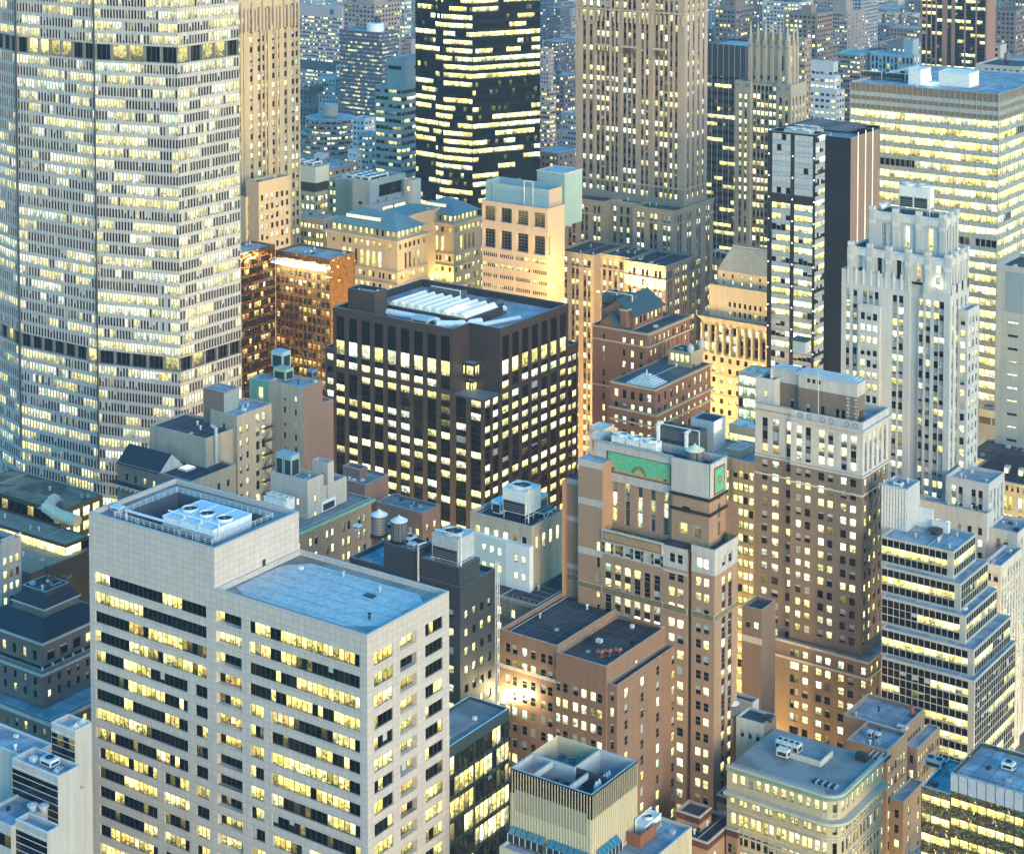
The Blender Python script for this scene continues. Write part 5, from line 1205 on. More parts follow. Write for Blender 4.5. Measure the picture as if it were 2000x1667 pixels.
K = at(2075, 1572, 365); pl_ = along(K, (0, 1), 1857)
gl_rows = [dict(fh=4.0, h=1.7, top=5.0, cols=[(.1, pl_-.1)], mod=1.9, rev=.1, st='plain')]
PB.vol(K.x, K.y, K.x+16, K.y+pl_, 0, K.z, L=gl_rows, R=dict(fh=4.0, h=1.7, top=5, cols=[(.1, 15.9)], mod=1.9, rev=.1, st='plain'), ph=.8)
fa = PB.part('fascia'); fa.box(K.x-.06, K.y, K.z-3.6, K.x-.003, K.y+pl_, K.z-.1, 4)
mu = PB.part('mullion', [STEELD])
for i in range(int(pl_/1.9)+1): mu.box(K.x-.12, K.y+i*1.9, 20, K.x-.062, K.y+i*1.9+.07, K.z-.1)
l2 = along((K.x+3.0, K.y+pl_, K.z-4.5), (0, 1), 1811)
PB.vol(K.x, K.y+pl_+.01, K.x+14, K.y+pl_+.01+max(4, l2), 0, K.z-4.5, L=dict(fh=4.0, h=1.7, top=1.4, cols=[(.1, max(4, l2)-.1)], mod=1.9, rev=.1, st='plain'), ph=.5)
railing([(K.x+.4, K.y, K.z-.8), (K.x+.4, K.y+pl_-.4, K.z-.8), (K.x+15, K.y+pl_-.4, K.z-.8)], 'thin dark railing around the mirror block roof', 1.3, mat=STEELD)
P = at(1978, 1508, z=K.z-.8); ac_unit(P.x, P.y, K.z-.8, 1.8, 2.4, 1.3, 'pale round-fan unit on the mirror block roof', PALE, 1)
P = at(1838, 1505, z=K.z-5); ac_unit(P.x, P.y, K.z-5, 2.4, 3.6, 1.5, 'steel air unit on the lower left step of the mirror block', STEEL, 2)

# ================ 14 dark brown centre block
DBR = wall('dark_brown_stone', (.036, .024, .021), .12, .15, .25, .5, brick=(1.6, 1.2, .02, (.033, .022, .020), (.02, .014, .013), 0), spec=.5)
CB = Bld('dark_brown_block', 'dark brown stone office block with notched corner and glowing ridged skylight in the middle', 'office tower', [DBR, plain('black_glass_spandrel', (.008, .008, .009), .08), DARKCAP, BLUEROOF], frame=FR_BRONZE,
         lit=dict(p=.72, run=1.6, tint=(.55, .88), br=(.7, 1.15), blind=.3, pale=.05))
# notched near corner: the left face ends at the first corner, the right face starts at the second
z0b = 107.2
P1 = at(884, 642.5, z=z0b); P2 = at(977, 641.7, z=z0b)
lx, ly, rx, ry = P1.x, P1.y, P2.x, P2.y
bl = along((lx, ly, z0b), (0, 1), 650); brr = along((rx, ry, z0b), (1, 0), 1110)
X1, Y1 = rx+brr, ly+bl
fhb = 3.85
zn = z0b-19.5; eL, eR = ly-ry, rx-lx
ccL, ccR = even(bl, 9, bl/9*.66, .3), even(brr, 7, brr/7*.66, .3)
xL, xR = even(eL, 2, eL/2*.66, .2), even(eR, 2, eR/2*.66, .2)
lowL, lowR = xL+[(a+eL, b+eL) for a, b in ccL], xR+[(a+eR, b+eR) for a, b in ccR]
def bupper(O, U_, N_, L_, cc):
    zt0 = z0b-2.6; n0 = len(CB.wins)
    CB.face(O, U_, N_, L_, zn, z0b, [(zt0-7.4, zt0, cc), (zt0-12.0, zt0-7.5, cc), (zt0-16, zt0-13.8, cc)], rev=.4, sp=(1, .3), st='m3')
    for j in range(n0, len(CB.wins)):
        w = CB.wins[j]
        if w[2] > 6: CB.wins[j] = (w[0], w[1], w[2], w[3], 'm3', (0, .5, RND.random(), 0))
        elif w[2] > 4 and w[5][0] == 0 and RND.random() < .6: CB.wins[j] = w[:5]+((RND.uniform(.6, 1.0), .6, RND.random(), 0),)
bupper((lx, ly), (0, 1), (-1, 0), bl, ccL); bupper((rx, ry), (1, 0), (0, -1), brr, ccR)
def blow(cols): return [(zn-.6-fhb*k-2.15, zn-.6-fhb*k, cols) for k in range(20)]
CB.face((lx, ry), (0, 1), (-1, 0), bl+eL, 0, zn, blow(lowL), rev=.4, sp=(1, .3), st='m3'); CB.face((lx, ry), (1, 0), (0, -1), brr+eR, 0, zn, blow(lowR), rev=.4, sp=(1, .3), st='m3')
CB.face((lx, ly), (1, 0), (0, -1), eR, zn, z0b, []); CB.face((rx, ry), (0, 1), (-1, 0), eL, zn, z0b, [])
CB.part('notch_ledge').face([(lx, ry, zn), (rx, ry, zn), (rx, ly, zn), (lx, ly, zn)], 2)
by = CB.part('corner_bay', [DBR, PANE_S, STEEL])
for k, zq in enumerate((z0b-12.2, z0b-17.8)):
    s_ = 1.0 if k == 0 else .6
    CB.vol(rx-3.6*s_, ly-3.6*s_-.6, rx-.02, ly-.02, zq-2.8, zq+1.2, L=dict(rows=[(zq-2.4, zq+.4, [(.2, 3.6*s_+.3)], .6)], rev=.1, st='plain', force=lambda: (RND.choice((0, .8, 1.0)), .6, RND.random(), 0)), R=dict(rows=[(zq-2.4, zq+.4, [(.2, 3.6*s_-.3)], .6)], rev=.1, st='plain', force=lambda: (RND.choice((0, .8, 1.0)), .6, RND.random(), 0)), ph=.3, pt=.15)
CB.face((lx, Y1), (1, 0), (0, 1), X1-lx, 0, z0b, []); CB.face((X1, ry), (0, 1), (1, 0), Y1-ry, 0, z0b, [])
rf = CB.part('roof'); zr = z0b-2.4; t_ = .6
outl = [(lx, ly), (rx, ly), (rx, ry), (X1, ry), (X1, Y1), (lx, Y1)]; inl = [(lx+t_, ly+t_), (rx+t_, ly+t_), (rx+t_, ry+t_), (X1-t_, ry+t_), (X1-t_, Y1-t_), (lx+t_, Y1-t_)]
rf.face([(x, y, zr) for x, y in inl], 3)
pb = CB.part('parapet')
for i in range(6):
    j = (i+1) % 6; pb.face([(*outl[i], z0b), (*outl[j], z0b), (*inl[j], z0b), (*inl[i], z0b)], 2); pb.face([(*inl[j], zr), (*inl[i], zr), (*inl[i], z0b), (*inl[j], z0b)], 0)
CB.vol(lx+1.0, ly+bl*.66, lx+7.2, ly+bl*.66+10.5, zr, zat(lx+1, ly+bl*.66, 571), ph=1.2, pt=.4)
# inner skylight court: low walls, saw-tooth glazing lit from within
skx0, sky0 = lx+11.5, ly+3.5; skx1, sky1 = skx0+17, sky0+30
cw2 = CB.part('skylight_curb', [DBR, STEEL]); cw2.box(skx0-1, sky0-1, zr, skx1+1, sky0, zr+2.6); cw2.box(skx0-1, sky0, zr, skx0, sky1, zr+2.6); cw2.box(skx1, sky0, zr, skx1+1, sky1, zr+2.6); cw2.box(skx0-1, sky1, zr, skx1+1, sky1+1, zr+2.6)
SKY_M = wall('skylight_milk_glass', (.74, .68, .56), .08, .1, .05, .35)
sk2 = CB.part('ridged_skylight', [SKY_M, glow('skylight_glow', (1, .82, .55), .33)])
nr2 = 9
for i in range(nr2):
    a, b = sky0+(sky1-sky0)*i/nr2, sky0+(sky1-sky0)*(i+1)/nr2; mdd = (a+b)/2
    sk2.face([(skx0, a, zr+2.4), (skx1, a, zr+2.4), (skx1, mdd, zr+4.0), (skx0, mdd, zr+4.0)], 0); sk2.face([(skx0, mdd, zr+4.0), (skx1, mdd, zr+4.0), (skx1, b, zr+2.4), (skx0, b, zr+2.4)], 1)
    sk2.face([(skx0, b, zr+2.4), (skx0, a, zr+2.4), (skx0, mdd, zr+4.0)], 0)
    if i: cw2.box(skx0, a-.1, zr+2.4, skx1, a+.1, zr+2.6, 1)
DUC = plain('white_ducting', (.62, .66, .70), .4)
duct([(skx0-4, sky0+28, zr+1.6), (skx0-4, sky0+8, zr+1.6), (skx0-4, sky0+8, zr+.2)], 1.0, 'long white duct along the far left of the centre block roof', DUC)
duct([(skx0-6, ly+10, zr+1.3), (skx0-3, ly+5, zr+1.3), (skx0+1, ly+2.6, zr+1.3), (skx0+5, ly+1.6, zr+1.0)], 1.1, 'bulky white ribbed duct at the near edge of the centre block roof', DUC)
duct([(skx0+16, ry+6, zr+.8), (skx0-1, ry+12, zr+.8)], .7, 'white duct running in front of the skylight on the centre block', DUC)
ac_unit(skx0-8, ly+12, zr, 4.5, 6.5, 2.4, 'long grey air unit behind the near parapet of the centre block', STEEL, 0)
ac_unit(skx0-3.5, ly+18, zr, 2.4, 2.4, 1.6, 'small steel unit with two fans near the left of the centre block roof', STEEL, 2)
cooling_tower(skx1+2.2, sky0+17, zr, 4.4, 12, 3.2, 4, 'dark fan bank in a pipe cage behind the centre block skylight', body=plain('dark_grey_metal', (.07, .085, .09), .5))
ac_unit(skx1+1.8, sky0+2, zr, 4.0, 5.5, 3.2, 'dark box unit right of the skylight on the centre block', plain('dark_grey_metal', (.07, .085, .09), .5), 1)
ac_unit(lx+9, Y1-9, zr, 4, 5, 3.0, 'pale blower unit at the back left of the centre block roof', DUC, 1)
P = at(968, 606, z=zr); dish(P.x, P.y, zr, 1.5, 'white satellite dish on the centre block roof', math.radians(200))
P = at(985, 612, z=zr); dish(P.x, P.y, zr, .8, 'small white satellite dish beside the larger one', math.radians(230))
P = at(905, 607, z=zr+3); lamp(P.x, P.y, zr+2.2, 'brilliant white lamp at the near corner of the ridged skylight', 900, (1, .86, .62), s=1.0, group=None)
# lower shoulders on both ends
CB.vol(lx+1, Y1+.01, lx+30, Y1+4, 0, zat(lx+1, Y1+4, 676), L=dict(fh=fhb, h=2.05, top=2, n=1, w=2.6, st='m3'), ph=1)
CB.vol(X1+.01, ry+.6, X1+6.5, ry+26, 0, zat(X1+6, ry+1, 668), R=dict(fh=fhb, h=2.05, top=3.4, n=2, w=2.4, st='m3', sp=(1, .3), rev=.4), ph=1)

# ================ 15 tall tapered slab on the left, 59 storeys of concrete fins
CON = wall('pale_precast_concrete', (.37, .38, .385), .05, .06, .12, .75)
MB_ = Bld('curved_office_slab', 'giant pale concrete office slab with bent facade and two dark mechanical bands', 'skyscraper', [CON, CON, CAP, GRAVEL, plain('band_recess', (.15, .155, .16), .6)], frame=plain('frame_grey', (.16, .17, .17), .5),
          lit=dict(p=.50, run=4.5, tint=(.45, .9), br=(.45, .9), blind=.45, pale=.12))
K = at(352, 700, 610); mx, my = K.x, K.y
dirs = [(math.cos(math.radians(104.9)), math.sin(math.radians(104.9))), (0, 1), (math.cos(math.radians(73.5)), math.sin(math.radians(73.5)))]
P3 = (mx, my); pts = [P3]
for dv, pxx in zip(dirs, (190, 38, -75)):
    p = pts[-1]; L_ = along((p[0], p[1], 110), dv, pxx); pts.append((p[0]+dv[0]*L_, p[1]+dv[1]*L_))
mside = along((mx, my, 110), (1, 0), 470)
zb1, zb0 = zat(mx, my, 93), zat(mx, my, 125); zc1_, zc0_ = zat(mx, my, 700), zat(mx, my, 727)
fm = (zb0-zc1_)/24
ZT = 243.0
def mrows(cols):
    rows = []
    for base_, n, up in ((zb1, 12, True), (zb0, 24, False), (zc0_, 25, False)):
        for k in range(n):
            zt_ = (base_+fm*(k+1)-.55) if up else (base_-fm*k-.75)
            if zt_-2.75 > 3 and zt_ < ZT-1: rows.append((zt_-2.75, zt_, cols))
    return rows
def mface(O, U_, N_, L_, n):
    p = L_/n; cols = [(p*i+p*.17, p*i+p*.83) for i in range(n)]
    keep = MB_.lit['p']
    for za, zb in ((0, zc0_), (zc1_, zb0), (zb1, ZT)):
        MB_.face(O, U_, N_, L_, za, zb, [r for r in mrows(cols) if r[0] > za and r[1] < zb], rev=.22, st='pane')
    ff = MB_.part('fin'); P = lambda u, d: (O[0]+U_[0]*u+N_[0]*d, O[1]+U_[1]*u+N_[1]*d)
    for i in range(n+1):
        u0, u1 = max(0, p*i-.12), min(L_, p*i+.12)
        for za, zb in ((60, zc0_), (zc1_, zb0), (zb1, ZT)):
            q = [P(u0, .0), P(u0, .14), P(u1, .14), P(u1, .0)]
            for j in range(3): ff.face([(*q[j], za), (*q[j+1], za), (*q[j+1], zb), (*q[j], zb)][::(-1 if (U_[1]*N_[0]-U_[0]*N_[1]) < 0 else 1)])
    # open mechanical storeys behind columns
    nb = max(2, round(L_/5.6))
    for za, zb in ((zc0_, zc1_), (zb0, zb1)):
        rc = [(L_*i/nb+.32, L_*(i+1)/nb-.32) for i in range(nb)]
        MB_.face(O, U_, N_, L_, za, zb, [(za+.06, zb-.06, rc)], rev=.9, st='m3', wallpart='band_column', m=4, force=lambda: (RND.choice((0, 0, 0, .3, .6)), .62, RND.random(), 0))
mface(P3, (1, 0), (0, -1), mside, 22)
for i, n in enumerate((27, 26, 27)):
    a, b = pts[i], pts[i+1]; L_ = math.hypot(b[0]-a[0], b[1]-a[1]); u = ((b[0]-a[0])/L_, (b[1]-a[1])/L_); nv = (-u[1], u[0])
    if nv[0] > 0: nv = (u[1], -u[0])
    mface(a, u, nv, L_, n)
    jm = MB_.part('expansion_joint', [plain('dark_joint', (.05, .05, .055), .5)])
    if i: jm.box(a[0]-.5, a[1]-.25, 50, a[0]-.1, a[1]+.25, ZT)
rest_ = [pts[3], (pts[3][0]+mside, pts[3][1]), (pts[2][0]+mside+14, pts[2][1]), (pts[1][0]+mside+14, pts[1][1]), (P3[0]+mside, P3[1])]
mb = MB_.part('wall')
for a, b in zip(rest_, rest_[1:]): mb.face([(*a, 0), (*b, 0), (*b, ZT), (*a, ZT)])
MB_.part('roof').face([(x, y, ZT) for x, y in [P3]+pts[1:]+rest_[1:]], 3)
# ================ 16 podium of the slab, lower left edge
VB = Bld('podium_terraces', 'low podium with stained flat roof at the foot of the giant pale slab', 'podium', [plain('podium_dark_bronze', (.05, .045, .035), .4), plain('podium_dark_bronze', (.05, .045, .035), .4), plain('podium_edge', (.12, .11, .09), .6), roofm('stained_roof', (.22, .19, .12), (.06, .055, .04), scale=.16), roofm('podium_roof', (.24, .23, .16), (.17, .16, .12))], frame=FR_BRONZE,
         lit=dict(p=.85, run=7, tint=(.5, .75), br=(.7, 1.1), blind=.15, pale=0))
v = VB.V(118, 997, -60, 200, 545, L=dict(fh=4.2, h=3.0, top=1.3, n=14, w=3.4, mg=.3, st='m3', force=lambda: (RND.choice((0, 0, 0, .25)), .5, RND.random(), 0)), R=dict(fh=4.2, h=2.8, top=1.5, n=4, w=2.6, st='m2'), ph=.15)
v2 = VB.V(128, 1063.5, -60, 174, 528, L=dict(fh=4.4, h=3.3, top=.9, cols=[(.15, 45)], mod=1.5, rev=.2, st='plain'), R=dict(fh=4.4, h=3.3, top=.9, cols=[(.15, 14)], mod=1.5, rev=.2, st='plain'), rm=4, ph=.25)
P = at(95, 1020, z=v2[4]); 
duct([(P.x+7, P.y+5.5, v2[4]), (P.x+7, P.y+5.5, v2[4]+3.4), (P.x+2.5, P.y+3.2, v2[4]+3.0), (P.x+2.2, P.y-1, v2[4]+2.0), (P.x+2.2, P.y-9.5, v2[4]+1.6)], 1.7, 'fat cream ribbed air duct bending across the podium terrace', CREAM)
# lower forecourt roof
VB.V(60, 1120, -40, 180, 515, rm=4, ph=.2)

# ================ 17 dark mansard hotel, left edge
SLT = wall('black_slate_tiles', (.022, .024, .032), .15, .3, .1, .6, brick=(.5, .35, .04, (.03, .032, .042), (.012, .012, .016)))
OLD = wall('grey_weathered_stone', (.15, .14, .125), .2, .2, .3, .85, brick=(1.2, .5, .03, (.13, .12, .11), (.09, .085, .08)))
WB = Bld('mansard_stone_hotel', 'old grey stone building with stepped black slate mansard roofs at the left edge', 'building', [OLD, OLD, LIME, BLUEROOF, SLT, TARROOF], lit=dict(p=.33, run=1.4, tint=(.4, .8), br=(.5, .9), blind=.5, pale=.3))
K = at(83, 1254, 455); wx, wy, wz = K; wl_, wr_ = along(K, (0, 1), -60), along(K, (1, 0), 215)
wl_ = min(wl_, 24)
zled = zat(wx-1.5, wy-1.5, 1309)
WB.vol(wx, wy, wx+wr_, wy+wl_, zled, wz, L=dict(rows=[(zled+.9, zled+3.3, even(wl_, 6, 1.3, 1))]), R=dict(rows=[(zled+.9, zled+3.3, even(wr_, 5, 2.4, .6))], st='m2'), rooff=False)
mr = WB.part('mansard_roof'); tr = WB.part('cornice')
def mansard(x0, y0, x1, y1, z0, z1, ins):
    o = [(x0, y0), (x1, y0), (x1, y1), (x0, y1)]; i_ = [(x0+ins, y0+ins), (x1-ins, y0+ins), (x1-ins, y1-ins), (x0+ins, y1-ins)]
    for a in range(4):
        b = (a+1) % 4; mr.face([(*o[a], z0), (*o[b], z0), (*i_[b], z1), (*i_[a], z1)], 4)
    mr.face([(*p, z1) for p in i_], 5)
tr.ring(wx, wy, wx+wr_, wy+wl_, wz-.5, wz+.05, .7, .3, 2)
k1 = at(81, 1207, z=wz+2.6); d1 = max(2.5, k1.x-wx); mansard(wx-.5, wy-.5, wx+wr_+.5, wy+wl_+.5, wz+.06, wz+2.9, d1)
ux, uy = wx+d1+.2, wy+d1+.2; uz_ = wz+4.9; uxr, uyl = wx+wr_-d1, uy+along((ux, uy, uz_), (0, 1), 25)
WB.vol(ux, uy, uxr, uyl, wz+2, uz_, rooff=False); tr.ring(ux, uy, uxr, uyl, uz_-.3, uz_+.1, .35, .2, 2); mansard(ux-.2, uy-.2, uxr+.2, uyl+.2, uz_+.11, uz_+2.2, 1.7)
WB.vol(ux+1.8, uy+1.6, uxr-1.6, uyl-1.4, uz_+2, uz_+3.3, rm=5, ph=.3, m=5)
for i in range(3): ac_unit(ux+3+i*3.4, uy+3+(i % 2)*2, uz_+3.0, 2, 1.6, .9, ['dark roof unit nearest the ridge of the slate mansard', 'dark roof unit in the middle of the slate mansard top', 'dark roof unit at the right of the slate mansard top'][i], plain('dark_grey_metal', (.07, .085, .09), .5), 1)
P = at(91, 1124, z=uz_+3); vent(P.x, P.y, uz_+3, 2.6, 'short dark flue rising from the slate mansard top', STEELD, .6)
mx0, my0 = wx-1.6, wy-1.6
zlow = zat(mx0, my0, 1380)
WB.vol(mx0, my0, mx0+wr_+4, my0+wl_+6, zlow, zled, L=dict(fh=3.2, h=1.8, top=2.2, n=8, w=1.1, mg=.8), R=dict(fh=3.2, h=1.8, top=2.2, n=8, w=1.1, mg=.8), ph=1.0, rm=5)
tr.ring(mx0, my0, mx0+wr_+4, my0+wl_+6, zled-1.3, zled-.8, .5, .1, 2)
for i in range(6): pl2 = tr.box(mx0+.05+i*3.2, my0+.02, zled, mx0+.5+i*3.2, my0+.4, zled+.8, 2)
plants([(mx0+.8, my0+2+i*1.8) for i in range(6)]+[(mx0+2+i*2, my0+.8) for i in range(5)], zled-1, 'dark planter shrubs along the terrace below the slate mansard', .7)
lx_, ly_ = at(98, 1407, z=zlow).x, at(98, 1407, z=zlow).y
WB.vol(lx_, ly_, lx_+26, ly_+30, 0, zlow, L=dict(fh=3.6, h=2.1, top=2.4, n=9, w=1.15, mg=.6), R=dict(fh=3.6, h=2.1, top=2.4, n=6, w=1.15, mg=.6), ph=.5)
tr.ring(lx_, ly_, lx_+26, ly_+30, zlow-1.2, zlow-.4, .45, .2, 2)

# ================ 18 pale stone fragment at the left edge
YB = Bld('pale_edge_building', 'pale stone building with carved parapet cut by the left edge', 'building', [wall('mottled_pale_stone', (.34, .33, .31), .2, .3, .3), WSP, LIME, TARROOF], lit=dict(p=.7, run=2, tint=(.5, .8), br=(.6, 1.0), blind=.4))
v = YB.V(2, 1062, -70, 41, 480, L=None, R=dict(fh=3.4, h=2.1, top=4.0, n=3, w=1.2, mg=.3, pair=.3) if False else dict(fh=3.4, h=2.1, top=4.0, n=3, w=1.15, mg=.3), ph=1.6)
b = YB.part('balustrade', [LIME])
for i in range(8): b.box(v[0]+.3+i*.55, v[1]-.1, v[4]-.2, v[0]+.55+i*.55, v[1]+.2, v[4]+.9)
b.box(v[0], v[1]-.15, v[4]+.9, v[2], v[1]+.25, v[4]+1.15)

# ================ 19 dark banded glass block, bottom left corner
XG = plain('dark_band_glass', (.012, .016, .028), .08)
XB = Bld('dark_banded_block', 'dark glass block with thin pale lines and bare grey end walls, bottom left corner', 'office building', [wall('grey_stucco', (.36, .37, .37), .12, .12, .3), XG, PALE, BLUEROOF], frame=STEELD,
         lit=dict(p=.35, run=4, tint=(.5, .98), br=(.4, .8), blind=.1, pale=0))
def xblock(kx, ky, kl, kr, d, lit_rows=()):
    K = at(kx, ky, d); l_, r2 = along(K, (0, 1), kl), along(K, (1, 0), kr)
    keep = XB.lit['p']
    XB.vol(K.x, K.y, K.x+r2, K.y+l_, 0, K.z, L=dict(fh=3.9, h=2.2, top=1.8, cols=[(.05, l_-.05)], mod=1.6, rev=.05, st='pane', sp=(1, .03)), R=None, ph=.9)
    ln = XB.part('pale_line')
    for i in range(24): ln.box(K.x-.07, K.y, K.z-.12-i*1.3, K.x-.003, K.y+l_, K.z-.04-i*1.3, 2)
    return K, l_, r2
XB.lit['p'] = .05
Ka, la, ra = xblock(113, 1516, 23, 156.6, 335); Kb_, lb2, rb2 = xblock(146, 1426.6, 100, 179, 345)
XB.lit['p'] = .4
Kc, lc, rc2 = xblock(92, 1625, 30, 118, 326)
XB.vol(Kc.x-1, Kc.y+lc, Kc.x+16, Kc.y+lc+8, 0, Kc.z-1.0, L=dict(fh=3.9, h=2.2, top=1.8, cols=[(.05, 7.9)], mod=1.6, rev=.05, st='pane'), ph=.5)
xw = XB.part('parapet_wall', [wall('grey_stucco', (.36, .37, .37), .12, .12, .3)]); xw.box(Kb_.x+.3, Kb_.y+lb2, 60, Kb_.x+.8, Kb_.y+lb2+30, zat(Kb_.x+.3, Kb_.y+lb2+5, 1440))
XB.vol(Kb_.x-6, Kb_.y+lb2+.01, Kb_.x+.28, Kb_.y+lb2+26, 0, Ka.z-.8, ph=.4)
ac_unit(Ka.x+2.2, Ka.y+4.4, Ka.z-.9, 2.2, 2.8, 1.2, 'pale blue roof unit on the dark banded block', BLUEPALE, 1)
P = at(140, 1421, z=Kb_.z-.9)
for i in range(2): water_tank(Kb_.x+1.6+i*2.2, Kb_.y+1.5+i*.5, Kb_.z-1.6, 1.2, .9, ['low round tank with tan lid at the front of the dark banded roof', 'low round tank with tan lid farther back on the dark banded roof'][i], CREAM, .2)
for i in range(2): vent(Ka.x-1.6-i*.9, Ka.y+2.0+i*1.8, Kc.z-.9, 1.5, ['round grey vent nearer the white end wall at bottom left', 'round grey vent farther from the white end wall at bottom left'][i], STEEL, .8)

# ================ 20 old stone buildings between slab and stone block
TANW = wall('old_tan_stucco', (.30, .27, .215), .14, .2, .32, .9)
RBW = wall('old_red_brick_side', (.20, .125, .095), .15, .3, .12, .9, brick=(.5, .18, .02, (.155, .10, .08), (.2, .16, .14)))
SB = Bld('dark_roofed_townhouse', 'old stone building with steep dark tiled roof and lit rooftop skylight', 'building', [TANW, TANW, LIME, TARROOF, SLT, OLD], lit=dict(p=.35, run=1.3, tint=(.5, .8), br=(.6, 1), blind=.3))
K = at(374, 940, 500); s_l = along(K, (0, 1), 228); s_r = along(K, (1, 0), 461)
SB.vol(K.x, K.y, K.x+s_r, K.y+s_l, 0, K.z, L=dict(fh=3.6, h=1.9, top=2.6, n=7, w=1.1, m=5, mg=2), R=dict(fh=3.5, h=1.8, top=3.4, n=4, w=1.0, mg=1.2), ph=.5)
rf = SB.part('steep_roof'); a, b = K.y+s_l*.42, K.y+s_l; zp = K.z-.4
rf.face([(K.x-.3, b, zp), (K.x-.3, a, zp), (K.x+4.5, a, zp+4.2), (K.x+4.5, b, zp+4.2)], 4); rf.face([(K.x+4.5, b, zp+4.2), (K.x+4.5, a, zp+4.2), (K.x+9, a, zp), (K.x+9, b, zp)], 4); rf.face([(K.x-.3, a, zp), (K.x+9, a, zp), (K.x+4.5, a, zp+4.2)], 2); rf.face([(K.x-.3, b, zp), (K.x+4.5, b, zp+4.2), (K.x+9, b, zp)], 2)
co = SB.part('cornice'); co.box(K.x-1.2, K.y, K.z-5.6, K.x-.004, K.y+s_l+1, K.z-5.0, 4); co.box(K.x-.7, K.y, K.z-6.4, K.x-.004, K.y+s_l+1, K.z-5.6, 2)
for i in range(16): co.box(K.x-.9, K.y+1+i*s_l/16, K.z-6.9, K.x-.05, K.y+1.4+i*s_l/16, K.z-6.4, 2)
sk = SB.part('lit_skylight', [glow('warm_skylight', (1, .93, .72), .9), PALE]); P = at(365, 911, z=K.z+.1); sk.box(P.x-1.8, P.y-1.6, K.z-.5, P.x+1.8, P.y+1.6, K.z, 1); sk.face([(P.x-1.6, P.y-1.4, K.z+.01), (P.x+1.6, P.y-1.4, K.z+.01), (P.x+1.6, P.y+1.4, K.z+.01), (P.x-1.6, P.y+1.4, K.z+.01)], 0)
K2 = at(402, 893, 512); SB.vol(K2.x, K2.y, K2.x+along(K2, (1, 0), 470), K2.y+along(K2, (0, 1), 292), 0, zat(K2.x, K2.y, 878)+3, ph=.6)
zk = zat(K2.x, K2.y, 878)+2.4
SB.V(405, 838, 374, 436, 522, m=4, ph=.2)
duct([(K2.x+3.4, K2.y-.5, K.z+.2), (K2.x+3.4, K2.y-.5, zk+2.6), (K2.x+3.4, K2.y+1.2, zk+3.2)], .45, 'pale bent flue pipe rising beside the dark roofed townhouse', STEEL)
P = at(414, 896, z=K.z); ac_unit(P.x, P.y, K.z-.4, 1.6, 1.8, 1.2, 'small pale unit on the dark roof below the flue pipe', PALE, 1)

RB_ = Bld('fire_escape_building', 'tan stucco building with iron fire escape and tall brick chimney block beside the pale slab', 'building', [TANW, TANW, LIME, BLUEROOF, RBW], lit=dict(p=.45, run=1.2, tint=(.45, .85), br=(.5, 1), blind=.3))
K = at(463, 812, 520); r_w = along(K, (1, 0), 530)
RB_.vol(K.x, K.y, K.x+r_w, K.y+10, 0, K.z, L=dict(fh=3.6, h=1.6, top=3, n=1, w=1), R=[dict(fh=3.7, h=1.8, top=3.4, cols=[(1.0, 2.0), (3.6, 4.6)], u=(0, r_w*.5)), dict(fh=3.7, h=2.4, top=1.6, cols=[(.6, 2.0), (3.0, 4.4)], u=(r_w*.5, r_w), st='arch')], ph=.5)
Kc_ = at(437, 766, 524); RB_.vol(Kc_.x, Kc_.y, Kc_.x+along(Kc_, (1, 0), 466), Kc_.y+along(Kc_, (0, 1), 397), 0, Kc_.z, m=4, ph=.3)
wf = RB_.part('penthouse_face', [wall('teal_grey_render', (.22, .27, .27), .1, .2, .2)]); wf.box(Kc_.x+.02, Kc_.y-.06, Kc_.z-7.5, Kc_.x+along(Kc_, (1, 0), 466)-.02, Kc_.y-.004, Kc_.z-.3)
fe = thing('fire_escape', 'black iron fire escape zigzagging down the corner of the tan stucco building', 'fire escape', (K.x+r_w-4.5, K.y, 40)); IRON = plain('black_iron', (.015, .013, .012), .6)
for k in range(8):
    zz = K.z-6-40-k*3.7; m = MB(); m.box(0, -1.4, zz, 4.2, -.05, zz+.08); m.build('platform', [IRON], fe)
    m = MB()
    for u in (0, 1.4, 2.8, 4.2): m.bar((u, -1.4, zz), (u, -1.4, zz+1.1), .04, 0, 4)
    m.bar((0, -1.4, zz+1.1), (4.2, -1.4, zz+1.1), .04, 0, 4); m.bar((0, -1.4, zz+.55), (4.2, -1.4, zz+.55), .03, 0, 4); m.build('rail', [IRON], fe)
    m = MB(); m.bar((.3 if k % 2 else 3.9, -1.0, zz), (3.9 if k % 2 else .3, -1.0, zz-3.7), .07, 0, 4); m.bar((.3 if k % 2 else 3.9, -.5, zz), (3.9 if k % 2 else .3, -.5, zz-3.7), .07, 0, 4); m.build('stair', [IRON], fe)

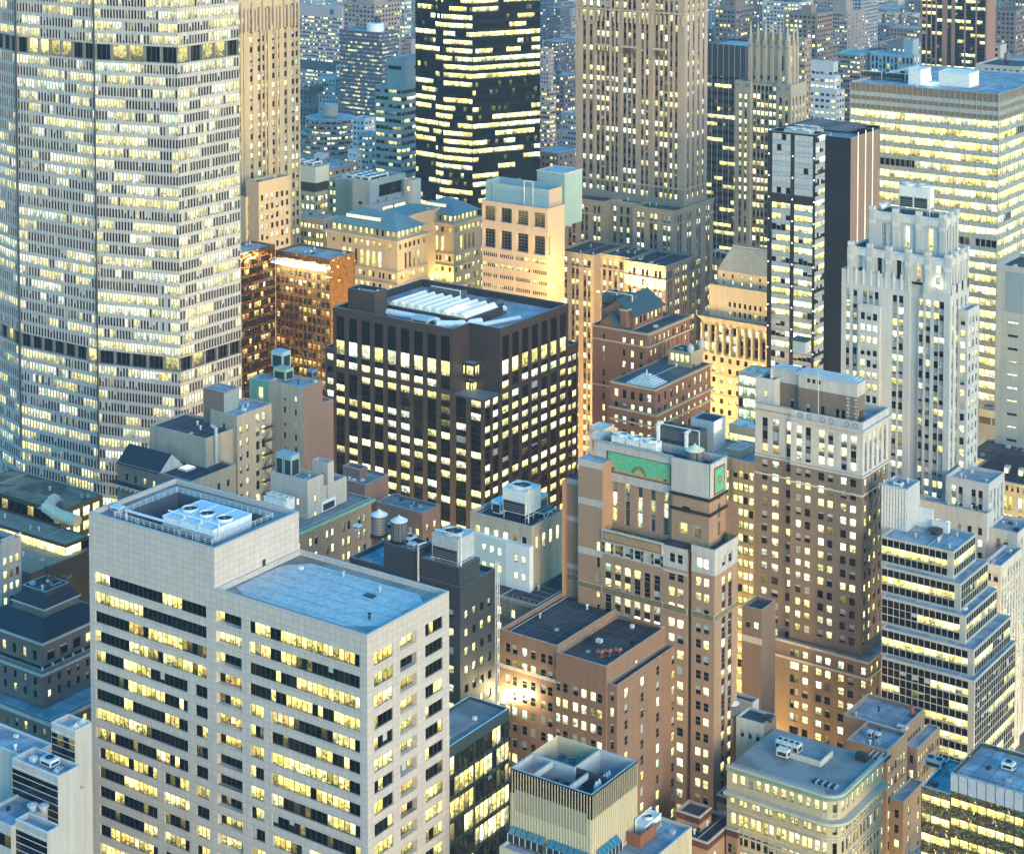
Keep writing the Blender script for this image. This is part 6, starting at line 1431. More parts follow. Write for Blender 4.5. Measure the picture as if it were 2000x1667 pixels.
RC = Bld('brick_sided_building', 'tall tan building with plain brick side wall and teal tanks on its roof', 'building', [TANW, TANW, LIME, BLUEROOF, RBW, wall('teal_sheet', (.10, .26, .23), .15, .2, .3)], lit=dict(p=.6, run=1.1, tint=(.6, .85), br=(.7, 1), blind=.3))
K = at(592, 757, 535); rl_, rr_ = along(K, (0, 1), 524), along(K, (1, 0), 630)
RC.vol(K.x, K.y, K.x+rr_, K.y+rl_, 0, K.z, L=dict(fh=3.6, h=1.7, top=3.0, cols=[(2.4, 3.3), (6.4, 7.4)]), R=dict(m=4), ph=.7)
RC.vol(K.x+rr_+.01, K.y+.1, K.x+rr_+along((K.x+rr_, K.y, 80), (1, 0), 652), K.y+rl_, 0, zat(K.x+rr_, K.y, 787), R=dict(m=4), ph=.7, m=4)
Kt = at(548, 746, 531); RC.vol(K.x+.2, K.y+rl_+.01, K.x+6, K.y+rl_+7.5, 0, K.z-.6, L=dict(rows=[(K.z-6, K.z-2.6, [(2.2, 4.0)])], force=lambda: (1.0, .55, .3, 0)), m=5, ph=.4)
P = at(563, 742, z=K.z)
ac_unit(P.x, P.y+1, K.z-.7, 3.4, 4.6, 3.2, 'pale green box tank in the middle of the brick-sided building roof', wall('pale_green_sheet', (.24, .36, .27), .1, .15, .2), 0)
ac_unit(P.x+4.5, P.y+6, K.z+1.0, 3.4, 4.4, 4.6, 'tall pale blue tank at the back of the brick-sided building roof', wall('pale_blue_sheet', (.30, .40, .44), .1, .15, .2), 0)
ac_unit(P.x+6.5, P.y-3.4, K.z-.7, 2.2, 2.4, 2.2, 'small blue-grey box at the right of the brick-sided building roof', wall('slate_blue_sheet', (.14, .20, .24), .1, .15, .2), 0)

# ================ 21 green-corniced block right of the stone tower
TBK = wall('brown_grey_masonry', (.17, .15, .125), .15, .2, .25, .9)
TB = Bld('green_cornice_block', 'brown-grey block with green copper cornice and white tank just behind the stone tower', 'building', [TBK, TBK, LIME, GRAVEL, GRN, wall('pale_roof_render', (.38, .36, .32), .1, .15, .25)], lit=dict(p=.62, run=1.3, tint=(.5, .85), br=(.6, 1), blind=.5, pale=.3))
K = at(560, 1046, 440); t_r = along(K, (1, 0), 725)
TB.vol(K.x, K.y, K.x+t_r, K.y+18, 0, K.z, R=dict(fh=3.7, h=2.0, top=3.2, pair=.9, n=5, w=1.05), ph=.5)
co = TB.part('cornice'); co.box(K.x-.6, K.y-.9, K.z-.8, K.x+t_r+.6, K.y-.004, K.z-.15, 4)
for i in range(28): co.box(K.x+i*t_r/28, K.y-.75, K.z-1.3, K.x+.3+i*t_r/28, K.y-.01, K.z-.8, 4)
Kp_ = at(600.7, 938, 452); p_l, p_r = along(Kp_, (0, 1), 528), along(Kp_, (1, 0), 632)
TB.vol(Kp_.x, Kp_.y, Kp_.x+p_r, Kp_.y+p_l, K.z-6, Kp_.z, L=dict(fh=4, h=1.8, top=5.0, n=2, w=.9), R=dict(fh=4, h=1.8, top=4.4, n=1, w=.9), m=5, ph=1.0)
Kq = at(640, 904, 458); TB.vol(Kq.x, Kq.y, Kq.x+along(Kq, (1, 0), 652), Kq.y+along(Kq, (0, 1), 610), K.z-6, Kq.z, L=dict(rows=[(Kq.z-4, Kq.z-2.6, [(1.2, 2.0)])]), m=5, ph=.7)
TB.vol(Kp_.x+p_r, Kp_.y+.4, Kp_.x+p_r+9, Kp_.y+9, K.z-6, Kp_.z-3.2, R=dict(rows=[(Kp_.z-8, Kp_.z-5.6, [(3, 4)])]), m=5, ph=.8)
P = at(553, 930, z=Kp_.z-1)
for i in range(2): ac_unit(P.x, P.y-2.6*i, Kp_.z-1, 3.0, 2.3, 5.2, ['pale teal cabinet left of its twin on the green-corniced block penthouse', 'pale teal cabinet right of its twin on the green-corniced block penthouse'][i], wall('pale_teal_sheet', (.24, .36, .38), .1, .15, .2), 0)
P = at(635, 1000, z=K.z-.5); ac_unit(P.x-1.2, P.y, K.z-.5, 5.2, 2.6, 2.6, 'white container-like box behind the green copper cornice', PALE, 0)
P = at(548, 985, z=K.z+3); cooling_tower(P.x-2, P.y-3, K.z+1.5, 3.6, 6.5, 2.6, 3, 'pale fan bank between the stone tower and green-corniced block', body=PALE)

UB = Bld('brown_brick_walkup', 'small brown brick building with gravel roof left of the dark centre block', 'building', [RBW, RBW, CAP, GRAVEL, TBK], lit=dict(p=.5, run=1.2, tint=(.55, .8), br=(.6, 1), blind=.5))
K = at(825, 1001.5, 500); u_l, u_r = along(K, (0, 1), 735), along(K, (1, 0), 859)
UB.vol(K.x, K.y, K.x+u_r, K.y+u_l, 0, K.z, L=dict(fh=3.6, h=1.9, top=4.6, n=6, w=1.2, mg=.6), R=dict(fh=3.6, h=1.9, top=3.6, n=2, w=1.2), ph=.7)
K = at(717, 925, 512); UB.vol(K.x-1, K.y, K.x+along(K, (1, 0), 759), K.y+9.5, 0, zat(K.x, K.y, 944), R=dict(rows=[(60, 61, [])]), m=0, ph=.7)
K = at(702, 917, 516); UB.vol(K.x, K.y, K.x+along(K, (1, 0), 718), K.y+along(K, (0, 1), 669), 0, K.z, m=0, ph=1.0)

# ================ 22 building being refaced: wrap, scaffold and cooling tower
ZM = wall('old_cream_masonry', (.36, .32, .25), .15, .2, .25)
WRAP = wall('pale_teal_wrap', (.42, .55, .52), .05, .08, .05, .5)
ZB = Bld('wrapped_facade_building', 'building under repair with pale teal wrap, scaffolding and big cooling tower on its roof', 'building', [ZM, ZM, LIME, TARROOF, WRAP, wall('white_netting', (.60, .66, .68), .06, .2, .1, .6)], lit=dict(p=.92, run=3, tint=(.65, .92), br=(.9, 1.2), blind=.4))
K = at(1038.5, 1028, 438); zl_, zr_ = along(K, (0, 1), 918), along(K, (1, 0), 1100)
ZB.vol(K.x, K.y, K.x+zr_, K.y+zl_, 0, K.z, L=dict(rows=[(K.z-6.2, K.z-2.9, even(zl_, 6, 1.35, .8))]), R=dict(rows=[(K.z-6.2, K.z-2.9, even(zr_, 4, 1.3, .8))]), ph=.8)
zw1_ = zat(K.x-1.5, K.y, 1068); zw0_ = zat(K.x-1.5, K.y, 1172)
wrl = along((K.x-1.5, K.y-.4, zw1_), (0, 1), 904)
wl3 = [(a, a+1.15) for a in (1.1, 2.9, 4.7, 6.5, 8.3)]
ZB.face((K.x-1.5, K.y-.4), (0, 1), (-1, 0), wrl*.35, zw0_, zw1_, [(zw1_-4.2-4.1*k, zw1_-2.4-4.1*k, [(1.1, 2.2), (3.2, 4.3)]) for k in range(3)], wallpart='scaffold_wrap', m=5, rev=.1)
ZB.face((K.x-1.5, K.y-.4+wrl*.35), (0, 1), (-1, 0), wrl*.65, zw0_, zw1_, [(zw1_-3.7-4.1*k, zw1_-1.9-4.1*k, [(1.2+2.2*i, 2.3+2.2*i) for i in range(3)]) for k in range(2)], wallpart='scaffold_wrap', m=4, rev=.1)
wp = ZB.part('scaffold_wrap'); wp.face([(K.x-1.5, K.y-.4, zw1_), (K.x-.01, K.y-.4, zw1_), (K.x-.01, K.y-.4+wrl, zw1_), (K.x-1.5, K.y-.4+wrl, zw1_)], 5); wp.face([(K.x-1.5, K.y-.4, zw0_), (K.x, K.y-.4, zw0_), (K.x, K.y-.4, zw1_), (K.x-1.5, K.y-.4, zw1_)], 5)
sc = ZB.part('scaffolding', [wall('scaffold_tube', (.34, .33, .26), .1, .1, .1, .5), plain('scaffold_plank', (.22, .17, .10), .8)])
K4 = at(1046, 1183, 428); zz0 = K4.z; xs, ys = K4.x, K4.y
ZB.vol(xs, ys, K.x+zr_-1, K.y+zl_, 0, zz0, L=dict(fh=3.7, h=1.9, top=2.4, n=6, w=1.1), R=dict(fh=3.7, h=1.9, top=2.4, n=3, w=1.1), ph=.4)
lsc = along(K4, (0, 1), 972); rsc = along(K4, (1, 0), 1096)
for i in range(8):
    for dq in (.35, 1.3): sc.bar((xs-dq, ys+lsc*i/7, 30), (xs-dq, ys+lsc*i/7, zz0+1.2), .06, 0, 5)
for i in range(5): sc.bar((xs+rsc*i/4, ys-1.2, 30), (xs+rsc*i/4, ys-1.2, zz0+1.2), .06, 0, 5); sc.bar((xs+rsc*i/4*.98, ys-.3, zz0), (xs+rsc*i/4*.98, K.y-.6, zz0), .05, 0, 5)
for k in range(10):
    for dz_ in (0, 1.0): sc.bar((xs-1.3, ys-1.3, zz0-k*2+dz_), (xs-1.3, ys+lsc, zz0-k*2+dz_), .05, 0, 5); sc.bar((xs-1.3, ys-1.25, zz0-k*2+dz_), (xs+rsc, ys-1.25, zz0-k*2+dz_), .05, 0, 5)
    if k % 2 == 0: sc.box(xs-1.25, ys, zz0-k*2-.06, xs-.4, ys+lsc, zz0-k*2, 1)
for i in range(3):
    for k in range(12): sc.bar((K.x+1+i*2.2, K.y-1.0, zw0_+k*2), (K.x+2.9+i*2.2, K.y-1.0, zw0_+k*2), .05, 0, 5)
    sc.bar((K.x+1+i*2.2, K.y-1.0, 40), (K.x+1+i*2.2, K.y-1.0, K.z), .06, 0, 5)
cooling_tower(K.x+2.2, K.y+3.2, K.z-.8, 6.2, 6.5, 5.4, 1, 'big pale cooling tower on the roof of the building under repair', legs=2.0, body=PALE)
ac_unit(K.x+3.5, K.y+11.2, K.z-.8, 3.4, 2.6, 3.0, 'pale blue cabinet left of the big cooling tower', BLUEPALE, 0)
ac_unit(K.x+10.5, K.y+5, K.z-.5, 3.5, 5, 3.0, 'steel plant box behind the big cooling tower', STEEL, 1)
sf = thing('steel_frame', 'white steel dunnage frame at the front right of the roof under repair', 'steel frame', (K.x+6, K.y+.6, K.z-.6)); m = MB()
for a, b in (((0, 0, 0), (0, 0, 1.6)), ((5, 0, 0), (5, 0, 1.6)), ((0, 3, 0), (0, 3, 1.6)), ((5, 3, 0), (5, 3, 1.6)), ((0, 0, 1.6), (5, 0, 1.6)), ((0, 3, 1.6), (5, 3, 1.6)), ((0, 0, 1.6), (0, 3, 1.6)), ((5, 0, 1.6), (5, 3, 1.6)), ((0, 0, 0), (2.5, 0, 1.6)), ((2.5, 0, 1.6), (5, 0, 0)), ((1.7, 0, 1.6), (1.7, 3, 1.6)), ((3.4, 0, 1.6), (3.4, 3, 1.6))): m.bar(a, b, .12, 0, 5)
m.build('beam', [PALE], sf); m = MB(); m.box(.2, .2, 1.7, 4.8, 2.8, 1.78); m.build('grating', [STEELD], sf)
cr = thing('scaffold_pole', 'thin pale scaffold mast rising beside the slate block', 'scaffold mast', (at(972, 1120, d=405).x, at(972, 1120, d=405).y, 20)); m = MB(); hh_ = at(972, 1098, d=405).z-20
for a in (0, .6): m.bar((a, 0, 0), (a, 0, hh_), .06); m.bar((a, .6, 0), (a, .6, hh_), .06)
m.build('upright', [PALE], cr); m = MB()
for k in range(int(hh_/1.2)): m.bar((0, 0, k*1.2), (.6, 0, k*1.2+1.2), .03, 0, 4); m.bar((0, .6, k*1.2), (0, 0, k*1.2+1.2), .03, 0, 4)
m.build('lattice', [PALE], cr)
# ================ 23 red brick club
RBR = wall('red_brick', (.18, .085, .05), .14, .25, .15, .9, brick=(.5, .18, .02, (.17, .075, .05), (.2, .13, .1)))
AA = Bld('red_brick_club', 'red brick building with dark pitched roof and a lower wing carrying a white ornamental dome', 'building', [RBR, RBR, wall('buff_stone_trim', (.34, .28, .19), .12, .15, .25), TARROOF, plain('green_slate_roof', (.035, .065, .075), .6)],
         lit=dict(p=.62, run=1.3, tint=(.55, .85), br=(.65, 1.05), blind=.4, pale=.15))
K = at(1265, 651, 590); ax, ay, az = K; a_l, a_r = along(K, (0, 1), 1157), along(K, (1, 0), 1348)
sp = dict(fh=3.7, h=2.1)
AA.vol(ax, ay, ax+a_r, ay+a_l, 0, az, L=dict(sp, top=2.6, rev=.3, cols=[(1.8, 2.9), (5.0, 6.1), (8.0, 9.1), (15.5, 16.4)]), R=dict(sp, top=2.0, n=9, w=1.25, mg=1.2, rev=.5), ph=.7)
tr = AA.part('cornice')
for zq, p in ((az-.6, .55), (az-4.6, .35), (az-19, .3)): tr.box(ax-p, ay-p, zq, ax-.004, ay+a_l, zq+.5, 2); tr.box(ax-.004, ay-p, zq, ax+a_r+p, ay-.004, zq+.5, 2)
pil = AA.part('pilaster')
for i in range(6): pil.box(ax+a_r*.28+i*a_r*.1, ay-.3, az-18, ax+a_r*.28+i*a_r*.1+.7, ay-.004, az-5)
atx = zat(ax+5, ay+4, 640)
gx0, gx1, gy0, gy1 = ax+3.5, ax+21, ay+7, ay+19; gz0 = az+3.6
AA.vol(gx0, gy0, gx1, gy1, az-1, gz0, L=None, R=dict(rows=[(az+.6, az+2.8, even(gx1-gx0, 7, 1.3, .6))]), rooff=False, wallpart='attic')
rf = AA.part('pitched_roof'); my_ = (gy0+gy1)/2; rz = gz0+4.6
rf.face([(gx0-.8, gy0-.9, gz0-.1), (gx1+.6, gy0-.9, gz0-.1), (gx1+.6, my_, rz), (gx0-.8, my_, rz)], 4); rf.face([(gx0-.8, my_, rz), (gx1+.6, my_, rz), (gx1+.6, gy1+.9, gz0-.1), (gx0-.8, gy1+.9, gz0-.1)], 4)
rf.face([(gx0, gy1, gz0), (gx0, gy0, gz0), (gx0, my_, rz-.2)], 0); rf.face([(gx1, gy0, gz0), (gx1, gy1, gz0), (gx1, my_, rz-.2)], 0)
g2 = AA.part('front_gable'); yb_ = ay+a_l-2
for a, b in ((ay+10.5, yb_),):
    m_ = (a+b)/2; g2.face([(ax+.02, a, az-.1), (ax+.02, b, az-.1), (ax+.02, m_, az+3.6)][::-1], 0); g2.face([(ax-.4, a-.5, az-.2), (ax+5, a-.5, az-.2), (ax+5, m_, az+3.9), (ax-.4, m_, az+3.9)], 4); g2.face([(ax-.4, m_, az+3.9), (ax+5, m_, az+3.9), (ax+5, b+.5, az-.2), (ax-.4, b+.5, az-.2)], 4)
cn = AA.part('chimney'); cn.box(ax+1.6, ay+8.6, az, ax+4.2, ay+11.0, az+5.2); cn.box(ax+1.4, ay+8.4, az+5.2, ax+4.4, ay+11.2, az+5.6, 2)
for i in range(2): cooling_tower(ax+8, ay+a_l-9+i*5.6, az+1.5, 5, 5, 5.5, 1, ['dark louvred cooling tower beside the pitched roof of the red brick club', 'dark louvred cooling tower at the far left of the red brick club roof'][i], body=plain('dark_grey_metal', (.07, .085, .09), .5))
# lower wing
Kw = at(1279.5, 760, 556); w_l, w_r = along(Kw, (0, 1), 1192), along(Kw, (1, 0), 1388)
AA.vol(Kw.x, Kw.y, Kw.x+w_r, Kw.y+w_l, 0, Kw.z, L=dict(sp, fh=3.9, h=2.4, top=2.0, rev=.3, n=5, w=1.3, mg=.6), R=dict(sp, fh=3.9, h=2.4, top=2.0, n=9, w=1.2, mg=.6), ph=.5, rm=4)
for zq, p in ((Kw.z-.5, .45), (zat(Kw.x, Kw.y, 812), .9), (zat(Kw.x, Kw.y, 835), .5)): tr.box(Kw.x-p, Kw.y-p, zq, Kw.x-.004, Kw.y+w_l, zq+.55, 2); tr.box(Kw.x-.004, Kw.y-p, zq, Kw.x+w_r+p, Kw.y-.004, zq+.55, 2)
dm = AA.part('ornamental_dome', [plain('white_zinc_dome', (.52, .55, .55), .5)])
for k in range(6): dm.box(Kw.x+.6+k*.55, Kw.y+.8+k*.7, Kw.z+k*.45, Kw.x+8-k*.55, Kw.y+10-k*.7, Kw.z+.45+k*.45)
dm.lathe(Kw.x+4.3, Kw.y+5.4, [(.35, Kw.z+2.6), (.15, Kw.z+4)], 8)
Kc_ = at(1372, 705, 585); AA.vol(Kc_.x-7, Kc_.y, Kc_.x+.5, Kc_.y+8, Kw.z-1, Kw.z+4.2, L=dict(rows=[(Kw.z+.8, Kw.z+3.2, even(8, 4, 1.3, .5))], force=lambda: (1.0, .6, .4, 0)), m=2, ph=.3)
ur = AA.part('roof_urn', [LIME])
for a, b in ((-6.5, .5), (0, .5)): ur.lathe(Kc_.x+a, Kc_.y+b, [(.9, Kw.z+4.2), (1.1, Kw.z+5.6), (.7, Kw.z+6.4), (.1, Kw.z+6.9)], 12)
# lit beige lower bit and white roof in front of it
lw = Bld('low_white_roof_annex', 'low annex with bright white roof between the red brick club and art deco tower', 'building', [wall('cream_render', (.42, .38, .28), .1, .15, .25), GRAVEL, CAP, plain('white_roof_sheet', (.60, .62, .58), .6)], lit=dict(p=.7, run=1, tint=(.5, .8)))
lw.V(1205, 858, 1150, 1222, 505, L=dict(fh=3.6, h=1.6, top=2.4, n=6, w=.9), R=dict(fh=3.6, h=1.6, top=2.2, n=3, w=.9), ph=.4)
lw.V(1180, 838, 1150, 1200, 512, ph=.3)

# ================ 24 plant-topped block behind the art deco tower
YST = wall('yellow_buff_stone', (.36, .31, .21), .12, .15, .25)
AB = Bld('buff_court_block', 'buff stone block with yellow-lit court and three-fan plant behind the art deco tower', 'office building', [YST, YST, CAP, BLUEROOF, TARROOF, wall('white_bulkhead', (.50, .50, .48), .08, .1, .2)], lit=dict(p=.72, run=1.3, tint=(.5, .82), br=(.7, 1.1), blind=.4, pale=.1))
K = at(1392, 914, 517); r1 = along(K, (1, 0), 1428)
sp = dict(fh=3.5, h=2.1, rev=.25)
AB.vol(K.x-6, K.y, K.x+r1, K.y+18, 0, K.z, L=None, R=dict(sp, top=3.0, pair=.4, n=4, w=1.1), ph=.6)
l2 = -along((K.x+r1, K.y, K.z), (0, 1), 1476)
AB.vol(K.x+r1, K.y-l2, K.x+r1+14, K.y+18, 0, K.z-.01, L=dict(sp, top=3.0, n=4, w=1.3, u=(0, l2)), R=None, ph=.6)
AB.vol(K.x+r1+3, K.y-l2+6, K.x+r1+12, K.y+3, K.z-.6, K.z+1.4, ph=.3)
Kb = at(1394, 824, 532); bl_, br2 = along(Kb, (0, 1), 1350), along(Kb, (1, 0), 1417)
AB.vol(Kb.x, Kb.y, Kb.x+br2, Kb.y+bl_, K.z-6, Kb.z, m=5, rm=4, ph=.3)
zr_ab = zat(Kb.x, Kb.y, 880)
AB.vol(Kb.x-14, Kb.y-2, Kb.x+br2+1, Kb.y+bl_+14, 0, zr_ab, L=dict(sp, top=2, n=8, w=1.2), R=dict(sp, top=2, n=7, w=1.1), rm=4, ph=.8)
cooling_tower(Kb.x-7.5, Kb.y+1.0, zr_ab-.8, 5.4, 13, 6.0, 3, 'large dark three-fan cooling tower behind the art deco roof', body=plain('dark_grey_metal', (.07, .085, .09), .5), legs=1.2)
duct([(Kb.x-8.2, Kb.y+13, zr_ab+.4), (Kb.x-8.2, Kb.y+13, zr_ab+7.2), (Kb.x-6, Kb.y+13, zr_ab+7.2)], .6, 'thick pale elbow pipe at the left end of the three-fan tower', PALE, 'pipe')
duct([(Kb.x-8.2, Kb.y+4, zr_ab+.4), (Kb.x-8.2, Kb.y+4, zr_ab+6.4), (Kb.x-6, Kb.y+4, zr_ab+6.4)], .6, 'thick pale elbow pipe at the right end of the three-fan tower', PALE, 'pipe')
P = at(1400, 850, d=530); lamp(Kb.x+br2*.35, Kb.y-.8, P.z, 'starry white lamp on the white bulkhead wall behind the art deco tower', 260, (1, .86, .6), s=.7, group=None)
P = at(1372, 879, d=519); lamp(P.x, P.y, P.z-.6, 'starry white lamp on the roof edge just right of the tan-domed tank', 200, (1, .86, .6), s=.6, group=None)
gb = Bld('green_lit_annex', 'narrow annex with green glowing glass front left of the brown tower', 'building', [wall('cream_render', (.42, .38, .28), .1, .15, .25), GRAVEL, CAP, plain('white_roof_sheet', (.60, .62, .58), .6)], lit=dict(p=.95, run=6, tint=(.9, 1.0), br=(.7, 1.0), blind=.1))
gb.V(1492, 735, 1442, 1520, 610, L=dict(fh=3.6, h=3.0, top=1.0, cols=[(.4, 9)], mod=1.5, st='plain'), ph=.4)
gb.V(1478, 838, 1424, 1500, 545, L=dict(fh=3.6, h=2.2, top=2.6, cols=[(.6, 9)], mod=2.4, st='plain', force=lambda: (1.0, .62, RND.random(), 0)), ph=.4)

# ================ 25 cream temple-topped block
ACM = wall('cream_marble', (.46, .43, .35), .1, .12, .25)
AC = Bld('colonnaded_cream_block', 'cream building with a row of tall columns and stepped pyramid roof', 'office building', [ACM, plain('spandrel_dark_red', (.07, .03, .025), .6), ACM, GRAVEL, wall('pyramid_tiles', (.44, .46, .40), .1, .1, .2, brick=(3, .8, .08, (.40, .42, .36), (.28, .30, .26)))],
         lit=dict(p=.5, run=1.3, tint=(.55, .88), br=(.6, 1.1), blind=.4, pale=.15))
K = at(1516, 640, 690); cx, cy, cz = K; c_l, c_r = along(K, (0, 1), 1369), 16
zcol = zat(cx, cy, 712)
n_c = 10; cc = even(c_l, n_c, 1.5, .5)
AC.face((cx, cy), (0, 1), (-1, 0), c_l, zcol, cz, [(zcol+.8, zcol+4.0, cc), (zcol+4.5, zcol+7.4, cc), (zcol+7.9, zcol+10.6, cc)], rev=.9, sp=(1, .85))
AC.face((cx, cy), (0, 1), (-1, 0), c_l, 0, zcol, [(zcol-2.8-3.8*k, zcol-.9-3.8*k, even(c_l, 9, 1.35, .6)) for k in range(14)])
AC.face((cx, cy), (1, 0), (0, -1), c_r, 0, cz, []); AC.face((cx, cy+c_l), (1, 0), (0, 1), c_r, 0, cz, []); AC.face((cx+c_r, cy), (0, 1), (1, 0), c_l, 0, cz, [])
cl2 = AC.part('column')
for i in range(n_c+1):
    c = cy+.5+(c_l-1)*i/n_c; cl2.lathe(cx-.05, c, [(.62, zcol+.2), (.55, zcol+10.6), (.72, zcol+10.9)], 12, 2)
co = AC.part('cornice')
for a, b, p in ((cz-1.0, cz-.4, .5), (cz-.4, cz+.1, 1.0), (zcol-.3, zcol+.2, .5)): co.ring(cx, cy, cx+c_r, cy+c_l, a, b, p, .2, 2)
for i in range(30): co.box(cx-.8, cy+.3+i*c_l/30, cz-.75, cx-.51, cy+.7+i*c_l/30, cz-.4, 2)
for q in (zcol-7.6, zcol-15.2, zcol-23, zcol-31): co.box(cx-.25, cy, q, cx-.004, cy+c_l, q+.4, 2)
AC.face((cx, cy), (0, 1), (-1, 0), .01, cz, cz+.02, [])
ro = AC.part('roof'); ro.face([(cx, cy, cz), (cx+c_r, cy, cz), (cx+c_r, cy+c_l, cz), (cx, cy+c_l, cz)], 3)
z1_ = zat(cx+2, cy+3, 572); AC.vol(cx+1.6, cy+1.4, cx+c_r-1, cy+along((cx+1.6, cy, z1_), (0, 1), 1385), cz, z1_, L=dict(rows=[(cz+1.0, cz+2.9, even(20, 9, .9, .6)), (cz+4.4, cz+6.2, even(20, 9, .9, .6))]), ph=.5)
a1 = along((cx+1.6, cy, z1_), (0, 1), 1385)
z2_ = z1_+5.2; y2a, y2b = cy+2.2, cy+along((cx+3.4, cy, z2_), (0, 1), 1402)
AC.vol(cx+3.4, y2a, cx+c_r-2, y2b, z1_-1, z2_, L=dict(rows=[(z1_+.4, z1_+1.8, even(y2b-y2a, 6, .8, .6)), (z1_+2.9, z1_+4.1, even(y2b-y2a, 6, .8, .6))]), rooff=False)
py_ = AC.part('pyramid_roof'); zt2 = z2_+8.2; ins = 4.0
o = [(cx+3.3, y2a-.1), (cx+c_r-1.9, y2a-.1), (cx+c_r-1.9, y2b+.1), (cx+3.3, y2b+.1)]; i_ = [(cx+3.3+ins*.8, y2a+ins), (cx+c_r-2-ins*.8, y2a+ins), (cx+c_r-2-ins*.8, y2b-ins), (cx+3.3+ins*.8, y2b-ins)]
for a in range(4): b = (a+1) % 4; py_.face([(*o[a], z2_), (*o[b], z2_), (*i_[b], zt2), (*i_[a], zt2)], 4)
py_.face([(*p, zt2) for p in i_], 3); py_.ring(i_[0][0]+.3, i_[0][1]+.3, i_[2][0]-.3, i_[2][1]-.3, zt2, zt2+.8, 0, .3, 2)
# tan slab behind it
AT = Bld('tan_rear_block', 'tan brick block with cluttered roof behind the stepped pyramid roof', 'building', [wall('tan_masonry', (.27, .225, .16), .12, .2, .2), BROWN, CAP, TARROOF], lit=dict(p=.72, run=1.3, tint=(.5, .85), br=(.6, 1), blind=.3))
v = AT.V(1500, 520, 1364, 1530, 745, L=dict(fh=3.7, h=2.1, top=2.6, pair=.5, n=7, w=1.2), ph=.8)
for i in range(3): ac_unit(v[0]+3, v[3]-6-i*6.5, v[4]-.8, 4, 4.6, 3, ['pale tank at the left end of the cluttered tan roof', 'pale box in the middle of the cluttered tan roof', 'dark box at the right of the cluttered tan roof'][i], (PALE, STEEL, STEELD)[i], 1)

# ================ 26 tall brown stone tower with arcaded crown, centre
ABR = wall('warm_grey_brick', (.325, .27, .22), .1, .2, .14, .9, brick=(.7, .25, .03, (.29, .24, .195), (.25, .21, .175)))
ATR = wall('warm_buff_trim', (.36, .31, .25), .12, .15, .2)
AD = Bld('arcaded_stone_tower', 'huge warm grey tower with pointed arches and stepped flanks in the upper middle', 'skyscraper', [ABR, plain('spandrel_brown', (.10, .065, .05), .6), ATR, TARROOF], lit=dict(p=.57, run=1.5, tint=(.55, .92), br=(.65, 1.15), blind=.4, pale=.12))
K = at(1336, 320, 740); ox, oy, oz = K; d_l, d_r = along(K, (0, 1), 1124), along(K, (1, 0), 1381)
ud = lambda px: uL((ox, oy), px, 160)
fhd = (zat(ox, oy, 110)-zat(ox, oy, 310))/10.0
TOPD = 215
cl_ = []
for a, b in ((1138, 1144), (1151, 1157)): cl_.append((ud(b), ud(a)))
for base_ in (1163, 1215, 1277):
    for i in range(3): cl_.append((ud(base_+8+i*9.2), ud(base_+2+i*9.2)))
for base_ in (1194, 1201.5, 1252, 1261, 1308, 1318): cl_.append((ud(base_+5), ud(base_)))
cl_ = sorted((min(a, b), max(a, b)) for a, b in cl_)
cr_ = even(d_r, 4, 1.3, 1.2)
zar = zat(ox, oy, 92)
rws = lambda c, zt_, zb_: [(zt_-fhd*k-2.1, zt_-fhd*k, c) for k in range(int((zt_-zb_)/fhd))]
zset = zat(ox, oy, 392)
AD.face((ox, oy), (0, 1), (-1, 0), d_l, zset-6, TOPD, rws(cl_, zar-2.0, zset-4)+[(zar+1.5+fhd*k, zar+4.0+fhd*k, cl_) for k in range(14)], rev=.5, sp=(1, .3)); AD.face((ox, oy), (1, 0), (0, -1), d_r, zset-6, TOPD, rws(cr_, zar-2.0, zset-4)+[(zar+1.5+fhd*k, zar+4.0+fhd*k, cr_) for k in range(14)], rev=.5, sp=(1, .3))
AD.face((ox, oy+d_l), (1, 0), (0, 1), d_r, 0, TOPD, []); AD.face((ox+d_r, oy), (0, 1), (1, 0), d_l, 0, TOPD, [])
AD.roof(ox, oy, ox+d_r, oy+d_l, TOPD, 1, .5)
co = AD.part('cornice')
def dband(x0, y0, x1, y1, z, p=.4, hgt=.6): co.box(x0-p, y0-p, z, x0-.004, y1, z+hgt, 2); co.box(x0-.004, y0-p, z, x1+p, y0-.004, z+hgt, 2)
for q in (zat(ox, oy, 372), zat(ox, oy, 30)): dband(ox, oy, ox+d_r, oy+d_l, q)
ar = AD.part('arcade')
for za2, hgt in ((zat(ox, oy, 33), 3.4),):
    for i in range(26):
        c = oy+.8+(d_l-1.6)*i/25; ar.box(ox-.45, c-.28, za2-hgt, ox-.003, c+.28, za2, 2); ar.box(ox-.55, c-.4, za2-hgt-.5, ox-.003, c+.4, za2-hgt, 2)
for base_ in (1163, 1215, 1277):
    a, b = ud(base_+29), ud(base_-1)
    bl2 = AD.part('balcony'); bl2.box(ox-.9, oy+a, zar-2.0, ox-.003, oy+b, zar-1.2, 2)
    for i in range(5): bl2.box(ox-.7, oy+a+.3+i*(b-a-.6)/5, zar-4.2, ox-.003, oy+a+.7+i*(b-a-.6)/5, zar-2.0, 1)
    for u in (a, b): ar.box(ox-.35, oy+u-.35, zset+2, ox-.003, oy+u+.35, zar-2.0, 0)
    for i in range(3):
        u = ud(base_+5+i*9.2); ww = .9
        for s_ in (-1, 1): ar.face([(ox-.2, oy+u+s_*ww, zat(ox, oy, 8)), (ox-.2, oy+u+s_*ww, zat(ox, oy, 8)+2.6), (ox-.2, oy+u, zat(ox, oy, 8)+2.6)][::s_], 2)
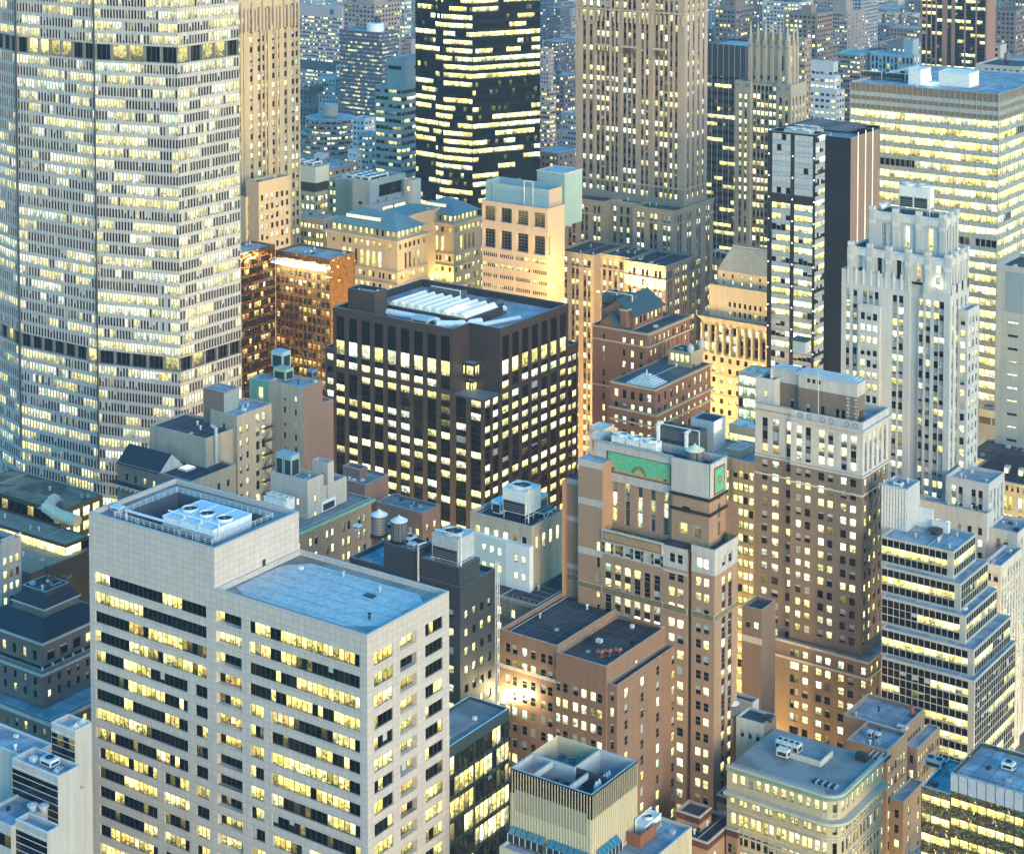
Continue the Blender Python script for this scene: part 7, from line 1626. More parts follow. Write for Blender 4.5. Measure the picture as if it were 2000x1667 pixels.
# stepped flanks: (near corner px, py), wing extents
def flank(kx, ky, left_l, left_r, right_l, kr, d, rowsn, cz_off=0):
    K = at(kx, ky, d); Lr = along(K, (1, 0), kr); uu = lambda p: along(K, (0, 1), p)
    y_a, y_b, y_c = uu(right_l), uu(left_r), uu(left_l)
    sp_ = dict(fh=fhd, h=2.1, top=2.2, rev=.4, sp=(1, .25))
    AD.vol(K.x, K.y, K.x+Lr, K.y+y_a, 0, K.z, L=dict(sp_, pair=.6, n=3, w=1.3), R=dict(sp_, pair=.6, n=4, w=1.2), ph=.9)
    AD.vol(K.x+4.5, K.y+y_a+.01, K.x+Lr, K.y+y_b-.01, 0, K.z-.02, L=dict(sp_, n=max(2, int((y_b-y_a)/2.6)), w=1.25), ph=.9)
    AD.vol(K.x, K.y+y_b, K.x+Lr, K.y+y_c, 0, K.z, L=dict(sp_, pair=.6, n=3, w=1.3), ph=.9)
    for q, p in ((-.4, .6), (-1.5, .35), (-5.6, .4)):
        for a, b, xo in ((0, y_a, 0), (y_a, y_b, 4.5), (y_b, y_c, 0)): co.box(K.x+xo-p, K.y+a-(p if a == 0 else -.02), K.z+q, K.x+xo-.004, K.y+b-.02, K.z+q+.5, 2)
        co.box(K.x-.004, K.y-p, K.z+q, K.x+Lr+p, K.y-.004, K.z+q+.5, 2)
    for a, b, xo in ((0, y_a, 0), (y_a, y_b, 4.5), (y_b, y_c, 0)):
        for i in range(int((b-a)/1.1)): ar.box(K.x+xo-.4, K.y+a+.3+i*1.1, K.z-1.0, K.x+xo-.004, K.y+a+.75+i*1.1, K.z-.42, 2)
    return K, y_a, y_b, y_c, Lr
f1 = flank(1317, 412, 1103, 1180, 1236, 1393, 730, 0)
f2 = flank(1300, 520, 1087, 1160, 1220, 1361, 705, 0)
Kf = f2[0]
plants([(f1[0].x+1, f1[0].y+2+i*2) for i in range(7)], f1[0].z-.9, 'dark terrace shrubs on the upper right setback of the arcaded tower', 1.6)
for i in range(4): lamp(Kf.x-2.8, Kf.y+f2[1]*(.16+.22*i), Kf.z-11.5+i*0, ['yellow floodlight nearest the corner of the arcaded tower base', 'yellow floodlight second from the corner of the arcaded tower base', 'yellow floodlight third from the corner of the arcaded tower base', 'yellow floodlight farthest from the corner of the arcaded tower base'][i], 12000, (1, .70, .16), aim=(Kf.x+1.5, Kf.y+f2[1]*(.16+.22*i), Kf.z+1), spot=120, s=1.0)

# ================ 27 pinkish block with giant windows and blue plant screen
AEW = wall('pink_beige_panels', (.42, .34, .26), .06, .05, .08, .7, brick=(3.2, 3.9, .04, (.40, .325, .25), (.28, .22, .17), 0))
BLU = wall('blue_steel_screen', (.22, .36, .42), .05, .05, .12, .5, brick=(.9, 20, .05, (.21, .345, .405), (.14, .25, .30), 0))
AE = Bld('giant_window_block', 'pink-beige block with giant gridded windows and pale blue plant screens on top', 'office building', [AEW, AEW, CAP, BLUEROOF, BLU], frame=FR_STEEL, lit=dict(p=.08, run=1.2, tint=(.2, .5), br=(.4, .8), blind=.1, pale=.05))
K = at(1070, 408, 705); e_l, e_r = along(K, (0, 1), 941), along(K, (1, 0), 1103)
pE = e_l/4; w1 = [(pE*(i+.5)-pE*.36+.2, pE*(i+.5)+pE*.36+.2) for i in range(4)]; z_ = lambda py: zat(K.x, K.y, py)
Ls = [(z_(447), z_(418), w1), (z_(500.5), z_(463.5), w1)]
AE.face((K.x, K.y), (0, 1), (-1, 0), e_l, z_(504), K.z, Ls, rev=1.4, st='g4x6', force=lambda: (RND.choice((0, 0, .06)), .3, RND.random(), 0))
sm = [(pE*i+.5+j*.92, pE*i+.5+j*.92+.72) for i in range(4) for j in range(int(pE/.95))]; sm = [c for c in sm if c[1] < e_l-.3]
AE.lit.update(p=.25, run=4, tint=(.6, 1))
AE.face((K.x, K.y), (0, 1), (-1, 0), e_l, 0, z_(504), [(z_(504)-2.6-3.9*k, z_(504)-1.2-3.9*k, sm) for k in range(16)], rev=.3, st='pane')
AE.face((K.x, K.y), (1, 0), (0, -1), e_r, 0, K.z, [(z_(500), z_(463.5), [(.6, 1.6)])], rev=.8, st='g2x8'); AE.face((K.x, K.y+e_l), (1, 0), (0, 1), e_r, 0, K.z, []); AE.face((K.x+e_r, K.y), (0, 1), (1, 0), e_l, 0, K.z, [])
AE.part('roof').face([(K.x, K.y, K.z), (K.x+e_r, K.y, K.z), (K.x+e_r, K.y+e_l, K.z), (K.x, K.y+e_l, K.z)], 3)
ps = AE.part('plant_screen'); hs = 6.6; xs_, ys_, xe_, ye_ = K.x+2.0, K.y+.8, K.x+e_r-.5, K.y+e_l-.3
ps.box(xs_, ys_, K.z, xs_+.4, ye_-2.8, K.z+hs, 4); ps.box(xs_, ye_-2.4, K.z, xs_+.4, ye_, K.z+hs, 4); ps.box(xs_+.4, ye_-.4, K.z, xe_, ye_, K.z+hs+.6, 4); ps.box(xe_-.4, ys_, K.z, xe_, ye_-.4, K.z+hs+.6, 4); ps.box(xs_+.4, ys_, K.z, xe_-.4, ys_+.4, K.z+hs, 0)
Kp2 = at(1103, 340, 722); pbx = AE.part('blue_plant_room'); l_b = along(Kp2, (0, 1), 1049); pbx.box(Kp2.x, Kp2.y, K.z-10, Kp2.x+12, Kp2.y+l_b, Kp2.z, 4); pbx.ring(Kp2.x, Kp2.y, Kp2.x+12, Kp2.y+l_b, Kp2.z-.2, Kp2.z+.3, .2, .3, 2)
sl_ = AE.part('gantry', [PALE])
for a in (.25, .38): sl_.bar((K.x+1.2, K.y+e_l*a, K.z), (K.x+1.2, K.y+e_l*a, K.z+9), .14)
sl_.bar((K.x+1.2, K.y+e_l*.25, K.z+9), (K.x+1.2, K.y+e_l*.38, K.z+9), .14)

# ================ 28 palazzo blocks with hipped blue-green roofs
PAL = wall('golden_limestone', (.44, .365, .24), .08, .12, .18, .8, brick=(1.5, .55, .03, (.41, .34, .22), (.32, .26, .17)))
HIP = plain('blue_green_copper_roof', (.10, .21, .24), .65)
def palazzo(label, kx, ky, kl, kr, d, eave=True):
    b = Bld('hipped_roof_palazzo', label, 'building', [PAL, PAL, wall('pale_gold_trim', (.48, .41, .29), .1, .1, .2), HIP], lit=dict(p=.62, run=1.3, tint=(.42, .75), br=(.7, 1.1), blind=.3, pale=.1))
    K = at(kx, ky, d); l_, r_ = along(K, (0, 1), kl), along(K, (1, 0), kr); x, y, z = K
    fhp = 4.4
    for O, U_, N_, L_ in (((x, y), (0, 1), (-1, 0), l_), ((x, y), (1, 0), (0, -1), r_)):
        nn = max(2, int(L_/4.9)); e = even(L_*.6, max(2, int(L_*.6/2.7)), 1.5, .2); mid = [(a+L_*.2, b_+L_*.2) for a, b_ in e]; ends = [(L_*.10-.6, L_*.10+.6), (L_*.90-.6, L_*.90+.6)]
        full = sorted(ends+mid)
        b.face(O, U_, N_, L_, 0, z, [(z-3.6, z-1.6, full)], rev=.4) if False else None
        b.face(O, U_, N_, L_, z-5, z, [(z-3.8, z-1.8, full)], rev=.4)
        b.face(O, U_, N_, L_, z-12.5, z-5, [(z-11.8, z-5.6, mid)], rev=.6, st='arch')
        b.face(O, U_, N_, L_, 0, z-12.5, [(z-15.8-fhp*k, z-13.6-fhp*k, full if k % 2 else pairs(L_, max(2, int(L_/5)), 1.3, .5, .6)) for k in range(14)], rev=.4)
    b.face((x, y+l_), (1, 0), (0, 1), r_, 0, z, []); b.face((x+r_, y), (0, 1), (1, 0), l_, 0, z, [])
    c = b.part('cornice'); c.ring(x, y, x+r_, y+l_, z-.7, z, 1.0, .3, 2); c.ring(x, y, x+r_, y+l_, z-13.0, z-12.4, .35, .1, 2); c.ring(x, y, x+r_, y+l_, z-18, z-17.4, .4, .1, 2)
    b.part('roof').face([(x, y, z-.02), (x+r_, y, z-.02), (x+r_, y+l_, z-.02), (x, y+l_, z-.02)], 2)
    az_ = z+3.4; b.lit['p'] = .95
    b.vol(x+1.2, y+1.2, x+r_-1.2, y+l_-1.2, z, az_, L=dict(rows=[(z+.5, z+2.8, even(l_-2.4, int((l_-2.4)/2.6), 1.3, .3))]), R=dict(rows=[(z+.5, z+2.8, even(r_-2.4, int((r_-2.4)/2.6), 1.3, .3))]), rooff=False, wallpart='attic')
    h_ = b.part('hipped_roof'); x0, y0, x1, y1 = x+.4, y+.4, x+r_-.4, y+l_-.4; w_ = min(x1-x0, y1-y0)/2*.86; zt = az_+w_*.62
    o = [(x0, y0), (x1, y0), (x1, y1), (x0, y1)]; i_ = [(x0+w_, y0+w_), (x1-w_, y0+w_), (x1-w_, y1-w_), (x0+w_, y1-w_)]
    for a in range(4): q = (a+1) % 4; h_.face([(*o[a], az_), (*o[q], az_), (*i_[q], zt), (*i_[a], zt)], 3)
    h_.face([(*p, zt) for p in i_], 3); c.ring(x0, y0, x1, y1, az_-.25, az_+.05, .25, .2, 3)
    dm = b.part('lit_dormer', [HIP, glow('dormer_glass', (1, .88, .55), 1.0)])
    zz = az_+w_*.30; ya, yb = y+l_*.30, y+l_*.80; xa = x0+w_*.36
    dm.box(xa, ya, zz-.6, xa+2.5, yb, zz+1.5, 0)
    for k in range(12): dm.box(xa-.05, ya+.2+(yb-ya-.4)*k/12, zz-.1, xa-.004, ya+(yb-ya-.4)*(k+.8)/12+.2, zz+1.2, 1)
    return K, l_, r_
pa = palazzo('golden stone palazzo with blue hipped roof and glowing dormer, nearer of the two', 776, 470, 638, 834, 745)
pb_ = palazzo('golden stone palazzo with blue hipped roof set back behind its twin', 886, 438, 808, 940, 792)
lk = Bld('copper_roof_link', 'low link with blue-green roof and lit clerestory joining the two palazzos', 'building', [PAL, PAL, PAL, HIP], lit=dict(p=.95, run=5, tint=(.6, .75), br=(.8, 1)))
lk.vol(pa[0].x+pa[2]*.55, pa[0].y+pa[1]*.55, pb_[0].x+4, pa[0].y+pa[1]*.98, 0, pa[0].z+2.0, R=dict(rows=[(pa[0].z-.8, pa[0].z+1.2, [(1, 22)], 1.2)]), ph=.05)
for i in range(3): lamp(pb_[0].x-3, pb_[0].y+2+i*6, pb_[0].z-26, ['amber floodlight in the gap between the palazzos, nearest', 'amber floodlight in the gap between the palazzos, middle one', 'amber floodlight in the gap between the palazzos, farthest'][i], 2600, (1, .66, .18), aim=(pb_[0].x+2, pb_[0].y+2+i*6, pb_[0].z-12), spot=130, s=1.0)

KAE = at(1070, 408, 705)
for i_, (px_, py_, lb_) in enumerate(((1082, 566, 'yellow floodlight below the blank end wall of the giant-window block'), (1168, 575, 'yellow floodlight in the notch of the arcaded tower base'))):
    Pq = at(px_, py_, d=696); lamp(Pq.x, Pq.y, Pq.z, lb_, 5000, (1, .70, .16), s=1.0, soft=1.0)
# ================ 29 pale blocks behind the palazzos
BUF = wall('buff_brick', (.36, .31, .21), .1, .18, .16)
AG = Bld('buff_stepped_block', 'buff brick block with white louvred crown behind the nearer palazzo', 'building', [BUF, BUF, CAP, BLUEROOF, wall('cream_louvre', (.56, .52, .40), .05, .05, .1, brick=(.5, 30, .06, (.54, .50, .385), (.40, .37, .28), 0)), plain('black_louvre_band', (.02, .02, .022), .5)], lit=dict(p=.66, run=1.6, tint=(.55, .88), br=(.7, 1.1), blind=.4, pale=.1))
sp = dict(fh=3.8, h=2.1, top=2.2, rev=.25)
K = at(616, 375, 850); l_, r_ = along(K, (0, 1), 566), along(K, (1, 0), 640)
AG.vol(K.x, K.y, K.x+r_, K.y+l_, 0, K.z, L=dict(sp, n=5, w=1.6), R=dict(sp, pair=.5, n=3, w=1.3), rooff=False)
AG.vol(K.x-.3, K.y-.3, K.x+r_+.3, K.y+l_+.3, K.z, K.z+4, m=5, rooff=False); AG.vol(K.x-.5, K.y-.5, K.x+r_+.5, K.y+l_+.5, K.z+4, K.z+11, m=4, ph=.4)
for i in range(3): ac_unit(K.x+2, K.y+3+i*5, K.z+10.6, 6, 3.5, 1.6, ['white fan box nearest on the louvred buff block', 'white fan box in the middle of the louvred buff block', 'white fan box farthest on the louvred buff block'][i], PALE, 2)
K = at(660, 462, 800); AG.V(690, 352, 640, 745, 870, L=dict(sp, pair=.5, n=3, w=1.4), R=dict(sp, pair=.5, n=4, w=1.3), ph=.8)
K2 = at(680, 366, 855); AG.V(633, 428, 560, 660, 822, L=dict(sp, top=2.8, n=9, w=1.5), R=dict(sp, n=3, w=1.3), ph=.4)
AG.V(683, 353, 655, 730, 865, m=4, ph=.5)
GM = Bld('grey_louvred_block', 'grey metal-clad block with wide louvre and flat blue-lit roof behind the palazzos', 'building', [wall('grey_metal_cladding', (.30, .33, .33), .06, .05, .1, brick=(1.2, 4, .05, (.29, .32, .32), (.22, .24, .24), 0)), STEELD, CAP, BLUEROOF], frame=STEELD, lit=dict(p=.5, run=2, tint=(.7, .9), br=(.7, 1)))
K = at(722, 354, 835); v = GM.V(722, 354, 689, 792, 835, L=dict(rows=[(at(722, 402, 835).z, at(722, 396, 835).z, [(4, 6.5)])]), R=dict(rows=[(zat(K.x, K.y, 390), zat(K.x, K.y, 366), [(6.5, 23)])], st='g5x2', rev=.8, force=lambda: (0, .5, .5, 0)), ph=1.0)
GM.V(725, 402, 705, 798, 830, R=dict(rows=[(zat(K.x, K.y, 414), zat(K.x, K.y, 407), [(8, 15), (16, 24)])], st='m4', force=lambda: (.9, .8, RND.random(), 0)), ph=.3)
for i in range(3): ac_unit(v[0]+3, v[1]+3+i*4.5, v[4]-1, 14, 3.6, 1.8, ['pale unit bank at the front of the grey louvred block roof', 'pale unit bank in the middle of the grey louvred block roof', 'pale unit bank at the back of the grey louvred block roof'][i], PALE, 4)
P = at(788, 332, 860); WT = Bld('white_stair_tower', 'slim white stair tower left of the black glass tower', 'building', [wall('white_render', (.52, .50, .44), .08, .1, .2), CAP, CAP, GRAVEL], lit=dict(p=.3))
WT.V(806, 352, 788, 822, 850, L=dict(fh=7, h=2.6, top=3, n=1, w=1.6), ph=.5)

# ================ 30 tall buff tower half hidden by the slab
BT = wall('buff_tower_brick', (.37, .315, .215), .08, .14, .14)
AH = Bld('buff_brick_tower', 'tall buff brick tower with fluted crown half hidden behind the pale slab', 'skyscraper', [BT, wall('buff_spandrel', (.30, .255, .18), .1, .1, .1), ATR, BLUEROOF], lit=dict(p=.34, run=1.5, tint=(.6, .92), br=(.6, 1.1), blind=.5, pale=.3))
K = at(462, 330, 780); h_r = along(K, (1, 0), 587); ztop_ = zat(K.x, K.y, -60)
def cgroup(L, groups): 
    out = []
    for a, n, p in groups: out += [(L*a+i*p, L*a+i*p+1.7) for i in range(n)]
    return [c for c in out if c[1] < L-.1]
cg = cgroup(h_r, [(.03, 1, 2), (.11, 2, 4.1), (.335, 1, 2), (.40, 1, 2), (.47, 2, 3.4), (.63, 3, 4.6), (.93, 1, 2)])
AH.vol(K.x, K.y, K.x+h_r, K.y+22, 0, ztop_, R=dict(fh=3.95, h=2.3, top=16.5, cols=cg, rev=.5, sp=(1, .3)), ph=1)
fin = AH.part('crown_fin')
for i in range(18): fin.box(K.x+.3+i*h_r/18, K.y-.9, ztop_-26, K.x+1.1+i*h_r/18, K.y-.004, ztop_-17+ (3 if i % 3 == 1 else 0), 2)
for i in (2, 6.6, 8.6, 11): fin.box(K.x+h_r*i/18*1.0, K.y-.5, 60, K.x+h_r*i/18+1.0, K.y-.004, ztop_-26, 0)
kb = at(505, 360, 766); AH.V(505, 356, 480, 567, 766, R=dict(fh=3.95, h=2.3, top=5.5, n=6, w=1.4, rev=.3), ph=1)
AH.V(480, 385, 468, 500, 768, R=dict(fh=3.95, h=2.3, top=3.5, n=2, w=1.4), ph=1)

# ================ 31 bronze mirror hotel
BRZ, nb_, bb2 = nodes('bronze_mirror_glass')
gg = N(nb_, 'ShaderNodeNewGeometry'); nz2 = N(nb_, 'ShaderNodeTexNoise', Scale=.35, Detail=2.0, Distortion=.8); nb_.links.new(gg.outputs['Position'], nz2.inputs['Vector'])
bp2 = N(nb_, 'ShaderNodeBump', Strength=.5, Distance=1.0); nb_.links.new(nz2.outputs[0], bp2.inputs['Height']); nb_.links.new(bp2.outputs[0], bb2.inputs['Normal'])
bb2.inputs['Base Color'].default_value = (.50, .28, .09, 1); bb2.inputs['Metallic'].default_value = .92; bb2.inputs['Roughness'].default_value = .06
AI = Bld('bronze_mirror_hotel', 'bronze mirror-glass block between the pale slab and the nearer palazzo', 'hotel', [BRZ, BRZ, DARKCAP, BLUEROOF], frame=FR_BRONZE, lit=dict(p=.32, run=1.5, tint=(.05, .45), br=(.25, .7), blind=.3, pale=0))
K = at(462, 497, 690); r_i = along(K, (1, 0), 537)
gsp = dict(fh=3.2, h=1.9, top=3.2, rev=.06, st='pane')
AI.vol(K.x, K.y, K.x+r_i, K.y+12, 0, K.z, R=dict(gsp, n=16, w=1.35, mg=.2), ph=.8)
K2 = at(645, 506, 690); l_i = along(K2, (0, 1), 538)
AI.vol(K2.x, K2.y, K2.x+14, K2.y+l_i, 0, K2.z, L=dict(gsp, n=12, w=1.35, mg=.2), ph=.8)
gr_ = AI.part('glazing_grid', [FR_BRONZE])
for i in range(int(r_i/1.5)): gr_.box(K.x+i*1.5, K.y-.08, 20, K.x+i*1.5+.08, K.y-.003, K.z)
for k in range(30): gr_.box(K.x, K.y-.1, K.z-1-k*3.2, K.x+r_i, K.y-.003, K.z-.9-k*3.2); gr_.box(K2.x-.1, K2.y, K2.z-1-k*3.2, K2.x-.003, K2.y+l_i, K2.z-.9-k*3.2)
for i in range(int(l_i/1.5)): gr_.box(K2.x-.08, K2.y+i*1.5, 20, K2.x-.003, K2.y+i*1.5+.08, K2.z)
mq = thing('roof_sign_frame', 'white lit lattice canopy along the top of the bronze mirror hotel', 'light canopy', (K2.x-1, K2.y, K2.z-2.5)); m = MB()
for i in range(20): m.bar((0, l_i*i/20, 0), (-1.6, l_i*(i+.5)/20, -1.4), .1, 0, 5); m.bar((-1.6, l_i*(i+.5)/20, -1.4), (0, l_i*(i+1)/20, 0), .1, 0, 5)
m.bar((0, 0, 0), (0, l_i, 0), .15); m.bar((-1.6, 0, -1.4), (-1.6, l_i, -1.4), .15); m.build('lattice', [PALE], mq); m = MB()
for i in range(20): m.box(-1.75, l_i*(i+.35)/20, -1.5, -1.45, l_i*(i+.65)/20, -1.2)
m.build('lamp_row', [glow('cool_white_lamps', (.9, 1, 1), 6)], mq)
l = bpy.data.lights.new('canopy_light', 'AREA'); l.shape = 'RECTANGLE'; l.size = 3; l.size_y = l_i*.8; l.energy = 30000*LUM; l.color = (1, .95, .8)
o = bpy.data.objects.new('light', l); COL.objects.link(o); o.parent = mq; o.location = (-2.2, l_i/2, -1.6); o.rotation_euler = (0, math.radians(-40), 0)

# ================ 32 black faceted tower
BLK = plain('black_curtain_wall', (.006, .007, .009), .12)
AJ = Bld('black_glass_tower', 'black faceted glass tower with scattered rows of lit offices, upper middle', 'skyscraper', [BLK, BLK, DARKCAP, TARROOF], frame=STEELD, lit=dict(p=.50, run=7, tint=(.5, .78), br=(.75, 1.15), blind=.25, pale=0))
def poly_from(px, d, segs):
    p = at(px, 300, d); q = [(p.x, p.y)]
    for ang, pxx in segs:
        dv = (math.cos(math.radians(ang)), math.sin(math.radians(ang))); t = along((q[-1][0], q[-1][1], 120), dv, pxx); q.append((q[-1][0]+dv[0]*t, q[-1][1]+dv[1]*t))
    return q
def prow(zt, z0, cols, fh, h, mod): 
    out = []; z = zt
    while z-h > z0: out.append((z-h, z, cols, mod)); z -= fh
    return out
core = poly_from(923, 900, [(96.7, 866)]); cr2 = poly_from(923, 900, [(-26, 1055)])
Lp = core[1]; p850 = at(851, 300, 912); p815 = at(812, 300, 921)
pl = [(cr2[1][0], cr2[1][1]), core[0], Lp, (p850.x, p850.y), (p815.x, p815.y)]
zt_j = zat(core[0][0], core[0][1], -55)
for a, b in zip(pl[1:], pl):
    L_ = math.hypot(b[0]-a[0], b[1]-a[1])
for i in range(4):
    a, b = pl[i+1], pl[i]; L_ = math.hypot(b[0]-a[0], b[1]-a[1]); u = ((b[0]-a[0])/L_, (b[1]-a[1])/L_); nv = (u[1], -u[0])
    AJ.face(a, u, nv, L_, 0, zt_j, prow(zt_j-1, 40, [(.15, L_-.15)], 3.9, 2.15, 1.5), rev=.1, st='pane')
bk = (pl[0][0]+40, pl[0][1]+30); bk2 = (pl[-1][0]+35, pl[-1][1]+25)
for a, b in ((pl[0], bk), (bk, bk2), (bk2, pl[-1])): AJ.part('wall').face([(*a, 0), (*b, 0), (*b, zt_j), (*a, zt_j)])
AJ.part('roof').face([(*p, zt_j) for p in pl+[bk2, bk]], 3)

# ================ 33 mid-distance blocks on the left
def block(name, label, kx, ky, kl, kr, d, col, n, nr, fh=3.1, w=1.5, h=1.5, p=.35, tint=(.5, .9), ph=.8, top=2, strip=None, br=(.5, 1), st='plain', sp=None, spcol=None, z0=0, flat=False, cat='apartment block', group=None, pale=.25, sd=.2, var=.1):
    b = Bld(name, label, cat, [wall('facing_%.2f_%.2f_%.2f' % col, col, var, .12, .15), plain('spandrel_%.2f_%.2f' % (spcol or col)[:2], spcol or col, .5), CAP, BLUEROOF], lit=dict(p=p, run=strip or 1.2, tint=tint, br=br, blind=.3, pale=pale), group=group)
    sL = dict(fh=fh, h=h, top=top, n=n, w=w, mg=.4, st=st, rev=sd, sp=sp); sR = dict(fh=fh, h=h, top=top, n=nr, w=w, mg=.4, st=st, rev=sd, sp=sp)
    return b, b.V(kx, ky, kl, kr, d, z0=z0, L=sL, R=sR, ph=ph, flat=flat)
b, v = block('pale_office_midrise', 'pale office midrise with dark window bands left of the black glass tower', 784, 170, 733, 816, 1020, (.40, .37, .34), 6, 6, 3.9, 4.0, 1.9, p=.38, strip=1.6, st='m3', tint=(.5, .9), cat='office building')
b.vol(v[0]+5, v[1]+2, v[0]+24, v[1]+14, v[4]-1, v[4]+14, L=dict(rows=[(v[4]+8, v[4]+10, [(2, 11)])], force=lambda: (0, 0, 0, 0)), R=dict(rows=[(v[4]+8, v[4]+10, [(9, 17)])], force=lambda: (0, 0, 0, 0)), ph=1)
b, v = block('blue_apartment_tower', 'dark blue brick apartment tower with pale balcony lines and a round tank on top', 746, 64, 664, 778, 1330, (.07, .085, .12), 17, 7, 2.85, 2.2, 1.3, p=.26, tint=(.3, .9))
bl_ = b.part('balcony_line', [plain('pale_slab_edge', (.34, .36, .38), .7)])
for k in range(44): bl_.ring(v[0], v[1], v[2], v[3], v[4]-2.6-k*2.85, v[4]-2.3-k*2.85, .25, .02)
tk = b.part('rooftop_drum', [PALE, STEELD]); tk.lathe(v[0]+9, v[1]+13, [(6, v[4]-1), (6, v[4]+5)], 20); tk.lathe(v[0]+12, v[1]+14, [(2, v[4]+5), (2, v[4]+8.5), (.2, v[4]+10)], 12, 1)
b, v = block('pale_grid_skyscraper', 'hazy pale skyscraper with vertical window strips behind the blue apartment tower', 790, -70, 676, 803, 1780, (.34, .36, .36), 22, 3, 3.7, 2.2, 2.3, p=.5, tint=(.6, .95), cat='skyscraper', sp=(1, .15), spcol=(.22, .24, .26))
b, v = block('wide_pink_slab', 'wide pinkish hazy slab with dark mid-height band at upper left', 668, 16, 560, 690, 1640, (.40, .33, .33), 36, 3, 3.3, 1.9, 1.5, p=.33, top=9, tint=(.5, 1.0), cat='office building')
z_ = zat(v[0], v[1], 128); bd = b.part('dark_band', [plain('dark_band_wall', (.05, .07, .10), .5)]); bd.box(v[0]-.3, v[1], z_-6, v[0]-.01, v[3], z_+2)
dsc = b.part('roof_disc_emblem', [plain('dark_band_wall', (.05, .07, .10), .5)]); yy_ = v[1]+along((v[0], v[1], v[4]-4), (0, 1), 648); dsc.face([(v[0]-.05, yy_+2.6*math.cos(.4*i), v[4]-4+2.6*math.sin(.4*i)) for i in range(16)], 0)
block('white_box_block', 'plain white box block in front of the wide pink slab', 655, 152, 622, 668, 1450, (.42, .43, .44), 5, 3, 3.2, 1.5, 1.4, p=.15)
# round terraced ziggurat
ZG = Bld('round_ziggurat', 'round terraced apartment building stepping up to a bare drum at upper left', 'apartment block', [wall('ziggurat_brick', (.26, .22, .20), .12, .15, .2), plain('spandrel_dk', (.05, .05, .06), .5), CAP, BLUEROOF, wall('ziggurat_drum', (.30, .27, .24), .1, .1, .2)], lit=dict(p=.3, run=2, tint=(.5, .85), br=(.5, 1)))
Pz = at(645, 300, 1160)
def drum(r, z0, z1, nrow, m=0):
    n = 26; pts_ = [(Pz.x+r*math.cos(2*math.pi*i/n), Pz.y+r*math.sin(2*math.pi*i/n)) for i in range(n)]
    if ZG.org is None: ZG.org = (Pz.x, Pz.y, 0)
    for i in range(n):
        a, b = pts_[i], pts_[(i+1) % n]; mid = ((a[0]+b[0])/2-Pz.x, (a[1]+b[1])/2-Pz.y); L_ = math.hypot(b[0]-a[0], b[1]-a[1]); u = ((b[0]-a[0])/L_, (b[1]-a[1])/L_); nv = (mid[0]/math.hypot(*mid), mid[1]/math.hypot(*mid))
        ZG.face(a, u, nv, L_, z0, z1, [(z1-2.4-3.0*k, z1-1.0-3.0*k, [(.3, L_-.3)], 1.6) for k in range(nrow)], rev=.15, st='plain', m=m)
    ZG.part('roof').face([(x, y, z1-.02) for x, y in pts_], 3)
zq = lambda py: zat(Pz.x, Pz.y, py)
drum(5, zq(226), zq(203), 0, 4); drum(15, zq(256), zq(228), 3); drum(18, zq(300), zq(256), 5); drum(21, 0, zq(298), 12)
tree_pts = [at(605, 205, 1420), at(612, 200, 1440), at(626, 197, 1425)]
block('white_low_cluster', 'white low building right of the round terraced one', 712, 232, 688, 733, 1120, (.48, .50, .52), 3, 3, 3.2, 1.6, 1.4, p=.15)
block('grey_low_cluster', 'grey low building at the foot of the pale office midrise', 720, 262, 700, 740, 1050, (.34, .36, .38), 3, 3, 3.2, 1.6, 1.4, p=.2)
block('white_tank_house', 'small white rooftop house with two dark openings behind the louvred buff block', 628, 302, 613, 642, 960, (.50, .51, .52), 1, 2, 5, 2.0, 2.0, p=0)
block('white_stair_house', 'white stair house with steps to its right behind the grey louvred block', 697, 294, 679, 706, 960, (.52, .53, .54), 2, 1, 3, 1.0, 1.0, p=.1)
block('brown_flat_block', 'brown flat-roofed block behind the louvred buff crown', 640, 330, 585, 700, 930, (.30, .27, .24), 8, 5, 3.4, 1.4, 1.5, p=.3)

# ================ 34 right-hand background towers
CW = plain('dark_curtain_wall', (.035, .045, .055), .15)
AP = Bld('dark_curtain_tower', 'dark curtain-wall tower with lit floor strips between the arcaded tower and gothic tower', 'skyscraper', [CW, plain('spandrel_blue_black', (.03, .045, .06), .2), DARKCAP, BLUEROOF], frame=STEELD, lit=dict(p=.45, run=6, tint=(.5, .75), br=(.6, 1.1), blind=.2, pale=.02))
K = at(1480, 92, 960); l_ = along(K, (0, 1), 1379); AP.vol(K.x, K.y, K.x+26, K.y+l_, 0, K.z, L=dict(fh=3.9, h=2.0, top=16, cols=[(.2, l_-.2)], mod=1.6, rev=.1, st='plain'), R=None, ph=1.0)
mu = AP.part('mullion', [STEEL])
for i in range(int(l_/3.2)): mu.box(K.x-.12, K.y+i*3.2, 30, K.x-.004, K.y+i*3.2+.12, K.z)
GO = wall('gothic_buff_stone', (.37, .32, .235), .1, .15, .2)
AQ = Bld('gothic_buff_tower', 'buff gothic tower with row of pinnacles on its crown', 'skyscraper', [GO, plain('gothic_spandrel', (.15, .12, .09), .6), ATR, TARROOF, plain('blue_tile_panel', (.10, .20, .34), .5)], lit=dict(p=.62, run=1.5, tint=(.5, .85), br=(.6, 1.1), blind=.4, pale=.15))
K = at(1545, 166, 850); ql, qr = along(K, (0, 1), 1436), along(K, (1, 0), 1575); qx, qy, qz = K; uq = lambda px: uL((qx, qy), px, 130)
b1, b2 = uq(1515), uq(1466); fq = 3.75
sp = dict(fh=fq, h=2.2, rev=.4, sp=(1, .25))
AQ.vol(qx, qy, qx+qr, qy+b1, 0, qz, L=dict(sp, top=6, n=2, w=1.5, mg=.8), R=dict(sp, top=6, n=4, w=1.2, mg=.6), ph=.8)
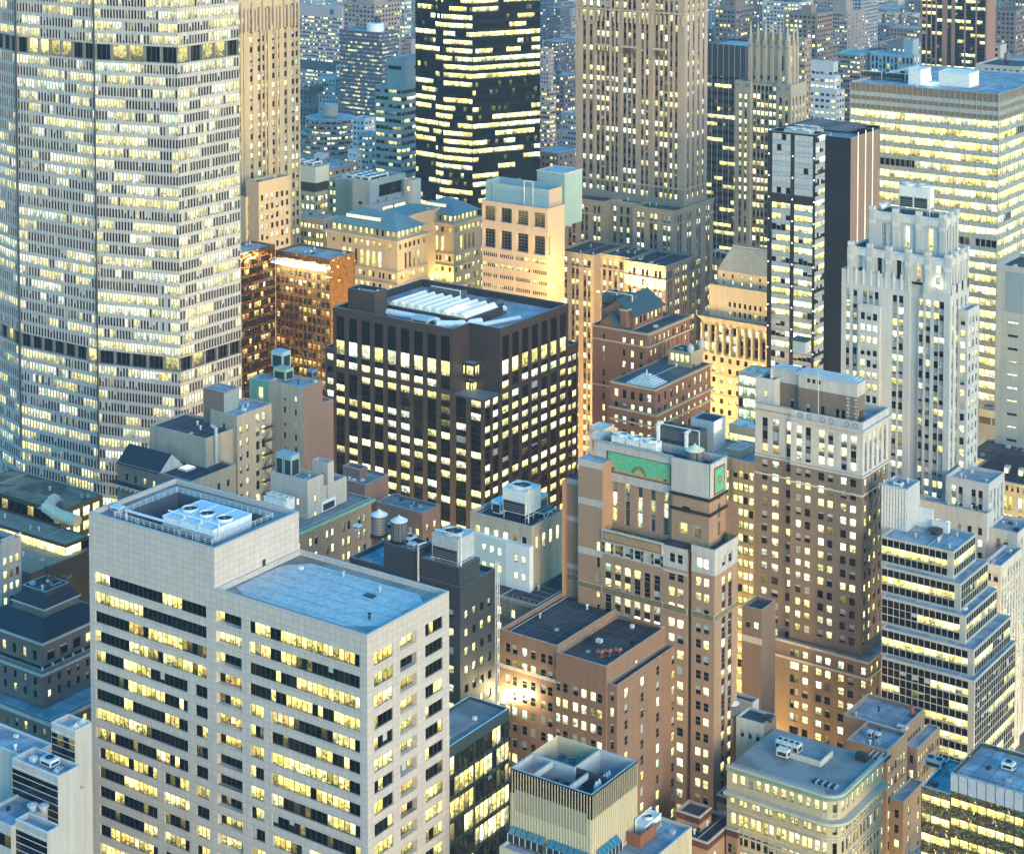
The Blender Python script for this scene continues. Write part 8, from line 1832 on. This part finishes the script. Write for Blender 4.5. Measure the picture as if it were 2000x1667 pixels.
AQ.vol(qx+1.2, qy+b1, qx+qr, qy+b2, 0, qz-.5, L=dict(sp, top=1.2, n=6, w=1.5, mg=.3), ph=.5, back=False)
AQ.vol(qx, qy+b2, qx+qr, qy+ql, 0, qz, L=dict(sp, top=6, n=2, w=1.2, mg=1.2), ph=.8)
ux_, uy_ = qx+2.2, qy+2.0; uzq = zat(ux_, uy_, 90); ulq, urq = along((ux_, uy_, uzq), (0, 1), 1462), along((ux_, uy_, uzq), (1, 0), 1557)
AQ.lit['p'] = .15
AQ.face((ux_, uy_), (0, 1), (-1, 0), ulq, qz-1, uzq, [(qz+5.5, qz+12, even(ulq, 4, 1.6, 1.6)), (qz+1, qz+3.0, even(ulq, 5, 1.3, 1.2))], rev=.6, st='arch'); AQ.face((ux_, uy_), (1, 0), (0, -1), urq, qz-1, uzq, [(qz+5.5, qz+12, even(urq, 2, 1.4, 1))], rev=.6, st='arch')
AQ.face((ux_, uy_+ulq), (1, 0), (0, 1), urq, qz-1, uzq, []); AQ.face((ux_+urq, uy_), (0, 1), (1, 0), ulq, qz-1, uzq, []); AQ.roof(ux_, uy_, ux_+urq, uy_+ulq, uzq, 1, .4)
AQ.vol(ux_+1, uy_+1, ux_+urq-1, uy_+ulq-1, uzq-1, uzq+4.5, ph=.5)
pn_ = AQ.part('pinnacle')
for i in range(6):
    c = uy_+1.0+(ulq-2)*i/5; pn_.box(ux_-.7, c-.8, qz, ux_+.9, c+.8, uzq+2.2, 2); 
    for (dx, s_, z0, z1) in ((0, .75, uzq+2.2, uzq+6.5), (0, .45, uzq+6.5, uzq+8.2)): pn_.lathe(ux_+.1, c, [(s_*1.15, z0), (s_*.7, z1)], 6, 2)
    pn_.lathe(ux_+.1, c, [(.32, uzq+8.2), (.04, uzq+10.4)], 6, 2)
for i in range(2):
    c = ux_+urq*(.5+.48*i); pn_.box(c-.8, uy_-.7, qz, c+.6, uy_+.6, uzq+1.2, 2); pn_.lathe(c, uy_, [(.8, uzq+1.2), (.5, uzq+6), (.05, uzq+9)], 6, 2)
tp = AQ.part('tile_panel')
for i in range(6): tp.box(ux_-.85, uy_+.5+(ulq-2)*i/5, uzq-1.6, ux_-.71, uy_+1.6+(ulq-2)*i/5, uzq-.4, 4)
for c in (1.0, b1-2.2, b2+1.0, ql-2.2): tp.box(qx-.15, qy+c, qz-2.6, qx-.004, qy+c+1.4, qz-1.2, 4)

AR = Bld('brown_pier_tower', 'dark brown tower with wide vertical piers and lit office strips, upper right', 'skyscraper', [wall('brown_pier_stone', (.25, .145, .11), .08, .1, .1), plain('black_spandrel_glass', (.02, .022, .028), .12), DARKCAP, TARROOF], frame=STEELD, lit=dict(p=.5, run=2.5, tint=(.5, .8), br=(.6, 1.1), blind=.2, pale=.02))
K = at(1926, 150, 1120); r_l, r_r = along(K, (0, 1), 1798), along(K, (1, 0), 1943); zr_t = zat(K.x, K.y, -70)
ur = lambda px: uL((K.x, K.y), px, 120)
cc = sorted((min(ur(a), ur(b)), max(ur(a), ur(b))) for a, b in ((1800, 1807), (1810, 1817), (1819, 1826), (1829, 1839), (1849, 1857), (1864, 1882), (1885, 1904), (1907, 1923)))
AR.vol(K.x, K.y, K.x+r_r, K.y+r_l, 0, zr_t, L=dict(fh=3.9, h=2.0, top=2, cols=cc, mod=1.6, rev=.5, sp=(1, .45), st='plain'), ph=1)
KB = Bld('grey_panel_slab', 'grey panelled slab with small horizontal slots at the right edge', 'office building', [wall('grey_green_panels', (.30, .34, .34), .05, .05, .1, .6, brick=(3.0, 4.2, .05, (.29, .33, .33), (.20, .23, .23), 0)), CAP, CAP, TARROOF], lit=dict(p=.6, run=1, tint=(.8, .95), br=(.7, 1.1), blind=0, pale=0))
K = at(2068, 532, 610); l_ = along(K, (0, 1), 1947); uk = lambda px: uL(K, px, 90)
KB.vol(K.x, K.y, K.x+20, K.y+l_, 0, K.z, L=dict(fh=4.25, h=.8, top=18, cols=[(uk(1988), uk(1968))], st='m2', rev=.2), ph=1.2)
bp_ = KB.part('blue_louvre_panel', [wall('blue_grey_louvre', (.16, .24, .30), .05, .05, .1)]); bp_.box(K.x-.08, K.y+uk(1998), K.z-15, K.x-.004, K.y+uk(1962), K.z-2)
MBD = Bld('cream_mansard_library', 'cream stone building with black hipped roof and lit dormers at the right edge', 'building', [wall('cream_yellow_stone', (.46, .40, .26), .08, .12, .2), BROWN, wall('cream_trim2', (.48, .43, .31), .1, .1, .2), TARROOF, SLT], lit=dict(p=.85, run=2, tint=(.5, .75), br=(.7, 1.1), blind=.3))
K = at(2075, 962, 575); l_ = along(K, (0, 1), 1893)
MBD.vol(K.x, K.y, K.x+20, K.y+l_, 0, K.z, L=[dict(rows=[(K.z-2.8, K.z-1.0, even(l_, 16, .8, .6)), (K.z-8.6, K.z-4.4, pairs(l_, 6, 1.2, .5, .4)), (K.z-13, K.z-10, pairs(l_, 6, 1.2, .5, .4)), (K.z-17.4, K.z-14.4, pairs(l_, 6, 1.2, .5, .4)), (K.z-22, K.z-19, pairs(l_, 6, 1.2, .5, .4))])], rooff=False)
c = MBD.part('cornice'); c.ring(K.x, K.y, K.x+20, K.y+l_, K.z-.6, K.z+.1, .9, .3, 2)
for i in range(40): c.box(K.x-.7, K.y+i*l_/40, K.z-.9, K.x-.01, K.y+.35+i*l_/40, K.z-.6, 2)
h_ = MBD.part('hipped_roof'); o = [(K.x, K.y), (K.x+20, K.y), (K.x+20, K.y+l_), (K.x, K.y+l_)]; i_ = [(K.x+7, K.y+7), (K.x+13, K.y+7), (K.x+13, K.y+l_-7), (K.x+7, K.y+l_-7)]
for a in range(4): q = (a+1) % 4; h_.face([(*o[a], K.z+.1), (*o[q], K.z+.1), (*i_[q], K.z+6), (*i_[a], K.z+6)], 4)
h_.face([(*p, K.z+6) for p in i_], 4)
for i, px_ in enumerate((1960, 1988)):
    d_ = MBD.part('dormer', [LIME, glow('dormer_lamp', (1, .9, .6), 1.4)]); u = uL(K, px_, K.z+2); d_.box(K.x+2.2, K.y+u-.8, K.z+1.6, K.x+5, K.y+u+.8, K.z+3.8); d_.box(K.x+2.14, K.y+u-.5, K.z+1.9, K.x+2.196, K.y+u+.5, K.z+3.3, 1)
lb = Bld('dark_low_roofs', 'low dark roofs with steel plant below the grey panelled slab', 'building', [wall('cream_yellow_stone', (.46, .40, .26), .08, .12, .2), BROWN, CAP, TARROOF], lit=dict(p=.7, run=1, tint=(.5, .8)))
v = lb.V(1965, 905, 1880, 2010, 600, L=dict(fh=4, h=2, top=3, n=5, w=1.2), ph=.4); P = at(1962, 838, z=v[4])
cooling_tower(P.x, P.y, v[4]-.4, 6, 9, 5, 2, 'steel cooling tower below the grey panelled slab', body=STEEL)
ac_unit(P.x+8, P.y-8, v[4]-.4, 8, 6, 5, 'dark red plant box at the right edge below the grey slab', plain('dark_red_box', (.16, .04, .04), .6), 0)
# named far blocks, upper right
WDC = (.50, .53, .55)
b, v = block('white_deco_midrise', 'white ribbed art deco midrise just above the banded glass roof', 1785, 108, 1700, 1803, 1180, WDC, 11, 3, 4.2, 1.5, 3.2, p=.25, sp=(1, .2), spcol=(.2, .22, .25))
b.vol(v[0]+3, v[1]+2, v[0]+12, v[1]+8, v[4]-1, v[4]+9, ph=.6); b.vol(v[0]-4, v[1]-3, v[0]-.01, v[1]+8, 0, v[4]-6, L=dict(fh=4, h=2.5, top=3, n=3, w=1.3), ph=.6)
for i, (kx, ky, kl, kr, d_) in enumerate(((1628, 122, 1575, 1637, 1150), (1630, 150, 1572, 1642, 1145), (1634, 178, 1568, 1650, 1140))):
    if i == 0: wsb = Bld('white_stepped_midrise', 'white stepped midrise between the gothic tower and mirror glass tower', 'office building', [wall('white_brick', (.48, .50, .53), .06, .08, .12), CAP, CAP, BLUEROOF], lit=dict(p=.3, run=1.5, tint=(.6, .95)))
    wsb.V(kx, ky, kl, kr, d_, L=dict(fh=3.6, h=1.6, top=6 if i == 0 else 2, n=6, w=2.2, rev=.15, st='m2'), R=dict(fh=3.6, h=1.6, top=6 if i == 0 else 2, n=3, w=2.2, rev=.15, st='m2'), ph=.6)
b, v = block('brown_slab_tower', 'brown apartment tower with pale end wall in the upper right distance', 1655, 24, 1611, 1690, 1500, (.27, .22, .21), 9, 5, 3.1, 1.5, 1.4, p=.2)
b.vol(v[0]+4, v[1]+3, v[0]+16, v[1]+14, v[4]-1, v[4]+9, ph=.6)
b, v = block('teal_roof_block', 'brick block with bright teal roof edge below the brown apartment tower', 1680, 106, 1636, 1704, 1290, (.24, .20, .20), 9, 4, 3.2, 1.6, 1.5, p=.35, tint=(.5, .9))
rr_ = b.part('roof_trim', [plain('teal_trim', (.12, .38, .42), .5)]); rr_.ring(v[0], v[1], v[2], v[3], v[4]-1, v[4]+.2, .3, .5)
block('brown_deco_side_tower', 'slim brown tower right behind the pinnacled gothic tower', 1572, 76, 1556, 1585, 1120, (.26, .21, .18), 3, 3, 3.3, 1.3, 1.6, p=.3)
for i, (kx, kl, kr, ky, d_) in enumerate(((1716, 1696, 1727, 26, 2050), (1748, 1728, 1760, 27, 2045), (1782, 1762, 1797, 28, 2040))):
    block('beige_housing_slab', ['beige housing slab, leftmost of three alike in the upper right distance', 'beige housing slab between two alike in the upper right distance', 'beige housing slab beside the dark brown pier tower'][i], kx, ky, kl, kr, d_, (.42, .34, .27), 7, 4, 3.0, 1.3, 1.4, p=.2, group='housing slabs in the distance')
block('white_terraced_slab', 'white terraced office slab at the far right edge', 2030, 78, 1953, 2060, 1500, (.50, .53, .56), 3, 2, 3.6, 22, 1.4, p=.2, st='m12', cat='office building')
block('low_arched_hall', 'low brown hall with arched windows at the far right edge', 2030, 122, 1938, 2060, 1320, (.22, .17, .15), 10, 4, 5, 1.6, 2.4, p=.6, st='arch', cat='hall')
block('peach_blank_tower', 'peach tower with blank end wall right of the black glass tower', 1072, 97, 1050, 1081, 1420, (.40, .31, .27), 4, 2, 3.1, 1.3, 1.4, p=.2)
block('pink_banded_flats', 'pink banded apartment block right of the black glass tower', 1074, 168, 1046, 1086, 1250, (.34, .25, .25), 5, 4, 3.0, 2.4, 1.5, p=.4, st='m2')
block('grey_courtyard_flats', 'grey apartment block left of the arcaded tower at treetop level', 1132, 222, 1097, 1160, 1130, (.30, .32, .35), 6, 5, 3.1, 1.3, 1.5, p=.3)
block('low_pale_roofs', 'low pale roofs at the foot of the black glass tower', 1090, 300, 1040, 1140, 960, (.24, .19, .18), 6, 5, 3.4, 1.4, 1.5, p=.3)
block('twin_dark_tower', 'dark twin-lobed apartment tower in the gap left of the arcaded tower', 1094, 16, 1068, 1112, 1900, (.09, .10, .13), 6, 5, 3.0, 1.5, 1.4, p=.3)
block('dark_brick_midrise', 'dark brick midrise in the gap left of the arcaded tower', 1090, 82, 1062, 1122, 1600, (.12, .10, .12), 7, 6, 3.0, 1.5, 1.4, p=.4)

# ---------------------------------------------------------------- trees
LEAF = [plain('leaf_dark', (.035, .06, .025), .8), plain('leaf_mid', (.055, .085, .03), .8)]; BARK = plain('bark', (.08, .06, .045), .9)
def tree(p, h, r, label, group):
    t = thing('street_tree', label, 'tree', (p[0], p[1], p[2]), group); m = MB()
    m.lathe(0, 0, [(.35, 0), (.22, h*.5), (.08, h*.8)], 8)
    for k in range(5): a = k*1.26; m.bar((0, 0, h*.4), (r*.6*math.cos(a), r*.6*math.sin(a), h*.7), .09, 0, 5)
    m.build('trunk', [BARK], t); m = MB()
    cl = [Vector((RND.gauss(0, .45)*r, RND.gauss(0, .45)*r, h*RND.uniform(.5, .98))) for _ in range(16)]
    for c in cl:
        for k in range(26):
            o = c+Vector((RND.gauss(0, .2)*r, RND.gauss(0, .2)*r, RND.gauss(0, .13)*r)); u = Vector((RND.uniform(-1, 1), RND.uniform(-1, 1), RND.uniform(-.6, .6))).normalized()*.55; w = u.orthogonal().normalized()*.4
            m.face([o-u, o+w, o+u, o-w], RND.randint(0, 1))
    m.build('crown', LEAF, t)
for p, lb_ in ((at(1108, 206, z=14), 'leafy tree cluster nearest the arcaded tower in the street gap'), (at(1098, 214, z=12), 'leafy tree in the street gap, left of another beside the arcaded tower')): tree(p, 15, 7, lb_, None)
for i in range(3): tree(tree_pts[i], 13, 6, ['dark tree above the round terraced building, leftmost of three', 'dark tree above the round terraced building, middle one', 'dark tree above the drum of the round terraced building'][i], None)

# ---------------------------------------------------------------- the far city: street-grid blocks, hazy with distance
PALF = [(.26, .21, .19), (.34, .29, .25), (.20, .15, .13), (.38, .36, .34), (.24, .25, .28), (.16, .13, .13), (.42, .40, .38), (.30, .24, .20), (.13, .14, .18)]
SHAPE = ['plain', 'penthouse', 'setback', 'tank', 'slab']
GAPS = [(585, 820, -20, 330), (1050, 1128, -20, 320), (1375, 1470, -20, 70), (1540, 1800, -20, 260), (1935, 2010, -20, 175), (1470, 1560, -20, 45)]
main_boxes = []
for b in BLDS:
    xs = [v[0] for mb, _ in b.parts.values() for v in mb.v]; ys = [v[1] for mb, _ in b.parts.values() for v in mb.v]
    if xs: main_boxes.append((min(xs), min(ys), max(xs), max(ys)))
FAR = []
rf_ = random.Random(5)
yy = -150
def far_box(x, y, w, d_, h, col, kind, p):
    FAR.append((x, y, w, d_, h, col, kind, p))
x = 880.0
while x < 2950:
    y = 150.0
    while y < 2100:
        w, d_ = rf_.uniform(20, 40), rf_.uniform(18, 42)
        h = rf_.choice((16, 20, 24, 30, 36, 44, 55, 70)) if rf_.random() < .86 else rf_.uniform(70, 125)
        cx_, cy_, cc_ = proj((x+w/2, y+d_/2, h))
        if any(a < cx_ < b_ and c < cy_ < e for a, b_, c, e in GAPS) and not any(x < bx1+3 and x+w > bx0-3 and y < by1+3 and y+d_ > by0-3 for bx0, by0, bx1, by1 in main_boxes):
            far_box(x, y, w-3, d_-2, h, rf_.choice(PALF), rf_.choice(SHAPE), rf_.uniform(.06, .26))
        y += d_ + (14 if rf_.random() < .2 else 1)
    x += 40 + (14 if rf_.random() < .45 else 1)
ADJ = ['brown brick', 'pale brick', 'grey', 'red-brown', 'beige']
for i, (x, y, w, d_, h, col, kind, p) in enumerate(FAR):
    lb_ = 'hazy distant city block with scattered lit windows beyond the near towers'
    b = Bld('distant_city_block', lb_, 'city block', [wall('far_facing_%d' % PALF.index(col), col, .12, .1, .1), CAP, CAP, (BLUEROOF, TARROOF, GRAVEL)[i % 3]], lit=dict(p=p, run=1.4, tint=(.25, .98), br=(.6, 1.5), blind=.1, pale=.1), group='far')
    n, nr = int(d_/3.4), int(w/3.4)
    sp = dict(fh=3.3, h=1.6, top=2, w=1.7, mg=.8, st='pane', flat=True, zlo=max(0, h-70))
    L, R = dict(sp, n=n), dict(sp, n=nr)
    b.vol(x, y, x+w, y+d_, 0, h, L=L, R=R, ph=.9, pt=.4)
    if kind in ('penthouse', 'setback', 'slab'): k_ = .55 if kind == 'setback' else .3; b.vol(x+w*(.5-k_/2), y+d_*(.5-k_/2), x+w*(.5+k_/2), y+d_*(.5+k_/2), h-1, h+(12 if kind == 'setback' else 4.5), L=dict(sp, n=int(n*k_)) if kind == 'setback' else None, ph=.5, wallpart='penthouse')
    if kind == 'tank': tkp = b.part('water_tank', [TANKW, STEELD]); tkp.lathe(x+w*.4, y+d_*.5, [(1.8, h+1.6), (1.8, h+5), (.1, h+6.4)], 10); tkp.box(x+w*.4-1.4, y+d_*.5-1.4, h-1, x+w*.4+1.4, y+d_*.5+1.4, h+1.6, 1)

# ---------------------------------------------------------------- unseen lamps added deep in the canyons for a golden glow
for i, (x, y, lb_, pw) in enumerate((
    (at(1440, 1100, d=508).x, at(1440, 1100, d=508).y, 'unseen amber fill lamp at the foot of the buff light court', 16000),
    (425, 400, 'unseen amber fill lamp in the canyon before the pale slab', 22000), (560, 440, 'unseen amber fill lamp in front of the nearer palazzo', 26000), (590, 520, 'unseen amber fill lamp beside the bronze mirror hotel', 22000),
    (560, 395, 'unseen amber fill lamp at the foot of the giant-window block', 30000), (575, 350, 'unseen amber fill lamp behind the dark brown centre block', 26000), (395, 255, 'unseen amber fill lamp right of the art deco tower', 9000), (545, 330, 'unseen amber fill lamp behind the red brick club', 22000), (400, 226, 'unseen amber fill lamp between the art deco tower and brown tower', 1500), (395, 205, 'unseen amber fill lamp below the low white roof sheds', 900), (560, 240, 'unseen amber fill lamp between the white deco tower and mirror glass tower', 26000), (342, 285, 'unseen amber fill lamp between the slate block and wrapped building', 12000), (540, 375, 'unseen amber fill lamp behind the glowing skylight block', 30000), (440, 310, 'unseen amber fill lamp at the foot of the dark brown centre block', 16000), (482, 165, 'unseen amber fill lamp right of the stepped glass block', 16000),
    (315, 205, 'unseen amber fill lamp beside the teal glass block', 5000), (600, 300, 'unseen amber fill lamp below the colonnaded cream block', 20000), (480, 195, 'unseen amber fill lamp between the stepped glass block and brown tower', 6000), (388, 158, 'unseen amber fill lamp below the rounded cream corner', 5000), (375, 300, 'unseen amber fill lamp under the scaffolded building', 7000))):
    t = thing('unseen_fill_lamp', lb_, 'street lamp', (x, y, .03), 'unseen fill lamps'); m = MB(); m.lathe(0, 0, [(.16, 0), (.1, 8)], 8); m.bar((0, 0, 8), (-1.8, 0, 8.6), .07); m.build('post', [STEELD], t)
    m = MB(); m.box(-2.3, -.2, 8.5, -1.6, .2, 8.75); m.build('head', [STEELD], t); m = MB(); m.box(-2.25, -.15, 8.44, -1.65, .15, 8.498); m.build('lens', [glow('fill_lamp_glow', (1, .66, .22), 8)], t)
    l = bpy.data.lights.new('unseen_fill_lamp', 'POINT'); l.energy = pw*LUM*11; l.color = (1, .62, .18); l.shadow_soft_size = 1.0; o = bpy.data.objects.new('light', l); COL.objects.link(o); o.parent = t; o.location = (-2, 0, 7.6)

for b in BLDS: b.finish()
finish_windows(100)
for b in BLDS:
    if b.group == 'far': b.root['group'] = 'distant city blocks'

# ---------------------------------------------------------------- the air: one even pale haze over the whole city
m = MB(); m.box(-5200, -5200, -1, 6200, 6200, 270)
hz = bpy.data.materials.new('pale_haze'); hz.use_nodes = True; n = hz.node_tree; n.nodes.clear()
pv = N(n, 'ShaderNodeVolumePrincipled'); pv.inputs['Color'].default_value = (.62, .80, 1, 1); pv.inputs['Density'].default_value = .00008; pv.inputs['Anisotropy'].default_value = .2
ou = N(n, 'ShaderNodeOutputMaterial'); n.links.new(pv.outputs[0], ou.inputs['Volume'])
tag(m.build('haze', [hz]), 'pale blue evening haze filling the air between the towers', 'haze', kind='stuff')
